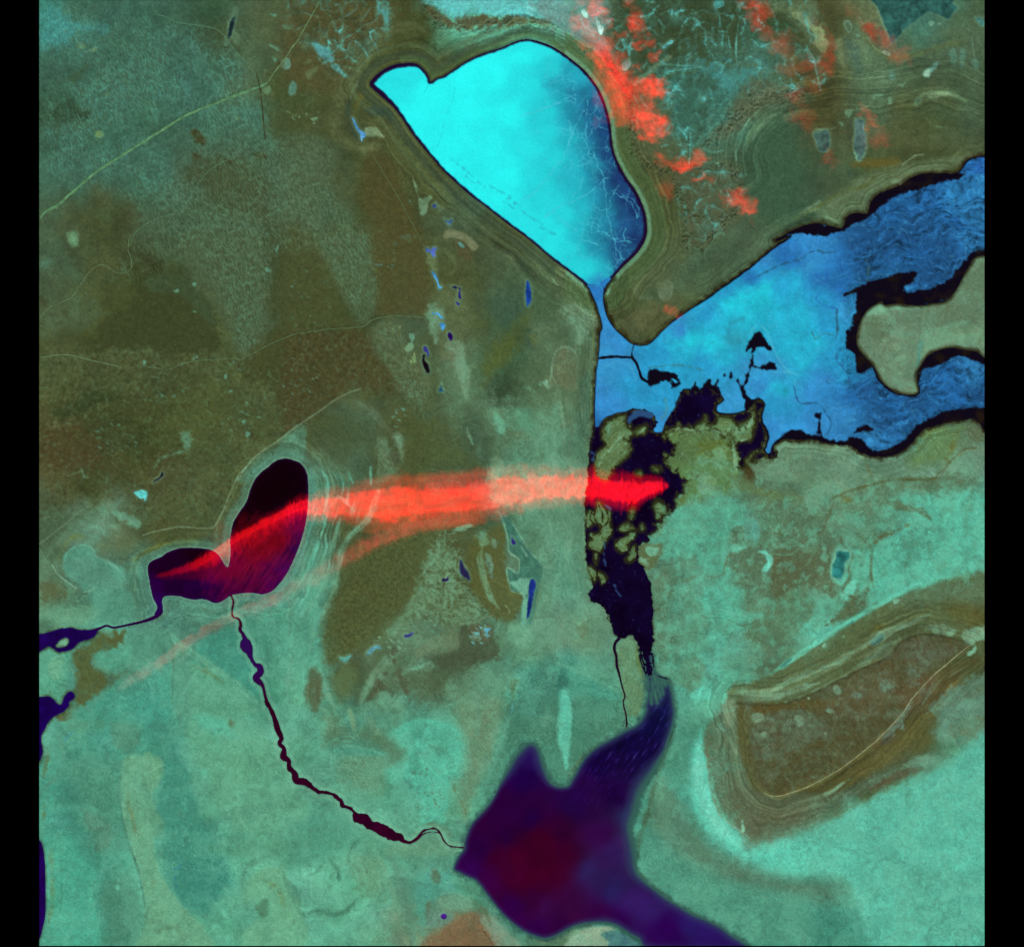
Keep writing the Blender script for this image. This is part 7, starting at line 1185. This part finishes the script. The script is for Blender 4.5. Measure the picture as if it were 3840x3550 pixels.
track(T(0,0,[(14,1650),(60,1590),(155,1535),(300,1410),(450,1285),(600,1190),(780,1075),(950,968),(1110,870),(1300,790),(1480,720),(1660,655),(1730,620)]), 9, (88,134,92), "broad pale desert road running straight across the dune plain to the crossing")
track(T(0,0,[(1735,615),(1780,540),(1860,440),(1900,370),(1950,310),(2000,220)]) + T(0,1,[(200,120),(230,60),(255,0)]), 5, (92,120,80), "pale desert road climbing north-east from the crossing to the top edge")
track(T(0,0,[(1645,555),(1670,660),(1685,760),(1695,900),(1710,1050)]), 5, (60,66,40), "dark straight firebreak running south from the road crossing")
track(T(0,0,[(860,20),(890,105),(960,125),(1040,165),(1200,190),(1330,215),(1390,260),(1450,340),(1500,400),(1570,480),(1640,570)]), 2.6, (84,124,96), "faint dog-legged track past the narrow dark pond")
track(T(0,0,[(690,1847),(740,1740),(850,1660),(950,1620),(1090,1590),(1130,1500),(1200,1390),(1300,1270),(1470,1180)]), 2.4, (82,118,86), "faint track crossing the dunes below the dark oval hollow")
track(T(1,0,[(18,630),(100,550),(240,490),(300,420),(400,280),(490,235),(580,290),(640,300),(700,270),(705,200),(680,120),(700,0)]), 2.6, (92,118,80), "faint looping track on the western plain under the pale star-shaped clearing")
track(T(1,0,[(18,932),(100,918),(200,908),(300,925),(400,950),(500,972),(610,995)]), 3, (98,126,92), "pale track entering from the left edge toward the dark dune lobe")
track(T(1,0,[(790,990),(900,1010),(990,1020),(1100,970),(1250,950),(1480,940),(1520,948),(1600,910),(1750,830),(1930,755)]) + T(1,1,[(140,745),(350,715),(570,700),(650,650),(780,620),(900,620),(1040,630)]), 2.8, (84,110,76), "long thin track crossing the whole western plain to the pond trough")
track(T(0,1,[(650,1150),(760,1340),(830,1450),(920,1620),(980,1730),(1040,1847)]), 2.4, (84,104,70), "faint straight track down the dark scrub west of the frozen lake")
track(T(3,3,[(250,690),(300,712),(345,717),(420,700),(560,652),(700,582),(850,492),(980,392),(1100,292),(1200,190),(1290,92),(1345,5)]) + T(2,3,[(1345,1750),(1400,1690),(1500,1580),(1650,1450),(1790,1335)]), 2.6, (146,154,116), "white track along the southern rim of the brown plateau")

# ------------------------------------------------------------------ red smoke and cloud: bodies of fine red haze, each a closed lumpy shell
def haze_material(name):
    m = bpy.data.materials.new(name); m.use_nodes = True; n = m.node_tree.nodes; l = m.node_tree.links
    n.remove(n["Principled BSDF"]); out = n["Material Output"]
    at = n.new("ShaderNodeAttribute"); at.attribute_name = "tone"
    tr = n.new("ShaderNodeBsdfTransparent"); di = n.new("ShaderNodeBsdfDiffuse"); ad = n.new("ShaderNodeAddShader")
    inv = n.new("ShaderNodeVectorMath"); inv.operation = 'SUBTRACT'; inv.inputs[0].default_value = (1, 1, 1)
    l.new(at.outputs["Color"], di.inputs["Color"]); l.new(at.outputs["Color"], inv.inputs[1]); l.new(inv.outputs["Vector"], tr.inputs["Color"])
    l.new(di.outputs[0], ad.inputs[0]); l.new(tr.outputs[0], ad.inputs[1]); l.new(ad.outputs[0], out.inputs["Surface"])
    return m
M_HAZE = haze_material("red_haze")
def haze_body(name, X, Y, dens, base, thick, label, category, group=None, tint=(1.0, 0.003, 0.004)):
    """a closed shell on the grid X, Y whose thickness and opacity both follow dens (0..1)"""
    keep = (np.maximum.reduce([dens[:-1, :-1], dens[1:, :-1], dens[1:, 1:], dens[:-1, 1:]]) > 0.012)
    iv3 = np.arange(X.size).reshape(X.shape)
    q = np.stack([iv3[:-1, :-1], iv3[1:, :-1], iv3[1:, 1:], iv3[:-1, 1:]], -1)[keep]
    if len(q) < 4: return None
    nface = np.zeros(X.size, int); np.add.at(nface, q.ravel(), 1)
    inner = (nface == 4).reshape(X.shape)
    sh = np.sqrt(np.clip(dens, 0, 1)) * inner
    top = wxyz(X, Y, base + thick * sh).reshape(-1, 3); bot = wxyz(X, Y, base - 0.35 * thick * sh).reshape(-1, 3)
    used, inv = np.unique(q, return_inverse=True); qq = inv.reshape(-1, 4); n = len(used)
    edge = ~inner.ravel()[used]
    bid = np.where(edge, np.arange(n), np.cumsum(~edge) - 1 + n)
    co = np.vstack([top[used], bot[used][~edge]])
    qs = np.vstack([qq, bid[qq][:, ::-1]])
    a = (1 - np.sqrt(1 - np.clip(dens.ravel()[used], 0, .97))); a = np.concatenate([a, a[~edge]])
    o = mesh_from(name, co, qs, a[:, None] * np.array(tint, f4), M_HAZE)
    o["label"] = label; o["category"] = category
    if group: o["group"] = group
    return o
def sub_grid(x0, y0, x1, y1, step=4.0):
    xs = np.arange(max(x0, X0 + 1), min(x1, X1 - 1), step).astype(f4); ys = np.arange(max(y0, Y0 + 1), min(y1, Y1 - 1), step).astype(f4)
    return np.meshgrid(xs, ys)
def plume_density(X, Y, spine, er):
    s = np.array(sorted(spine)); yc = np.interp(X, s[:, 0], s[:, 1]); hu = np.interp(X, s[:, 0], s[:, 2]); hd = np.interp(X, s[:, 0], s[:, 3]); dn = np.interp(X, s[:, 0], s[:, 4])
    slope = np.interp(X, s[:, 0], np.gradient(s[:, 1], s[:, 0])); v = Y - yc
    along = X + Y * slope
    comb = fbm(X / 1.0 - Y * .25, Y / 3.2, 15, 3, 701) ; big = fbm(along / 1.25, v * 1.2, 52, 4, 711)
    vv = np.where(v < 0, -v / hu, v / hd) + comb * .13 * er + big * .34 * er
    far = sstep(1180, 1120, X); low = np.where(v > 0, .55 - .95 * far, .55 + .2 * far); t_ = np.clip((1.22 - vv) / (1.22 - low), 0, 1)
    d = np.maximum((t_ * t_ * (3 - 2 * t_)) ** (1 + 1.1 * far * (v > 0)), .30 * sstep(1.75, .9, vv) * (1 - .6 * far)) * dn * (1.06 + .34 * fbm(along / 1.1, v * 1.2, 44, 4, 721))
    e = np.minimum(sstep(s[0, 0], s[0, 0] + 40, X), sstep(s[-1, 0], s[-1, 0] - 22, X + big * 26))
    return np.clip(d * e, 0, .96)
SPINE = [(2498,1822,14,12,.7),(2470,1822,26,22,.9),(2430,1828,32,32,.95),(2380,1842,48,50,.95),(2320,1842,50,48,.95),(2250,1828,50,48,.9),(2150,1824,50,44,.85),(2000,1830,58,52,.78),(1850,1848,68,66,.78),(1750,1868,68,70,.85),(1600,1880,70,68,.9),(1450,1886,72,72,.92),(1380,1893,62,62,.9),(1300,1896,50,46,.82),(1230,1896,46,40,.8),
         (1160,1903,32,32,.8),(1130,1910,40,62,.8),(1065,1936,32,86,.72),(1000,1970,30,95,.62),(950,1994,28,95,.56),(900,2022,30,100,.54),(850,2056,34,92,.54),(800,2092,34,66,.52),(760,2116,32,44,.42),(700,2140,24,22,.22),(640,2154,18,16,.14),(570,2166,10,10,.08)]
Xg, Yg = sub_grid(560, 1700, 2520, 2240); D = plume_density(Xg, Yg, SPINE, 1.0)
haze_body("smoke_plume", Xg, Yg, D, 0.75, 0.9, "long bright red smoke plume stretching west from the black lagoon across the heart-shaped lake", "smoke plume", "red smoke plumes")
SPINE2 = [(1820,1938,12,14,.1),(1700,1948,20,20,.3),(1600,1968,26,22,.4),(1500,1996,30,24,.42),(1420,2026,32,24,.45),(1350,2062,32,26,.4),(1280,2098,30,30,.3),(1200,2150,36,36,.2),(1120,2205,40,36,.16),(1040,2258,42,36,.2),(960,2292,38,34,.2),(880,2318,36,32,.17),(800,2362,34,30,.16),(730,2408,34,30,.22),(670,2444,36,28,.26),(600,2500,40,30,.2),(520,2548,38,28,.16),(450,2585,24,22,.1),(420,2600,14,12,.04)]
Xg, Yg = sub_grid(420, 1880, 1830, 2640); D2 = plume_density(Xg, Yg, SPINE2, 1.1) * (.42 + .4 * fbm(Xg, Yg, 45, 4, 777))
haze_body("smoke_plume", Xg, Yg, D2, 0.35, 0.5, "thin pale red smoke streak trailing south of the bright plume over the salt flats", "smoke plume", "red smoke plumes", (1.0, .06, .05))
w = window(HEART, 0); Xg, Yg = sub_grid(640, 1900, 1150, 2280)
fl = math.radians(-58); uv = Xg * math.cos(fl) + Yg * math.sin(fl); vw = -Xg * math.sin(fl) + Yg * math.cos(fl)
D3 = .085 * sstep(150, -130, poly_sdf(Xg, Yg, smooth_closed(T(2,0,[(1440,560),(1700,470),(1900,480),(1900,700),(1800,880),(1650,940),(1450,880),(1400,760)]), 3)) + fbm(Xg, Yg, 60, 3, 731) * 60) * np.clip(.8 + 1.0 * fbm(uv / 6, vw, 12, 3, 741), .1, 1.6)
haze_body("smoke_plume", Xg, Yg, np.clip(D3, 0, .9).astype(f4), 0.15, 0.2, "dim crimson smoke veil over the eastern lobe of the black heart-shaped lake", "smoke plume", "red smoke plumes", (1.0, .02, .05))
# clouds: blobs (sheet row, column, x, y, rx, ry, tilt in degrees, strength)
CLOUDS = [
 ("bright red elongated cloud lying along the north-east shore of the frozen lake", [(0,2,520,420,50,80,-35,.75),(0,2,570,500,55,120,-32,.85),(0,2,620,600,60,90,-30,.75),(0,2,470,440,40,40,0,.4),(0,2,560,620,90,60,30,.45)]),
 ("broad hazy red cloud below the elongated one, covering the lake's eastern shoulder", [(0,2,660,720,80,150,-10,.6),(0,2,610,700,110,120,0,.35),(0,2,700,640,50,60,0,.6),(0,2,640,830,60,70,0,.4),(0,2,750,680,50,70,0,.35)]),
 ("compact vivid red cloud, upper of two beside the hazy shoulder cloud", [(0,2,880,660,90,50,12,.85),(0,2,920,650,50,50,0,.7),(0,2,840,640,40,35,0,.6),(0,2,860,730,50,50,0,.35)]),
 ("largest vivid red cloud, lower of two beside the hazy shoulder cloud", [(0,2,810,870,80,70,0,.85),(0,2,870,910,100,70,25,.85),(0,2,930,920,50,50,0,.7),(0,2,860,970,60,40,20,.6)]),
 ("dark red cloud touching the top edge, west of the white ice pans' gap", [(0,2,470,50,50,55,0,.6),(0,2,500,90,40,50,0,.4),(0,2,430,40,25,40,0,.45)]),
 ("small round red cloud puff between the two white ice pans", [(0,2,455,128,26,22,0,.6)]),
 ("ragged red cloud west of the lower white ice pan", [(0,2,345,180,60,55,0,.42),(0,2,420,205,60,40,20,.45),(0,2,310,140,25,40,0,.35),(0,2,440,250,50,30,0,.3)]),
 ("faint red cloud on the slope just north of the elongated bright cloud", [(0,2,480,310,90,40,10,.45),(0,2,370,345,50,30,20,.4),(0,2,560,345,60,35,0,.4),(0,2,520,370,40,40,0,.5)]),
 ("orange-red cloud puff standing alone in the snowy hills at the top", [(0,2,755,150,45,55,10,.62),(0,2,780,220,45,45,0,.35),(0,2,735,190,30,30,0,.3)]),
 ("thin red wisp at the top edge above the lone orange-red puff", [(0,2,715,20,40,35,0,.35)]),
 ("thin red wisp at the top edge west of the dark red cloud", [(0,2,350,20,40,30,0,.3)]),
 ("small faint red wisp just east of the lower white ice pan", [(0,2,565,165,34,28,0,.34)]),
 ("flat red cloud streak south-west of the pale bean-shaped pan", [(0,2,840,320,55,32,-15,.42),(0,2,780,340,40,22,0,.35),(0,2,650,270,40,25,0,.25)]),
 ("dull red cloud spot at the head of the sandy valley", [(0,2,915,430,45,32,-15,.42),(0,2,640,430,50,35,0,.35),(0,2,770,510,40,20,0,.25)]),
 ("small slanting red cloud south of the largest vivid one", [(0,2,860,1045,55,26,25,.5),(0,2,820,1030,30,20,0,.35),(0,2,910,1075,25,15,30,.3)]),
 ("thin red wisp east of the small slanting cloud", [(0,2,960,990,45,25,0,.42),(0,2,1000,1000,35,20,0,.3)]),
 ("pale red wisp over the scarp at the lake's narrow shoulder", [(0,2,945,1160,42,18,15,.42),(0,2,980,1215,50,30,10,.25)]),
 ("red cloud pair above the gullied tableland", [(0,2,1135,1240,90,38,-8,.6),(0,2,1240,1175,45,50,20,.45),(0,2,1060,1240,45,25,0,.35),(0,2,1140,1260,30,22,0,.5)]),
 ("tiny red cloud over the middle of the gullied tableland", [(0,2,1240,1340,36,22,0,.42),(0,2,1330,1330,40,22,0,.2)]),
 ("red cloud in two lumps on the eastern edge of the gullied tableland", [(0,2,1510,1490,62,48,0,.62),(0,2,1600,1550,52,42,20,.68),(0,2,1580,1480,40,40,0,.4),(0,2,1600,1590,25,22,0,.45)]),
 ("very faint red wisp south of the two-lumped cloud", [(0,2,1645,1665,28,34,0,.2)]),
 ("very faint orange wisp over the smooth terrace east of the frozen lake", [(0,2,975,1400,60,44,0,.18),(0,2,1020,1460,36,30,0,.18)]),
 ("dull red cloud at the top edge beside the pale sand flat", [(0,2,1640,28,70,30,0,.48),(0,2,1700,90,60,55,0,.32),(0,2,1680,150,70,40,0,.3)]),
 ("dark red smear over frosty ravines below the top edge cloud", [(0,2,1740,250,60,40,20,.38),(0,2,1690,200,50,40,0,.25),(0,2,1790,290,35,25,0,.25)]),
 ("wide dull red cloud west of the pale sand flat", [(0,3,350,350,55,45,0,.42),(0,3,400,300,80,60,0,.28),(0,3,440,430,60,50,0,.25),(0,3,340,390,40,30,0,.3)]),
 ("dull red cloud across the pale ravine stream", [(0,3,460,520,90,40,0,.34),(0,3,590,480,50,50,0,.32),(0,3,700,500,70,45,10,.4),(0,3,730,440,45,50,0,.34),(0,3,620,640,70,50,0,.3)]),
 ("reddish cloud patch at the foot of the pale sand flat", [(0,3,730,340,40,45,0,.4),(0,3,760,400,30,40,0,.3),(0,3,680,260,40,40,0,.16),(0,3,620,150,60,60,0,.14)]),
 ("slanting red cloud on the west bank of the dull teal lake", [(0,3,1050,225,50,40,35,.5),(0,3,980,180,50,30,40,.32),(0,3,1090,260,30,30,0,.35),(0,3,900,80,50,50,0,.18)]),
 ("pinkish-red cloud at the southern tip of the dull teal lake", [(0,3,1170,320,42,48,0,.42),(0,3,1150,270,30,30,0,.3)]),
 ("soft orange-red cloud south-east of the teal lake's tip", [(0,3,1260,420,65,52,0,.42),(0,3,1300,370,60,30,0,.2),(0,3,1330,460,40,35,0,.14)]),
 ("small orange-red cloud spot on the upper rim of the olive basin", [(0,3,460,725,70,28,0,.38),(0,3,520,790,60,30,0,.2),(0,3,510,690,40,20,0,.2)]),
 ("faint rusty cloud along the western part of the olive basin", [(0,3,490,885,60,35,10,.3),(0,3,570,860,60,50,0,.22),(0,3,560,950,50,40,0,.22)]),
 ("red cloud bent like a hook beside the tall grey pan", [(0,3,990,840,42,28,10,.5),(0,3,1050,890,36,46,-15,.46),(0,3,1070,945,50,22,10,.44),(0,3,1030,960,30,15,0,.3)]),
 ("broad faint pinkish cloud east of the tall grey pan", [(0,3,1100,1040,95,48,0,.28),(0,3,1150,1060,50,30,0,.2),(0,3,1060,1090,50,30,0,.2)]),
 ("faint orange cloud below the squarish grey pan", [(0,3,720,1180,42,42,0,.3),(0,3,760,1220,60,32,0,.25)]),
 ("tiny red cloud on the tip of the headland between strait and bay", [(1,2,1018,578,32,26,0,.27),(1,2,1078,598,30,18,0,.24)]),
 ("faint crimson wisp over the dark ice near the frozen lake's eastern shore", [(0,2,440,930,80,24,0,.06),(0,2,520,905,60,22,0,.07)]),
]
for lab, bl in CLOUDS:
    bl2 = [(OX[c] + x / 2, OY[r] + y / 2, rx / 2, ry / 2, t, s) for r, c, x, y, rx, ry, t, s in bl]
    x0 = min(b[0] - 2.4 * max(b[2:4]) for b in bl2) - 8; x1 = max(b[0] + 2.4 * max(b[2:4]) for b in bl2) + 8
    y0 = min(b[1] - 2.4 * max(b[2:4]) for b in bl2) - 8; y1 = max(b[1] + 2.4 * max(b[2:4]) for b in bl2) + 8
    Xg, Yg = sub_grid(x0, y0, x1, y1, 3.4)
    wxg = Xg + fbm(Xg, Yg, 40, 3, 751) * 26; wyg = Yg + fbm(Xg, Yg, 40, 3, 757) * 26; D = np.zeros_like(Xg)
    for bx, by, rx, ry, t, s in bl2:
        ca, sa = math.cos(math.radians(t)), math.sin(math.radians(t)); u, v = (wxg - bx) * ca + (wyg - by) * sa, -(wxg - bx) * sa + (wyg - by) * ca
        r2 = np.sqrt((u / rx) ** 2 + (v / ry) ** 2); D = 1 - (1 - D) * (1 - s * (.55 + .55 * s) * sstep(2.15, -0.1, r2) ** 1.25)
    er = .8 + .42 * fbm((Xg * .6 + Yg * .8) / 2.4, Xg * .8 - Yg * .6, 17, 4, 761, .6) + .5 * fbm(Xg, Yg, 60, 3, 767)
    D = np.clip(D * np.clip(er, 0.05, 1.5) * 1.25 - .012, 0, .95); D = np.where(x0 > 2740, D * .46, D)
    ed = np.minimum.reduce([Xg - Xg.min(), Xg.max() - Xg, Yg - Yg.min() + (40 if y0 < Y0 else 0), Yg.max() - Yg]); D = D * sstep(0, 14, ed)
    haze_body("cloud", Xg, Yg, D.astype(f4), 0.9, 0.8, lab, "cloud", "red clouds over the north-east")
